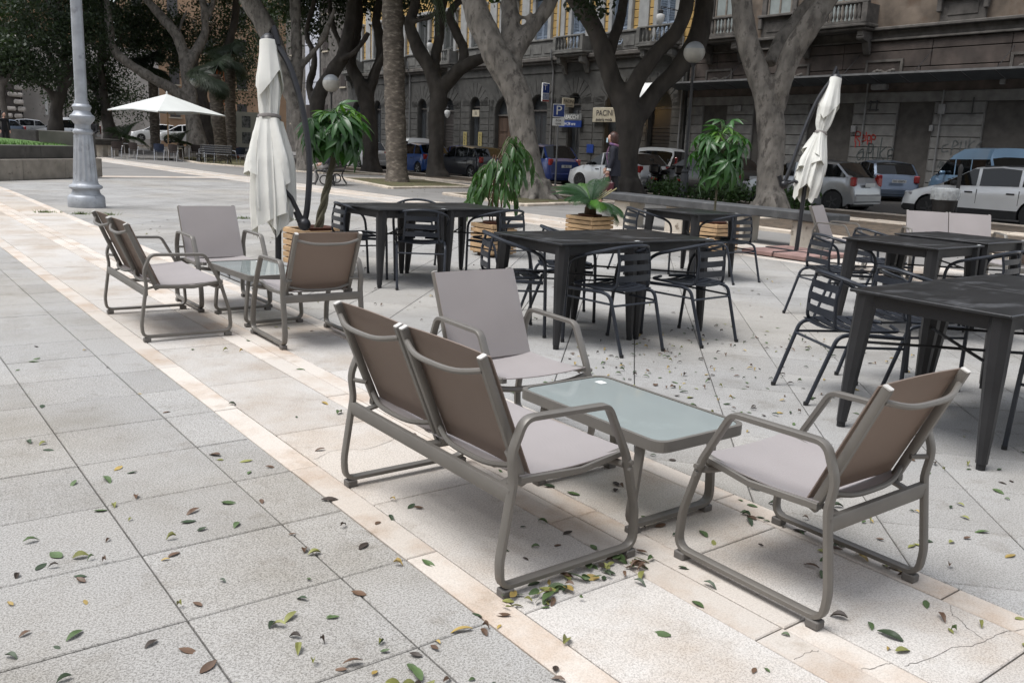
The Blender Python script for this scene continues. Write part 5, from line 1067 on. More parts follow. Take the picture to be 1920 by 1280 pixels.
car('white_hatchback', 'white hatchback whose nose shows left of the walking woman', 23.6, 24.35, 90, white, L=3.97, W=1.73, top=hatch[:-1]+[(3.97, .55)], pillars=(1.95, 2.9), wb=2.54, rim=m_hub)
car('white_van', 'white delivery van behind the dark forked ficus', 29.4, 27.3, 28, white, L=3.9, W=1.7, top=[(q[0]*.97, q[1]*.94, *q[2:]) for q in vanp], belt=(1.0, 1.03), pillars=(1.9,), wb=2.5, van=True, rim=m_hub)
car('blue_suv', 'royal blue compact sport utility car behind the parking sign', 23.65, 29.4, 90, navy, L=4.0, W=1.75, top=suv, pillars=(1.9, 2.85), belt=(1.04, 1.08), wb=2.52, wr=.34, plate='FB 912')
car('dark_hatchback', 'near-black hatchback between the palm-side ficus and the weeping plant', 23.6, 34.2, 90, dnavy, top=hatch, pillars=(2.0, 3.0))
car('blue_hatchback', 'bright blue hatchback right of the palm trunk', 23.6, 38.8, 90, blu2, L=3.8, W=1.67, top=mono, pillars=(1.9, 2.8), wb=2.4)
car('white_microcar', 'small white car left of the palm trunk', 23.4, 44.6, 90, white, L=3.6, W=1.6, top=[(q[0]*.95, q[1], *q[2:]) for q in mono], pillars=(1.75, 2.65), wb=2.3, fo=.75)
car('white_van', 'white van roof behind the small white car left of the palm', 28.8, 48.5, 80, white, L=4.0, W=1.7, top=vanp, belt=(1.05, 1.08), pillars=(1.9, 2.9), van=True, rim=m_hub)
car('black_hatchback', 'black hatchback hidden behind the right-hand planter plant', 23.7, 20.2, 91, black, top=hatch, pillars=(2.0, 3.0))
car('dark_hatchback', 'dark car roof showing right of the closed right-hand parasol', 29.5, 19.9, 90, dnavy, top=hatch, pillars=(2.0, 3.0)); car('dark_hatchback', 'dark blue car behind the dark ficus right of the palm', 29.4, 43.5, 88, navy, top=hatch, pillars=(2.0, 3.0))
zl = gz(10, 78)
car('silver_saloon', 'silver car parked far left in front of the rendered wall', 11.5, 76.3, 172, silver, top=hatch, pillars=(2.0, 3.0), z=gz(11.5, 76)); car('dark_saloon', 'dark car furthest left behind the stone planter', 9.3, 72.5, 172, bgrey, top=hatch, pillars=(2, 3), z=gz(9.3, 72))
car('white_saloon', 'white car under the left half of the open parasol', 22.3, 79.5, 165, white, top=hatch, pillars=(2.0, 3.0), z=.3); car('white_saloon', 'white car under the right half of the open parasol', 22.9, 74.5, 165, white, top=mono, L=3.8, pillars=(1.9, 2.8), wb=2.4, z=.3)
car('grey_van', 'pale van between the planter trees behind the tall lamp post', 12.96, 67.5, 150, silver, L=4.0, W=1.7, top=vanp, belt=(1.05, 1.08), pillars=(1.9, 2.9), van=True, rim=m_hub, z=gz(13, 67))
# scooter parked behind the slim lamp
def scooter(label, x, y, head):
    t = thing('scooter', label, 'scooter', (x, y, gp(x, y)-.11), R(head), None, True)
    for xx in (.62, -.62):
        w_ = MB().lathe([(.1, -.05), (.2, -.055), (.235, -.03), (.235, .03), (.2, .055), (.1, .05)], 16).build('wheel', m_tyre, t, (xx, 0, .235)); w_.rotation_euler = (R(90), 0, 0)
    g = [(.62, .235), (.5, .6), (.42, .95), (.36, 1.02)]; MB().tube([(a, 0, b) for a, b in g], .035, 6).build('fork', m_trim, t)
    MB().tube([(.34, -.33, 1.03), (.4, -.15, 1.05), (.4, .15, 1.05), (.34, .33, 1.03)], .02, 6).build('handlebar', m_trim, t)
    MB().lathe([(.03, 0), (.14, .1), (.17, .3), (.12, .5), (.04, .58)], 10, (.46, 0, .38)).build('front_shield', black, t); MB().box((-.05, 0, .3), (.7, .3, .1), bev=.04).build('footboard', m_trim, t)
    MB().box((-.42, 0, .5), (.7, .34, .34), bev=.12).build('rear_body', black, t); MB().box((-.33, 0, .74), (.75, .28, .12), bev=.05).build('seat', m_trim, t); MB().box((-.8, 0, .62), (.06, .22, .08), bev=.02).build('tail_light', m_red, t)
    MB().box((-.75, 0, .95), (.36, .38, .3), bev=.06).build('top_box', black, t)
    for s in (-1, 1): MB().tube([(.36, s*.2, 1.05), (.34, s*.28, 1.22)], .01, 5).box((.34, s*.3, 1.25), (.02, .12, .08), bev=.009).build('mirror', m_trim, t)
scooter('black scooter with top box behind the slim globe lamp', 23.2, 21.9, 35); scooter('black scooter parked just right of the white hatchback', 23.4, 21.0, 40)
# ---------------------------------------------------------------- lamps, signs, benches, planters, parasols
m_lampm = M('silver_lamp_paint', (.36, .38, .41), rough=.5, var=.14, scale=6, metal=.3, bump=.1, bscale=30, patch=((.24, .25, .27), 5, .57, .1))
def big_lamp(x, y):
    t = thing('street_lamp', 'tall silver cast-iron lamp post with fluted base at left', 'lamp post', (x, y, gz(x, y)))
    MB().lathe([(.29, 0), (.295, .02), (.29, .17), (.265, .2), (.245, .21)], 24).build('base', m_lampm, t)
    MB().lathe([(.24, .205), (.22, .25), (.21, .29), (.25, .31), (.265, .335), (.255, .36), (.22, .375), (.20, .40), (.195, .44)], 24).build('foot_moulding', m_lampm, t)
    pr = [(.19, .44, .0)]+[(.185-.045*s, .46+.72*s, .055) for s in np.linspace(0, 1, 8)]+[(.135, 1.2, 0)]
    MB().lathe(pr, 64, lobes=14).build('fluted_shaft', m_lampm, t)
    MB().lathe([(.13, 1.19), (.15, 1.21), (.16, 1.24), (.15, 1.27), (.125, 1.29), (.12, 1.36), (.17, 1.42), (.195, 1.46), (.19, 1.5), (.15, 1.53), (.125, 1.58), (.14, 1.62), (.15, 1.645), (.14, 1.67), (.115, 1.69), (.11, 1.74)], 24).build('collar', m_lampm, t)
    MB().lathe([(.095, 1.73), (.092, 2.5), (.078, 5), (.065, 7.5)], 20).build('shaft', m_lampm, t)
    for s in (-1, 1): MB().tube(fillet([(0, 0, 7.2), (s*.4, 0, 7.7), (s*1.0, 0, 7.6)], .3, 5), .03, 8).build('arm', m_lampm, t); MB().lathe([(.05, 0), (.2, -.12), (.22, -.2), (.1, -.42), (.02, -.45)], 14, (s*1.0, 0, 7.62)).build('luminaire', m_opal, t)
big_lamp(3.38, 16.28)
m_pole = M('dark_lamp_pole', (.06, .062, .065), rough=.5, var=.15, scale=5, metal=.3)
m_globe = M('grey_globe', (.42, .44, .46), rough=.25, var=.06, scale=2, coat=.3); m_globe2 = M('globe_lower', (.50, .48, .43), rough=.4, var=.12, scale=4)
def globe_lamp(label, x, y, h, r, dz=0):
    t = thing('globe_lamp', label, 'lamp post', (x, y, gz(x, y)+dz), 0, 'globe lamps', True)
    MB().lathe([(.13, -.2), (.13, .02), (.125, .75), (.10, .80), (.115, .84), (.105, .9), (.055, .95), (.045, 1.6), (.038, h-.1), (.06, h-.06), (.09, h)], 14).build('pole', m_pole, t)
    n = 14; up = [(r*math.sin(a), h+r+.0-r*math.cos(a)) for a in np.linspace(math.pi*.60, math.pi-.05, n)]; lo = [(r*math.sin(a), h+r-r*math.cos(a)) for a in np.linspace(.35, math.pi*.60, n)]
    g = MB().lathe(lo, 22).build('globe', m_globe2, t); MB().lathe(up, 22).build('globe_cap', m_globe, g); return t
globe_lamp('globe lamp on a slim pole left of the pale forked ficus', 21.0, 18.7, 4.05, .32)
globe_lamp('globe lamp between the leaning pale ficus and the T sign', 22.0, 28.9, 4.3, .30); globe_lamp('globe lamp above the braided-trunk plant', 16.8, 34.6, 3.3, .36)
globe_lamp('globe lamp in front of the information boards', 17.6, 54.6, 3.75, .36, .2); globe_lamp('globe lamp far left before the rendered wall', 8.4, 62.5, 3.35, .36, .3)
# parking sign
def psign(label, x, y, z0, sc, txt, extra):
    t = thing('parking_sign', label, 'sign', (x, y, gz(x, y)), R(-37), None, True)
    MB().tube([(0, 0, -.2), (0, 0, z0+sc+.05)], .03, 8).build('post', m_pipe, t); pb('plate', -sc*.5, sc*.5, -.06, -.035, z0, z0+sc*1.1, m_wht, t); pb('blue_field', -sc*.46, sc*.46, -.066, -.0605, z0+.03, z0+sc*1.1-.03, m_blue, t)
    if txt: text_obj(t, txt, (0, -.072, z0+sc*.55), sc*1.05, m_wht, rz=0)
    else: pb('white_square', -sc*.24, sc*.24, -.073, -.0665, z0+sc*.3, z0+sc*.85, m_wht, t); pb('dark_mark', -sc*.12, sc*.14, -.079, -.0735, z0+sc*.45, z0+sc*.7, m_ink, t)
    if extra: p = pb('lower_plate', -sc*.5, sc*.5, -.06, -.035, z0-.3, z0-.03, m_wht, t); text_obj(p, '0-24\nzona', (0, -.065, z0-.165), .11, m_ink, rz=0)
psign('blue parking sign with white P on a grey post by the blue car', 21.6, 25.6, 2.52, .44, 'P', True); psign('blue sign with a white square behind the braided plant', 23.0, 45.5, 2.35, .6, None, False)
# stone bench
m_bslab = M('bench_granite', (.065, .067, .07), rough=.7, var=.2, scale=5, patch=((.12, .12, .12), 3, .55, .15)); m_bleg = M('bench_travertine', (.46, .42, .36), rough=.8, var=.15, scale=4, bump=.3, bscale=14, patch=((.16, .13, .10), 5, .6, .08))
def stone_bench(label, y0, y1, x, legs):
    t = thing('stone_bench', label, 'bench', (x, (y0+y1)/2, gz(x, (y0+y1)/2)), R(0)); h = (y1-y0)/2
    MB().bx(-.28, .28, -h, h, .43, .56, bev=.015).build('seat_slab', m_bslab, t)
    for k in range(legs): yy = -h+.45+(2*h-.9)*k/(legs-1); MB().bx(-.2, .2, yy-.2, yy+.2, -.05, .428, bev=.012).build('leg', m_bleg, t)
stone_bench('long grey stone bench on pale blocks behind the lone table', 7.2, 11.9, 11.45, 4)
# iron park bench with a seated person, and another by the parasol
def iron_bench(label, x, y, rz, dz=0):
    t = thing('iron_bench', label, 'bench', (x, y, gz(x, y)+dz), rz)
    for s in (-1, 1):
        MB().tube(catmull([(s*.75, -.3, .02), (s*.75, -.2, .25), (s*.75, -.25, .43), (s*.75, .2, .42), (s*.75, .3, .85)], 4), .025, 6).tube(catmull([(s*.75, .3, .02), (s*.75, .15, .25), (s*.75, .2, .42)], 4), .025, 6).build('end_frame', m_iron, t)
        MB().tube([(s*.75+math.cos(a)*.0, -.02+math.cos(a)*.13, .17+math.sin(a)*.13) for a in np.linspace(0, 2*math.pi, 13)[:-1]], .02, 6, closed=True).build('scroll', m_iron, t)
    for k in range(5): MB().box((0, -.2+.1*k, .45), (1.6, .075, .03), bev=.008).build('seat_slat', m_iron, t)
    for k in range(4): MB().box((0, .235+.03*k, .55+.1*k), (1.6, .03, .075), bev=.008).build('back_slat', m_iron, t)
    for xx in (-.45, -.15, .15, .45): MB().tube([(xx+math.cos(a)*.13, 0, .15+math.sin(a)*.13) for a in np.linspace(0, 2*math.pi, 13)[:-1]], .015, 5, closed=True).build('ring', m_iron, t)
iron_bench('curly iron bench with a seated person behind the braided plant', 12.0, 24.75, R(-130)); iron_bench('curly iron bench right of the open parasol', 14.9, 43.6, R(-40), 0)
# wooden crates with plants
m_pine = M('pine_slat', (.50, .33, .18), rough=.7, var=.16, scale=3, stretch=(3, 1, 8), rand=.12)
def crate(label, x, y, rz, w, h, rows, dz=0):
    t = thing('wooden_planter', label, 'planter', (x, y, gz(x, y)+dz), rz, 'slatted pine planters')
    pb('liner', -w/2+.05, w/2-.05, -w/2+.05, w/2-.05, .06, h-.06, m_soil, t)
    for r_ in range(rows):
        z = .05+(h-.05)*r_/rows; hh = (h-.05)/rows-.012
        for k in range(4):
            o = MB().box((0, -w/2+.012, z+hh/2), (w-(.05 if (r_+k) % 2 else 0), .024, hh), bev=.004).build('slat', m_pine, t); o.rotation_euler = (0, 0, k*math.pi/2)
    for s in (-1, 1):
        for q in (-1, 1): MB().bx(s*(w/2-.05)-.02, s*(w/2-.05)+.02, q*(w/2-.05)-.02, q*(w/2-.05)+.02, .03, h-.01).build('corner_post', m_pine, t)
    pb('runner', -w/2+.06, w/2-.06, -w/2+.08, -w/2+.16, 0, .048, m_wood, t); pb('runner', -w/2+.06, w/2-.06, w/2-.16, w/2-.08, 0, .048, m_wood, t)
    MB().lathe([(w*.3, h-.05), (w*.36, h+.012), (w*.33, h+.014), (w*.30, h-.04)], 18).build('pot_rim', M('plastic_pot', (.16, .07, .05), rough=.6), t)
    return t
CR1, CR2, CR3, CR4 = (3.97, 8.54), (6.57, 8.93), (8.74, 9.53), (9.72, 8.05)
crate('tall slatted pine planter behind the lounge armchair, holding the braided-trunk plant', *CR1, R(4), .50, .43, 6); crate('slatted pine planter right of the left table pair, holding the weeping plant', *CR2, R(5), .42, .42, 6)
crate('slatted pine planter behind the middle tables, holding the cycad', *CR3, R(8), .5, .42, 6); crate('slatted pine planter under the lone table, holding the second umbrella-leaved plant', *CR4, R(3), .52, .42, 6)
m_pleaf = leaf_mat('glossy_plant_leaf', (.038, .098, .028), .35); m_pleaf2 = leaf_mat('young_plant_leaf', (.07, .15, .025), .2); m_wleaf = leaf_mat('long_leaf', (.045, .10, .03), .3); m_gtrunk = M('green_bark', (.13, .12, .08), rough=.85, var=.25, scale=9, bump=.4, bscale=30, stretch=(1, 1, .3))
for m_ in (m_pleaf, m_pleaf2, m_wleaf): m_.node_tree.nodes['Principled BSDF'].inputs['Roughness'].default_value = .32
def leaf_grid(L, w, droop, fold=.25, n=6):
    """one leaf blade along +x with folded midrib and drooping tip"""
    P = []; a = 0
    x = z = 0
    rows = []
    for i in range(n+1):
        s = i/n; wd = w*math.sin(math.pi*min(.97, .06+.94*s)**.85)*.5
        rows.append([(x, -wd, z+fold*wd), (x, -wd*.5, z+fold*wd*.4), (x, 0, z), (x, wd*.5, z+fold*wd*.4), (x, wd, z+fold*wd)])
        a -= droop/n; x += math.cos(a)*L/n; z += math.sin(a)*L/n
    return rows
def palmate(L, k, mat):
    mb = MB(); mb.tube([(-.28, 0, .02), (-.12, 0, .03), (0, 0, 0)], .004, 5)
    for i in range(k):
        a = (i/(k-1)-.5)*math.pi*1.45; rot = Matrix.Rotation(a, 3, 'Z') @ Matrix.Rotation(.35, 3, 'Y'); l = L*(1-.25*abs(i/(k-1)-.5)*2)
        mb.sheet([[tuple(rot @ Vector(p)) for p in r_] for r_ in leaf_grid(l, l*.27, .55)])
    return mb.mesh('palmate_leaf', mat)
PAL = [palmate(.24, 6, m_pleaf), palmate(.28, 7, m_pleaf), palmate(.2, 5, m_pleaf2)]
def dirq(d, roll=0): return (Vector(d).normalized().to_track_quat('X', 'Z').to_matrix() @ Matrix.Rotation(roll, 3, 'X')).to_euler()
def money_tree(label, x, y, z0, th, cr, ch, n, lean=(0, 0), sc=1, braided=True):
    t = thing('potted_plant', label, 'plant', (x, y, gz(x, y)+z0), 0, 'plants in pine planters')
    st = []
    for k in range(3 if braided else 1):
        P = []
        for i in range(25):
            s = i/24; a = s*9+k*2.094; r_ = .03*(1-.5*s) if braided else 0; P.append((lean[0]*s+math.cos(a)*r_, lean[1]*s+math.sin(a)*r_, th*s-.08))
        MB().tube(P, [.026*(1-.35*i/24)*(1.35 if i < 3 else 1) if braided else .02-.006*i/24 for i in range(25)], 7).build('stem', m_gtrunk, t)
    top = Vector((lean[0], lean[1], th-.08))
    for i in range(n):
        ga = i*2.399; u = (i+.5)/n; el = math.asin(1-1.75*u) if u < .95 else -.8; rr_ = rnd.uniform(.55, 1); d = Vector((math.cos(ga)*math.cos(el), math.sin(ga)*math.cos(el), math.sin(el)))
        c = top+Vector((d.x*cr*rr_, d.y*cr*rr_, ch*.45+d.z*ch*.55*rr_))
        o = link('leaf', PAL[2] if d.z > .6 and rnd.random() < .6 else PAL[i % 2], t, c); dd = Vector((d.x, d.y, d.z*.5-.75+.5*max(0, d.z))); o.rotation_euler = dirq(dd, rnd.uniform(-.4, .4)); s_ = sc*rnd.uniform(.8, 1.15); o.scale = (s_,)*3
        if i % 4 == 0: MB().tube(catmull([top, (top+c)*.5+Vector((0, 0, .08)), c-dd.normalized()*.25*s_], 4), .006, 5).build('branch', m_gtrunk, t)
    return t
money_tree('braided-trunk plant with a round crown of umbrella leaves behind the lounge armchair', *CR1, .40, .86, .34, .52, 74, (.16, -.09), .86)
money_tree('loose-crowned umbrella-leaved plant behind the lone table', *CR4, .38, .62, .40, .95, 62, (.02, .02), .95, False)
# weeping long-leaved plant
wl = [MB().sheet(leaf_grid(.24, .055, d, .3)).mesh('long_leaf', m_wleaf) for d in (.3, .7, 1.0)]
def weeping(label, x, y, z0):
    t = thing('potted_plant', label, 'plant', (x, y, gz(x, y)+z0), 0, 'plants in pine planters')
    for k in range(4):
        a = k*1.6+.5; MB().tube(catmull([(math.cos(a)*.05, math.sin(a)*.05, -.05), (math.cos(a)*.09, math.sin(a)*.09, .35), (math.cos(a)*.05, math.sin(a)*.05, .85)], 5), .009, 6).build('stem', M('red_brown_stem', (.12, .06, .035), rough=.8), t)
    for b in range(23):
        a = b*2.399; u_ = (b*.37) % 1; R_ = (.14+.40*((b*.618) % 1))*(1.15-.45*u_); hz_ = .48+.60*u_-.15*R_; P = catmull([(0, 0, .55+.02*b % .3), (.05+math.cos(a)*R_*.5, -.04+math.sin(a)*R_*.5, hz_+.08), (.09+math.cos(a)*R_*.9, -.07+math.sin(a)*R_*.9, hz_), (.1+math.cos(a)*R_*1.1, -.08+math.sin(a)*R_*1.1, hz_-.22)], 5)
        MB().tube(P, .005, 5).build('branch', m_gtrunk, t)
        for k in range(11):
            q = P[min(len(P)-1, 5+k)]; aa = a+(-1)**k*rnd.uniform(.3, 1.2); o = link('leaf', wl[k % 3], t, tuple(q)); o.rotation_euler = dirq((math.cos(aa)*.55, math.sin(aa)*.55, -.75+rnd.uniform(-.25, .35)), rnd.uniform(-.6, .6)); s_ = rnd.uniform(.8, 1.2); o.scale = (s_,)*3
    return t
weeping('weeping plant with long drooping leaves right of the left table pair', *CR2, .40)
# cycad
m_cyc = leaf_mat('cycad_leaf', (.03, .075, .03), .2); m_cyc2 = leaf_mat('cycad_young', (.07, .17, .03), .2)
def cyc_mesh(mat):
    m = frond_mesh(.62, .25, 34, .15, 'cycad_frond'); m.materials.clear(); m.materials.append(mat); return m
cf, cf2 = cyc_mesh(m_cyc), cyc_mesh(m_cyc2)
t = thing('cycad', 'cycad with feathery dark fronds and a pale flower stalk behind the middle tables', 'plant', (*CR3, gz(*CR3)+.42), 0, 'plants in pine planters')
MB().lathe([(.07, -.1), (.09, .0), (.085, .1), (.05, .17)], 10).build('stem', M('cycad_stem', (.10, .06, .04), rough=.95, bump=.8, bscale=40), t)
for k in range(26):
    o = link('frond', cf2 if k in (3, 7, 11) else cf, t, (0, 0, .14)); o.rotation_euler = (rnd.uniform(-.2, .2), -R(-15+75*((k*.618) % 1)), k*2.399); s_ = rnd.uniform(.85, 1.1); o.scale = (s_,)*3
m_stalk = M('pale_stalk', (.45, .40, .2), rough=.7)
for k in range(4): MB().tube(catmull([(0, 0, .15), (.08+.03*k, -.02*k, .26), (.2+.05*k, -.05*k, .34+.02*k)], 4), .008, 5).build('flower_stalk', m_stalk, t)
for (lab, x, y, s_) in (('bushy small palm in front of the open parasol chairs', 13.8, 55.5, 2.2), ('low cycad to the right under the open parasol', 15.3, 50.2, 1.6)):
    t = thing('cycad', lab, 'plant', (x, y, gz(x, y)+.35)); MB().lathe([(.2, -.5), (.22, .3), (.12, .5)], 10).build('stem', m_palm, t)
    for k in range(22): o = link('frond', fr_big, t, (0, 0, .45)); o.rotation_euler = (0, -R(-5+75*((k*.618) % 1)), k*2.399); o.scale = (s_*.22,)*3
# cantilever parasols, closed
m_canv = M('cream_canvas', (.80, .795, .76), rough=.85, var=.05, scale=2, bump=.2, bscale=14); m_pblk = M('parasol_black', (.018, .018, .021), rough=.4, var=.15, scale=8, metal=.2)
_t, _b = nodes(m_canv); _tr = _t.nodes.new('ShaderNodeBsdfTranslucent'); _tr.inputs[0].default_value = (.84, .82, .70, 1); _ms = _t.nodes.new('ShaderNodeMixShader'); _ms.inputs[0].default_value = .3
_t.links.new(_b.outputs[0], _ms.inputs[1]); _t.links.new(_tr.outputs[0], _ms.inputs[2]); _t.links.new(_ms.outputs[0], _t.nodes['Material Output'].inputs[0])
def furled(axis0, axis1, prof, seg=120, folds=8, seed=1, amp=.36, hem=None, s0=0):
    """hanging folded cloth: prof = [(t along the axis, radius, fold depth)]; hem(angle) scales the length"""
    r_ = random.Random(seed); ph = [r_.uniform(0, 6.28) for _ in range(4)]; a0, a1 = Vector(axis0), Vector(axis1); ax = (a1-a0).normalized(); u = ax.cross(Vector((0, 1, 0))).normalized(); v = ax.cross(u); L = (a1-a0).length
    g = []
    for (s, rad, fd) in prof:
        row = []
        for k in range(seg+1):
            a = 2*math.pi*(k % seg)/seg
            h = hem(a) if hem else 1; sa = s0+(s-s0)*h
            rad2 = float(np.interp(sa, [q[0] for q in prof], [q[1] for q in prof]))
            f = (1.1-1.9*abs(math.sin(folds*.5*a+ph[0]+1.1*s)))*.55+(.5-abs(math.sin(folds*a+ph[1]+1.7*s)))*.4+.3*math.cos(3*a+ph[2]+3.1*s); rr_ = rad2*(1+fd*amp*f)
            row.append(tuple(a0+ax*sa*L+(u*math.cos(a)+v*math.sin(a))*rr_))
        g.append(row)
    return g
def interp_prof(P, n=34):
    P = np.array(P); s = np.linspace(0, 1, n); return [(q, float(np.interp(q, P[:, 0], P[:, 1])), float(np.interp(q, P[:, 0], P[:, 2]))) for q in s]
def hem_pts(k, ph, lo, hi):                      # hem running down to k points
    def f(a):
        q = ((a-ph)/(2*math.pi)*k) % 1; return lo+(hi-lo)*(1-abs(2*q-1))
    return f
def hem_spiral(ph, lo, hi):                      # hem falling steadily round the cloth
    return lambda a: lo+(hi-lo)*(((a-ph)/(2*math.pi)) % 1)
def parasol(label, x, y, top, bot, prof, tie, arm, post, seed, sp):
    t = thing('cantilever_parasol', label, 'parasol', (x, y, gz(x, y)), 0, 'closed cantilever parasols')
    a0, a1 = Vector(top), Vector(bot); P = interp_prof(prof, 40); ax = (a1-a0).normalized()
    cl = MB().sheet(furled(a0, a1, P, seed=seed, hem=hem_pts(3, .4, .86, 1.0)), -.003).build('canopy', [m_canv, m_canv], t)
    P2 = [(s, r*1.10+.012, f) for s, r, f in P if s >= tie]; MB().sheet(furled(a0, a1, P2, seed=seed+3, folds=5, amp=.4, hem=hem_spiral(sp, .35, .92), s0=tie), -.003).build('outer_fold', [m_canv, m_canv], cl)
    P4 = [(s, r*1.14+.014, f) for s, r, f in P if s >= tie]; MB().sheet(furled(a0, a1, P4, seed=seed+5, folds=4, amp=.4, hem=hem_pts(1, sp+2.2, .22, .62), s0=tie), -.003).build('outer_fold', [m_canv, m_canv], cl)
    P3 = [(s, r*1.22+.02, f*.7) for s, r, f in P if s <= tie*.85]; MB().sheet(furled(a0, a1, P3, seed=seed+1, folds=4, hem=hem_pts(2, 1.1, .5, .98)), -.003).build('top_flap', [m_canv, m_canv], cl)
    p = a0+(a1-a0)*tie; rt = float(np.interp(tie, [q[0] for q in prof], [q[1] for q in prof])); u = ax.cross(Vector((0, 1, 0))).normalized(); v = ax.cross(u)
    MB().tube([p+(u*math.cos(a)+v*math.sin(a))*(rt*1.12+.016) for a in np.linspace(0, 2*math.pi, 25)[:-1]], 0, closed=True, flat=(.014, .034), up=tuple(-ax)).build('tie_strap', M('strap_grey', (.22, .20, .19), rough=.8), cl)
    MB().tube([a0-ax*.07, a0-ax*.03, a0+ax*.02], [.03, .075, .08], 12).build('hub', m_pblk, t); MB().tube([a0-ax*.05, Vector(arm[0])+Vector((0, 0, .05)), Vector(arm[1])], 0, flat=(.07, .06)).build('hinge', m_pblk, t)
    q = catmull(arm, 8); am = MB().tube(q, 0, flat=(.05, .044), up=(0, 1, 0)).build('arm', m_pblk, t)
    v_, f_ = ico(.065, 2); e = arm[-1]; MB().add([(p_[0]+e[0], p_[1]+e[1], p_[2]+e[2]) for p_ in v_], f_, True).build('joint', m_pblk, am)
    pm = MB().tube(post, .03, 12).build('post', m_pblk, t); j = Vector(post[-1]); MB().tube([Vector(e), (Vector(e)+j)*.5+Vector((0, 0, .06)), j], .022, 8).build('strut', m_pblk, t)
    MB().tube([Vector(e)+Vector((-.06, .05, .12)), Vector(e)+Vector((-.03, .02, .02))], .035, 8).build('crank', m_pblk, am)
    MB().tube([a0+ax*.1+Vector((.05, .02, 0)), a0+ax*.75+Vector((.07, .03, 0))], .02, 8).build('centre_pole', m_pblk, t)
    for k, (dx, dy) in enumerate(((.5, 0), (-.5, 0), (0, .5), (0, -.5))): MB().box((post[0][0]+dx*.5, post[0][1]+dy*.5, .05), (.5 if dx else .06, .06 if dx else .5, .04), bev=.006).build('foot_bar', m_pblk, t)
    return t
parasol('big closed cream cantilever parasol with curved black arm at left', 3.3, 8.1, (.185, .476, 2.235), (.03, .08, .36), [(0, .055, .1), (.06, .06, .3), (.22, .10, .7), (.36, .085, .8), (.385, .08, .5), (.42, .09, .6), (.6, .155, .9), (.8, .175, 1), (1, .16, 1)], .385,
 [(.225, .45, 2.31), (.25, .41, 2.2), (.33, .287, 1.982), (.387, .131, 1.583), (.394, 0, 1.131), (.344, -.075, .726), (.30, -.092, .52)], [(.09, .04, 0), (.09, .04, .9)], 4, 2.6)
parasol('closed cream cantilever parasol leaning on its black arm at right', 10.45, 7.3, (.785, .105, 2.43), (.24, .04, .72), [(0, .05, .1), (.08, .06, .3), (.25, .11, .9), (.38, .09, .9), (.44, .055, .4), (.5, .075, .6), (.68, .15, .9), (.85, .16, 1), (1, .13, 1)], .44,
 [(.80, .12, 2.52), (.776, .126, 2.46), (.568, .193, 2.148), (.383, .223, 1.739), (.213, .232, 1.296), (.07, .245, .95)], [(.12, -.05, 0), (.26, .03, .95)], 9, 1.2)
m_base = M('red_base_tile', (.30, .19, .17), rough=.8, var=.15, scale=5, rand=.12); m_bslb = M('grey_base_slab', (.30, .31, .32), rough=.8, var=.12, scale=8, rand=.1)
for (px_, py_, mt, lab, w) in ((10.55, 7.25, m_base, 'reddish base tile under the right-hand parasol, %s', .5), (3.37, 8.12, m_bslb, 'grey base slab under the big closed parasol, %s', .46)):
    for k, (dx, dy) in enumerate(((-.5, -.5), (.5, -.5), (-.5, .5), (.5, .5))):
        x, y = px_+dx*(w+.03), py_+dy*(w+.03); o = MB().box((0, 0, .035), (w, w, .055), bev=.006).build('base_slab', mt, None, (x, y, gz(x, y))); tag(o, lab % ('nearest quarter', 'quarter towards the street', 'left quarter', 'quarter furthest away')[k], 'slab', 'parasol ballast slabs')
# third lounge group, far right
copy_tree(CHP, None, (9.9, 6.18, gz(9.9, 6.2)), R(196), 'taupe lounge armchair in front of the stone bench, right of the second parasol')
lounge('lounge_sofa', 'two-seat taupe lounge sofa with pale back behind the right-hand tables', 'sofa', 1.03, 2, (10.35, 5.0, gz(10.3, 5)), R(133), G1)
copy_tree(CHP, None, (9.62, 3.98, gz(9.6, 4)), R(-18), 'taupe lounge armchair at the right edge before the white car, back turned')
low_table('low glass coffee table half hidden behind the right-hand tables', (9.5, 5.2, gz(9.5, 5.2)), R(-10))
# litter bin with a clear bag
t = thing('litter_bin', 'black litter bin with clear plastic bag before the white car', 'bin', (19.5, 9.75, gz(19.5, 9.75)), 0, None, True)
MB().lathe([(.16, .15), (.2, .2), (.27, .75), (.28, .78)], 18).build('bucket', m_trim, t); MB().tube([(.32, -.1, -.1), (.32, -.1, 1.25)], .045, 8).build('post', m_trim, t)
m_bag = M('clear_bag', (.62, .65, .66), rough=.2, var=.15, scale=14, bump=.8, bscale=22, alpha=.55); g = [[((r_+.012*math.sin(7*a+z*30))*math.cos(a), (r_+.012*math.sin(7*a+z*30))*math.sin(a), z) for a in np.linspace(0, 2*math.pi, 29)] for r_, z in ((.29, .60), (.30, .68), (.295, .76), (.29, .84), (.25, .86), (.2, .75))]; MB().sheet(g).build('bag', m_bag, t); MB().lathe([(.05, 1.2), (.055, 1.3), (.02, 1.38)], 8, (.32, -.1, 0)).build('post_cap', m_trim, t)
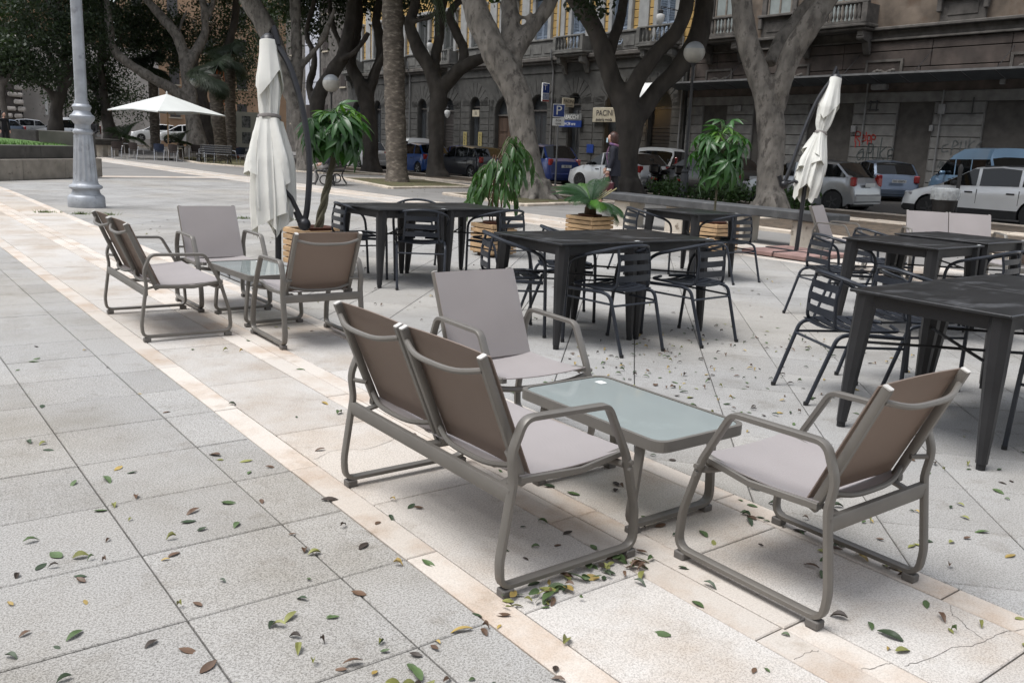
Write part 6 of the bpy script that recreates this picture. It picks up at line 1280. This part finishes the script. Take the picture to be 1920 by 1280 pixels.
# raised lawn at the left
m_tr2 = M('rough_travertine', (.30, .27, .23), rough=.9, var=.2, scale=3, bump=.5, bscale=9, rand=.12, patch=((.13, .11, .09), 5, .58, .1)); m_conc = M('dark_planter_concrete', (.085, .08, .072), rough=.95, var=.2, scale=2, rand=.12, patch=((.13, .12, .11), 1.5, .55, .2)); m_grass = M('lawn', (.07, .15, .025), rough=.9, var=.3, scale=20, bump=.8, bscale=60)
LA, LB = Vector((-4.6, 16.5)), Vector((6.2, 27.6)); ld_ = (LB-LA).normalized(); ln = Vector((-ld_.y, ld_.x)); ang = math.atan2(ld_.y, ld_.x); LL = (LB-LA).length
t = thing('raised_planter', 'raised stone lawn bed with dark upper tier at far left', 'planter', (LA.x, LA.y, -.02), ang)
for k in range(9): pb('stone_block', LL*k/9+.008, LL*(k+1)/9-.008, 0, .5, -.05, .47, m_tr2, t, .015)
for k in range(7): pb('upper_block', LL*k/7+.006-.3, LL*(k+1)/7-.306, .14, .5, .472, .80, m_conc, t, .01)
for k in range(8): pb('stone_block', LL-.5, LL, .51+1.2*k, 1.7+1.2*k, -.05, .47, m_tr2, t, .015); pb('upper_block', LL-.64, LL-.36, .51+1.2*k, 1.7+1.2*k, .472, .8, m_conc, t, .01)
pb('corner_pier', LL-.75, LL+.05, .2, 1.4, .471, 1.18, m_conc, t, .015)
lw = MB(); n = 30
for i in range(n+1):
    for j in range(n+1): lw.v.append((LL*i/n-.4, .4+10*j/n, .79+.035*j*(n-j)/n*.6+.03*mn.noise(Vector((i*.4, j*.4, 0)))))
lw.f = [(i*(n+1)+j, (i+1)*(n+1)+j, (i+1)*(n+1)+j+1, i*(n+1)+j+1) for i in range(n) for j in range(n)]; lw.mi = [0]*len(lw.f); lw.sm = [True]*len(lw.f); lw.build('lawn', m_grass, t)
gv = MB()
for k in range(5000):
    x, y = rnd.uniform(0, LL-.7), .55+5*rnd.random()**2; h = rnd.uniform(.04, .11); a = rnd.uniform(0, 3.14); d = (math.cos(a)*.012, math.sin(a)*.012); gv.add([(x-d[0], y-d[1], .78), (x+d[0], y+d[1], .78), (x+rnd.uniform(-.03, .03), y+rnd.uniform(-.03, .03), .80+h)], [(0, 1, 2)])
tag(gv.build('grass_blades', m_grass, t), kind='stuff')
t = thing('stone_trough', 'square dark stone trough at the foot of the planter tree', 'planter', (9.3, 55.2, gz(9, 55)), R(38)); pb('body', -1.3, 1.3, -.9, .9, -.2, 1.15, m_conc, t, .03); pb('foot', -1.4, 1.4, -1, -.85, -.2, .35, m_bleg, t, .02)
t = thing('low_seat_wall', 'low dark seat wall on pale blocks left of the parasol chairs', 'bench', (10.6, 49.8, gz(10.6, 49.8)), R(44)); pb('seat_slab', -2.2, 2.2, -.3, .3, .62, .92, m_conc, t, .02)
for k in range(5): pb('leg', -2+k*.95, -1.75+k*.95+.2, -.2, .2, -.1, .618, m_bleg, t, .015)
# open parasol with cafe chairs
t = thing('open_parasol', 'open white square parasol over cafe tables at far left', 'parasol', (14.15, 48.4, gz(14, 48)), R(20)); m_wcan = M('white_canvas', (.60, .62, .60), rough=.85, var=.04, scale=1)
MB().tube([(0, 0, 0), (0, 0, 3.35)], .035, 8).build('pole', m_pine, t); MB().lathe([(.3, 0), (.3, .06), (.06, .1)], 14).build('foot', m_trim, t); top = (0, 0, 3.35); hw = 2.05; zb = 2.42
cor = [(-hw, -hw, zb), (0, -hw, zb+.1), (hw, -hw, zb), (hw, 0, zb+.1), (hw, hw, zb), (0, hw, zb+.1), (-hw, hw, zb), (-hw, 0, zb+.1)]; mb = MB()
for i in range(8): mb.add([top, cor[i], cor[(i+1) % 8]], [(0, 1, 2)]); mb.add([cor[i], tuple(np.array(cor[i])-(0, 0, .06)), tuple(np.array(cor[(i+1) % 8])-(0, 0, .06)), cor[(i+1) % 8]], [(0, 1, 2, 3)])
mb.build('canopy', m_wcan, t)
for i in range(8): MB().tube([np.array(top)-(0, 0, .12), np.array(cor[i])*.98-(0, 0, .03)], .018, 5).build('rib', m_pine, t)
MB().lathe([(.02, 3.5), (.05, 3.4), (.04, 3.34)], 8).build('finial', m_wht, t)
m_chr = M('bare_aluminium', (.62, .63, .65), rough=.3, metal=.8, var=.05); m_wick = M('dark_wicker', (.035, .025, .022), rough=.8, var=.3, scale=30); m_navw = M('navy_wicker', (.02, .03, .06), rough=.8, var=.3, scale=30)
def cafe_chair(label, x, y, rz, wm):
    t = thing('cafe_chair', label, 'chair', (x, y, gz(x, y)), rz, 'cafe chairs round the open parasol')
    for s in (-1, 1): MB().tube(fillet([(s*.25, .25, 0), (s*.25, .2, .66), (s*.25, -.2, .64), (s*.22, -.3, 0)], .06, 4), .018, 6).build('leg_frame', m_chr, t)
    MB().box((0, 0, .44), (.46, .44, .03), bev=.01).build('seat', wm, t); g = [[((j/6-.5)*.5, -.2-.07*(1-(2*j/6-1)**2)-.06*i/3, .48+.37*i/3-.03*(2*j/6-1)**2*(i == 3)) for j in range(7)] for i in range(4)]; MB().sheet(g, .012).build('back', [wm, wm], t)
def cafe_table(label, x, y):
    t = thing('cafe_table', label, 'table', (x, y, gz(x, y)), .3, 'cafe tables under the open parasol'); MB().box((0, 0, .735), (.7, .7, .03), bev=.01).build('top', m_chr, t); MB().lathe([(.03, .02), (.03, .72)], 8).build('column', m_chr, t)
    for k in range(4): MB().tube([(0, 0, .06), (math.cos(k*1.571)*.33, math.sin(k*1.571)*.33, .015)], .018, 6).build('foot', m_chr, t)
cafe_table('left pale-topped cafe table under the open parasol', 12.6, 49.2); cafe_table('right pale-topped cafe table under the open parasol', 14.3, 47.3)
for (lab, x, y, a, m_) in (('dark-backed cafe chair furthest left under the open parasol', 11.7, 48.6, 60, m_wick), ('dark-backed cafe chair second from the left under the open parasol', 12.4, 47.9, 40, m_wick), ('navy-backed cafe chair left of the parasol pole', 13.3, 46.9, 60, m_navw), ('dark-backed cafe chair right of the parasol pole', 13.7, 45.7, 40, m_wick), ('cafe chair behind the parasol pole turned right', 15.2, 47.4, -120, m_wick), ('navy cafe chair beside the iron bench', 15.2, 45.0, 60, m_navw), ('navy cafe chair right behind the iron bench', 16.2, 43.9, 100, m_navw)): cafe_chair(lab, x, y, R(a-90), m_)
# information boards
m_brd = M('cream_board', (.33, .32, .26), rough=.7, var=.06, scale=2); m_pic = M('board_print', (.14, .14, .13), rough=.8, var=.6, scale=5)
for k, (x, y, w) in enumerate(((19.4, 58.5, 2.4), (20.9, 56.4, 3.6))):
    t = thing('information_board', ('narrow', 'wide')[k]+' cream information board with old photographs by the fan palms', 'board', (x, y, gz(x, y)), R(-38)); pb('panel', -w/2, w/2, 0, .08, .75, 2.95, m_brd, t)
    for i in range(int(w/.9)):
        for j in range(2): pb('photo', -w/2+.2+.9*i, -w/2+.75+.9*i, -.015, 0, .98+1.0*j, 1.7+1.0*j, m_pic, t)
    for s in (-1, 1): pb('post', s*(w/2-.1)-.05, s*(w/2-.1)+.05, .085, .18, -.2, 2.9, m_pipe, t)
t = thing('white_bench', 'low white slab bench in front of the information boards', 'bench', (18.6, 51.8, gz(18.6, 51.8)), R(-48)); pb('seat', -1.7, 1.7, -.2, .2, .55, .66, m_pil, t, .01)
for s in (-1, 1): pb('leg', s*1.55-.06, s*1.55+.06, -.18, .18, 0, .549, m_pil, t)
# orange lattice hoist seen beside the big parasol
t = thing('orange_hoist', 'orange lattice hoist mast seen right of the big closed parasol', 'machine', (20.5, 58, gz(20, 58)), R(-40)); m_org = M('orange_steel', (.42, .11, .02), rough=.5, var=.15, scale=5)
for s in (-1, 1):
    for q in (-1, 1): MB().tube([(s*.45, q*.3, 0), (s*.4, q*.3, 3.9), (s*.1-.1, q*.25, 6.2)], .06, 6).build('upright', m_org, t)
for k in range(6): MB().tube([(-.42, -.3, .6*k+.2), (.42, -.3, .6*k+.75)], .04, 5).tube([(.42, -.3, .6*k+.2), (-.42, -.3, .6*k+.75)], .04, 5).build('brace', m_org, t)
pb('engine_box', -.8, .8, -.4, .5, 0, 1.1, m_org, t, .03); MB().tube([(-.15, 0, 6.1), (-.8, 0, 5.2), (-.5, 0, 4.6)], .05, 6).build('jib', m_org, t)
t = thing('site_cabin', 'dark grey site cabin behind the orange hoist', 'cabin', (22.5, 62, gz(22, 62)), R(-45)); pb('body', -2.5, 2.5, 0, 2, .2, 2.4, M('cabin_grey', (.12, .13, .14), rough=.6), t, .05); pb('stripe', -2.5, 2.5, -.02, 0, 1.6, 1.75, m_pil, t)
# ---------------------------------------------------------------- people
def skin_body(name, verts, edges, mats, parent, sub=2):
    me = bpy.data.meshes.new('tmp'); me.from_pydata([v[:3] for v in verts], edges, []); o = bpy.data.objects.new('tmp', me); COL.objects.link(o)
    md = o.modifiers.new('s', 'SKIN'); sv = me.skin_vertices[0].data
    for i, v in enumerate(verts):
        sv[i].radius = (v[3], v[4] if len(v) > 4 else v[3]); sv[i].use_root = i == 0
    md.use_smooth_shade = True; o.modifiers.new('u', 'SUBSURF').levels = sub
    dg = bpy.context.evaluated_depsgraph_get(); m2 = bpy.data.meshes.new_from_object(o.evaluated_get(dg)); bpy.data.objects.remove(o); bpy.data.meshes.remove(me); m2.name = name
    m2.materials.clear()
    for m in mats[0]: m2.materials.append(m)
    for p in m2.polygons: p.material_index = mats[1](p.center); p.use_smooth = True
    return link(name, m2, parent)
m_skin = M('skin', (.50, .30, .22), rough=.55, var=.05); m_hair = M('auburn_hair', (.055, .022, .015), rough=.5, var=.3, scale=30); m_navyc = M('navy_cloth', (.012, .013, .022), rough=.85, var=.15, scale=20); m_blackc = M('black_cloth', (.009, .009, .011), rough=.85, var=.15, scale=20); m_mask = M('surgical_mask', (.42, .58, .66), rough=.7, var=.05); m_scarf = M('violet_scarf', (.025, .025, .16), rough=.8, col2=(.30, .14, .18), scale=9); m_bag2 = M('burgundy_leather', (.07, .012, .02), rough=.4, var=.15, scale=10); m_white_c = M('white_cloth', (.6, .6, .6), rough=.8)
def ellipsoid(c, r, sub=2, rot=None):
    v, f = ico(1, sub); vv = [Vector((p[0]*r[0], p[1]*r[1], p[2]*r[2])) for p in v]
    if rot is not None: vv = [rot @ p for p in vv]
    return [tuple(p+Vector(c)) for p in vv], f
def head_mesh(parent, c, r, mat):
    """skull with brow, nose, chin; face looks along +y"""
    v, f = ico(1, 3); out = []
    for p in v:
        x, y, z = p; y2 = y*1.12; x2 = x*.82*(1-.18*max(0, -z)); z2 = z*1.18
        if y > .3: y2 += .10*math.exp(-((x/.14)**2+((z+.12)/.2)**2))*2.0; y2 -= .05*math.exp(-(((abs(x)-.3)/.14)**2+((z-.08)/.12)**2)); y2 += .05*math.exp(-((x/.25)**2+((z+.75)/.18)**2))
        out.append((c[0]+x2*r, c[1]+y2*r, c[2]+z2*r))
    return MB().add(out, f, True).build('head', mat, parent)
def hand(parent, c, d, side, mat, grip=True):
    """palm, four fingers of unequal length and a thumb; d is the pointing direction"""
    d = Vector(d).normalized(); s = Vector((0, 1, 0)); s = (s-d*s.dot(d)).normalized(); n = d.cross(s)
    mb = MB(); c = Vector(c); mb.tube([c-d*.01, c+d*.045, c+d*.085], [.026, .036, .03], 8)
    for k, l in enumerate((.075, .085, .08, .062)):
        o = c+d*.08+s*(.027-.018*k); cu = n*side*(.03 if grip else .008); mb.tube([o, o+d*l*.5+cu*.4, o+d*l*.8+cu*1.3], [.0095, .009, .007], 6)
    o = c+d*.02+s*.032; mb.tube([o, o+d*.035+s*.022, o+d*.068+s*.018], [.011, .01, .008], 6); return mb.build('hand', mat, parent)
def woman(x, y, rz):
    t = thing('person', 'person in dark jacket, patterned scarf and blue face mask walking left with burgundy bag', 'person', (x, y, gz(x, y)), rz)
    # y forward; walking: right leg (x>0) back, left leg forward
    V = [(0, 0, .93, .15, .12), (0, .01, 1.10, .135, .105), (0, .03, 1.28, .16, .115), (0, .02, 1.38, .12, .09), (0, .035, 1.44, .05), (0, .05, 1.50, .048),
         (.17, .02, 1.37, .06), (.215, .0, 1.12, .05), (.21, .08, .90, .042), (-.17, .02, 1.37, .06), (-.22, .06, 1.13, .05), (-.2, .2, .95, .042),
         (.085, -.02, .86, .098), (.085, -.10, .48, .066), (.08, -.36, .14, .045), (.08, -.33, .05, .04), (.08, -.22, .03, .032),
         (-.085, .03, .86, .098), (-.085, .22, .50, .066), (-.08, .28, .12, .045), (-.08, .29, .045, .04), (-.08, .40, .03, .032)]
    E = [(0, 1), (1, 2), (2, 3), (3, 4), (4, 5), (3, 6), (6, 7), (7, 8), (3, 9), (9, 10), (10, 11), (0, 12), (12, 13), (13, 14), (14, 15), (15, 16), (0, 17), (17, 18), (18, 19), (19, 20), (20, 21)]
    V = [(-v[0], *v[1:]) for v in V]
    def mi(c): return 2 if c.z > 1.475 else (0 if c.z > .80 else (1 if c.z > .2 else (2 if .1 < c.z else 1)))
    skin_body('body', V, E, ([m_navyc, m_blackc, m_skin], mi), t)
    # jacket hem, cuffs
    mb = MB(); g = [[(math.cos(a)*rx, math.sin(a)*ry+.0, z) for a in np.linspace(0, 2*math.pi, 21)] for rx, ry, z in ((.165, .13, 1.12), (.18, .15, 1.0), (.195, .165, .84), (.20, .17, .76))]; mb.sheet(g).build('jacket_skirt', m_navyc, t)
    h = head_mesh(t, (0, .085, 1.60), .098, m_skin)
    mb = MB(); v, f = ico(1, 3); pts = []
    for p in v:
        q = Vector(p); r = .108+.006*mn.noise(q*6); pts.append((q.x*r*.95, q.y*r*1.12+.055, 1.63+q.z*r*1.2-(.07 if q.z < -.2 and q.y < .2 else 0)))
    keep = [fc for fc in f if not all(v[i][1] > .35 and v[i][2] < .55 for i in fc)]
    mb.add(pts, keep, True).build('hair', m_hair, t)
    g = [[(sx*.078, .085+.10*1.12*math.sqrt(max(0, 1-(sx*.8)**2))+.018, z) for sx in np.linspace(-.95, .95, 9)] for z in (1.605, 1.57, 1.53, 1.505)]; MB().sheet(g, .004).build('face_mask', [m_mask, m_mask], t)
    for s in (-1, 1): MB().add(*ellipsoid((s*.034, .185, 1.625), (.013, .008, .007)), True).build('eye', m_blackc, t)
    P = [(math.cos(a)*.08, .035+math.sin(a)*.085, 1.465+.02*math.sin(a)) for a in np.linspace(0, 2*math.pi, 17)[:-1]]; MB().tube(P, .032, 8, closed=True).build('scarf', m_scarf, t)
    for s in (-.05, .05): g = [[(s+(j-1)*.035, .125+.05*math.sin(i*.6)+.01*j, 1.42-.075*i) for j in range(3)] for i in range(9)]; MB().sheet(g, .006).build('scarf_end', [m_scarf, m_scarf], t)
    hand(t, (-.21, .09, .875), (0, .1, -1), -1, m_skin); hand(t, (.2, .215, .925), (0, .35, -1), 1, m_skin)
    MB().tube([(-.21, .075, .93), (-.21, .08, .88)], .05, 10).build('cuff', m_white_c, t); MB().tube([(.2, .19, .98), (.2, .205, .935)], .05, 10).build('cuff', m_navyc, t)
    b = thing('handbag', 'burgundy tote bag carried by the walking person', 'bag', (0, 0, 0)); b.location = Vector((x, y, gz(x, y)))+Matrix.Rotation(rz, 3, 'Z') @ Vector((-.24, .1, .38)); b.rotation_euler = (0, 0, rz)
    MB().box((0, 0, .12), (.11, .34, .25), bev=.02).build('body', m_bag2, b)
    for s in (-.03, .03): MB().tube(catmull([(s, -.09, .23), (s*.6, -.07, .36), (0, 0, .44), (s*.6, .07, .36), (s, .09, .23)], 5), .007, 6).build('handle', m_bag2, b)
    return t
woman(14.36, 14.96, R(36))
def sitter(name, label, x, y, z, rz, top, leg, hairm):
    t = thing(name, label, 'person', (x, y, gz(x, y)+z), rz)
    V = [(0, 0, .52, .15, .13), (0, -.03, .72, .15, .12), (0, -.04, .95, .17, .12), (0, -.02, 1.03, .06), (0, 0, 1.1, .05), (.19, -.03, .97, .06), (.24, .04, .72, .05), (.14, .22, .64, .042), (-.19, -.03, .97, .06), (-.24, .04, .72, .05), (-.14, .22, .64, .042), (.1, .2, .54, .085), (.1, .46, .52, .066), (.1, .48, .1, .045), (.1, .58, .03, .035), (-.1, .2, .56, .085), (-.06, .44, .62, .066), (.14, .60, .44, .045), (.22, .70, .40, .038)]
    E = [(0, 1), (1, 2), (2, 3), (3, 4), (2, 5), (5, 6), (6, 7), (2, 8), (8, 9), (9, 10), (0, 11), (11, 12), (12, 13), (13, 14), (0, 15), (15, 16), (16, 17), (17, 18)]
    skin_body('body', V, E, ([top, leg, m_skin, m_blackc], lambda c: 2 if c.z > 1.02 else (3 if c.z < .07 or (c.y > .62) else (1 if (c.z < .66 and c.y > .02 and abs(c.x) < .2) or c.z < .5 else 0))), t)
    head_mesh(t, (0, .02, 1.2), .095, m_skin); mb = MB(); v, f = ico(1, 2); mb.add([(p[0]*.1, p[1]*.112-.012, 1.235+p[2]*.105) for p in v], [q for q in f if not all(v[i][1] > .3 and v[i][2] < .4 for i in q)], True).build('hair', hairm, t)
    hand(t, (.14, .24, .63), (0, 1, -.2), 1, m_skin); hand(t, (-.14, .24, .63), (0, 1, -.2), -1, m_skin); return t
m_paleleg = M('pale_trousers', (.42, .40, .38), rough=.85, var=.1, scale=10); m_greyc = M('grey_cloth', (.12, .12, .14), rough=.85)
sitter('person', 'person in pale trousers seated cross-legged on the iron bench behind the braided plant', 11.95, 24.72, -.03, R(50), m_greyc, m_paleleg, m_hair)
sitter('person', 'person in black seated on the pier behind the tall lamp post', 8.0, 37.2, .62, R(150), m_blackc, m_blackc, m_blackc)
def stander(label, x, y, rz, top, leg, z=0):
    t = thing('person', label, 'person', (x, y, gz(x, y)+z), rz)
    V = [(0, 0, .95, .15, .11), (0, 0, 1.15, .14, .1), (0, 0, 1.36, .17, .11), (0, 0, 1.46, .055), (0, .01, 1.53, .05), (.2, 0, 1.4, .06), (.25, 0, 1.12, .05), (.24, .06, .86, .04), (-.2, 0, 1.4, .06), (-.25, 0, 1.12, .05), (-.24, .06, .86, .04), (.09, 0, .86, .09), (.1, .02, .48, .065), (.1, -.02, .1, .045), (.1, .12, .03, .035), (-.09, 0, .86, .09), (-.1, .04, .48, .065), (-.1, 0, .1, .045), (-.1, .14, .03, .035)]
    E = [(0, 1), (1, 2), (2, 3), (3, 4), (2, 5), (5, 6), (6, 7), (2, 8), (8, 9), (9, 10), (0, 11), (11, 12), (12, 13), (13, 14), (0, 15), (15, 16), (16, 17), (17, 18)]
    skin_body('body', V, E, ([top, leg, m_skin, m_white_c], lambda c: 2 if c.z > 1.46 else (0 if c.z > .92 or abs(c.x) > .19 else (1 if c.z > .07 else 3))), t)
    head_mesh(t, (0, .02, 1.64), .095, m_skin); mb = MB(); v, f = ico(1, 2); mb.add([(p[0]*.1, p[1]*.112-.01, 1.675+p[2]*.105) for p in v], [q for q in f if not all(v[i][1] > .3 and v[i][2] < .4 for i in q)], True).build('hair', m_blackc, t)
    for s in (-1, 1): hand(t, (s*.24, .065, .845), (0, .1, -1), s, m_skin, False)
    return t
stander('person standing by the shuttered arch behind the dark ficus', 33.8, 53.2, R(150), m_greyc, m_blackc); stander('person in black with white shoes at the far left edge', 7.2, 52.5, R(200), m_blackc, m_blackc, .3)
# ---------------------------------------------------------------- fallen leaves
m_lg = [M('leaf_'+n, c, rough=.55, var=.18, scale=25, rand=.18) for n, c in (('green', (.075, .12, .042)), ('dark_green', (.035, .058, .026)), ('yellow_green', (.22, .225, .065)), ('yellow', (.38, .27, .08)), ('brown', (.12, .07, .042)), ('dark', (.04, .028, .02)))]
def fallen(L, w, curl, fold, n=5):
    rows = []; x = z = 0; a = curl*.6
    for i in range(n+1):
        s = i/n; wd = w*math.sin(math.pi*min(.98, .05+.95*s))**.8*.5; rows.append([(x-L/2, -wd, z+fold*wd), (x-L/2, 0, z), (x-L/2, wd, z+fold*wd)]); a -= curl/n*1.2; x += math.cos(a)*L/n; z += math.sin(a)*L/n
    mz = min(p[2] for r_ in rows for p in r_); return [[(p[0], p[1], p[2]-mz+.002) for p in r_] for r_ in rows]
SH = [(.075, .034, .25, .25), (.085, .032, .55, .4), (.065, .036, -.35, .3), (.06, .03, .9, .8), (.07, .03, .1, .1)]
LM = {}
def leaf_mesh(i, j):
    if (i, j) not in LM: LM[(i, j)] = MB().sheet(fallen(*SH[i]), .0008).mesh('fallen_leaf', [m_lg[j], m_lg[j]])
    return LM[(i, j)]
leaf_pos = []
def ring_ok(x, y): return True
LR = random.Random(21)
def scatter(n, x0, x1, y0, y1):
    for _ in range(n): leaf_pos.append((LR.uniform(x0, x1), LR.uniform(y0, y1), 0))
scatter(120, -.7, 1.4, .8, 3.6); scatter(40, -1.0, 1.3, 3.4, 6); scatter(60, 1.4, 2.8, .7, 3.0); scatter(22, 1.4, 2.8, 3.2, 6.5); scatter(75, 2.9, 4.6, 2.7, 4.3); scatter(55, 2.8, 4.6, .8, 2.6); scatter(80, 3.2, 6.5, 3.0, 4.6); scatter(16, 2.8, 5, 5, 8); scatter(10, 5, 9, 4.5, 8)
for _ in range(62):                              # heap along the near rail of the sofa
    s = LR.random(); leaf_pos.append((1.50+.62*s+LR.gauss(0, .02), 1.885+LR.gauss(0, .035)-.03*(s < .35), abs(LR.gauss(0, .012))))
for _ in range(40): leaf_pos.append((1.04+LR.gauss(0, .09), 1.56+LR.gauss(0, .12), abs(LR.gauss(0, .006))))
for _ in range(14): leaf_pos.append((2.75+LR.gauss(0, .03), LR.uniform(1.3, 1.9), 0))
def fallen_leaf(x, y, dz):
    i, j = LR.randrange(5), LR.choices(range(6), (30, 16, 18, 10, 18, 8))[0]; o = link('fallen_leaf', leaf_mesh(i, j), None, (x, y, gz(x, y)+dz)); o.rotation_euler = (LR.gauss(0, .12)+(LR.gauss(0, .4) if dz else 0), LR.gauss(0, .12), LR.uniform(0, 6.28)); s_ = LR.choice((LR.uniform(.32, .55), LR.uniform(.5, .8), LR.uniform(.6, .9))); o.scale = (s_, s_*LR.uniform(.75, 1.1), s_)
    where = 'in the heap under the sofa' if dz and x > 1.3 else ('in the cluster at the lower middle' if dz else ('on the grey slabs left of the pale band' if x < 1.39 else ('on the pale stone band' if x < 2.84 else 'on the diagonal paving near the tables')))
    tag(o, ('green', 'dark green', 'yellow-green', 'yellow', 'brown', 'blackened')[j]+' fallen leaf lying '+where, 'leaf', 'fallen leaves '+where)
lv = MB(); mats = m_lg
def loose(x, y, k):
    lv.cur = k; a = LR.uniform(0, 6.28); s_ = LR.uniform(.28, .6); G = fallen(*SH[LR.randrange(5)], n=3); ca, sa = math.cos(a)*s_, math.sin(a)*s_; lv.sheet([[(x+p[0]*ca-p[1]*sa, y+p[0]*sa+p[1]*ca, gz(x, y)+p[2]) for p in r_] for r_ in G])
def _rank(p):
    v = view_px((p[0], p[1], 0)); return 99 if not v or not (-20 < v[0] < 1940 and v[1] < 1310) else v[2]
leaf_pos.sort(key=_rank)
for p in leaf_pos[:300]: fallen_leaf(*p)
for p in leaf_pos[300:]: loose(p[0], p[1], LR.randrange(6))
for _ in range(70): loose(LR.uniform(-.5, 1.4), LR.uniform(.8, 3.2), LR.randrange(6))
for _ in range(60): loose(LR.gauss(1.0, .2), LR.gauss(1.55, .25), LR.randrange(6))
for _ in range(90): loose(LR.uniform(1.4, 4.6), LR.uniform(.8, 2.8), LR.randrange(6))
for _ in range(160): loose(LR.uniform(3, 6), LR.uniform(2.6, 4.6), LR.randrange(6))
for _ in range(240): loose(LR.uniform(2.9, 11), LR.uniform(4.5, 14), LR.choice((2, 4, 5, 5, 4)))
for _ in range(900): x, y = LR.choice([(LR.uniform(19.1, 22), LR.uniform(7, 30)), (LR.uniform(13, 18), LR.uniform(3, 12)), (LR.uniform(13, 17), LR.uniform(16, 29)), (LR.uniform(11.4, 19), LR.uniform(5, 30))]); loose(x, y, LR.choice((2, 4, 4, 5)))
tag(lv.build('leaf_litter', mats), 'scattered small dry leaves further off on square and beds', 'leaves', kind='stuff')
# weeds in the joints by the lamp foot
m_weed = M('weed_green', (.10, .14, .035), rough=.8, var=.2)
for k, (x, y) in enumerate(((3.0, 14.9), (3.35, 14.75), (4.6, 14.3), (5.25, 14.0), (2.55, 15.2), (5.9, 13.7))):
    mb = MB()
    for _ in range(60): a = rnd.uniform(0, 6.28); r_ = abs(rnd.gauss(0, .07)); bx_, by_ = x+math.cos(a)*r_*1.6, y+math.sin(a)*r_*.5; mb.add([(bx_-.006, by_, 0), (bx_+.006, by_, 0), (bx_+rnd.gauss(0, .04), by_+rnd.gauss(0, .04), rnd.uniform(.02, .06))], [(0, 1, 2)])
    tag(mb.build('weed_tuft', m_weed), kind='stuff', label=('small weed tuft left of the tall lamp foot', 'small weed tuft in front of the tall lamp foot', 'small weed tuft first to the right of the tall lamp foot', 'small weed tuft second to the right of the tall lamp foot', 'small weed tuft furthest left near the tall lamp', 'small weed tuft furthest right in the row from the lamp')[k], cat='weed')
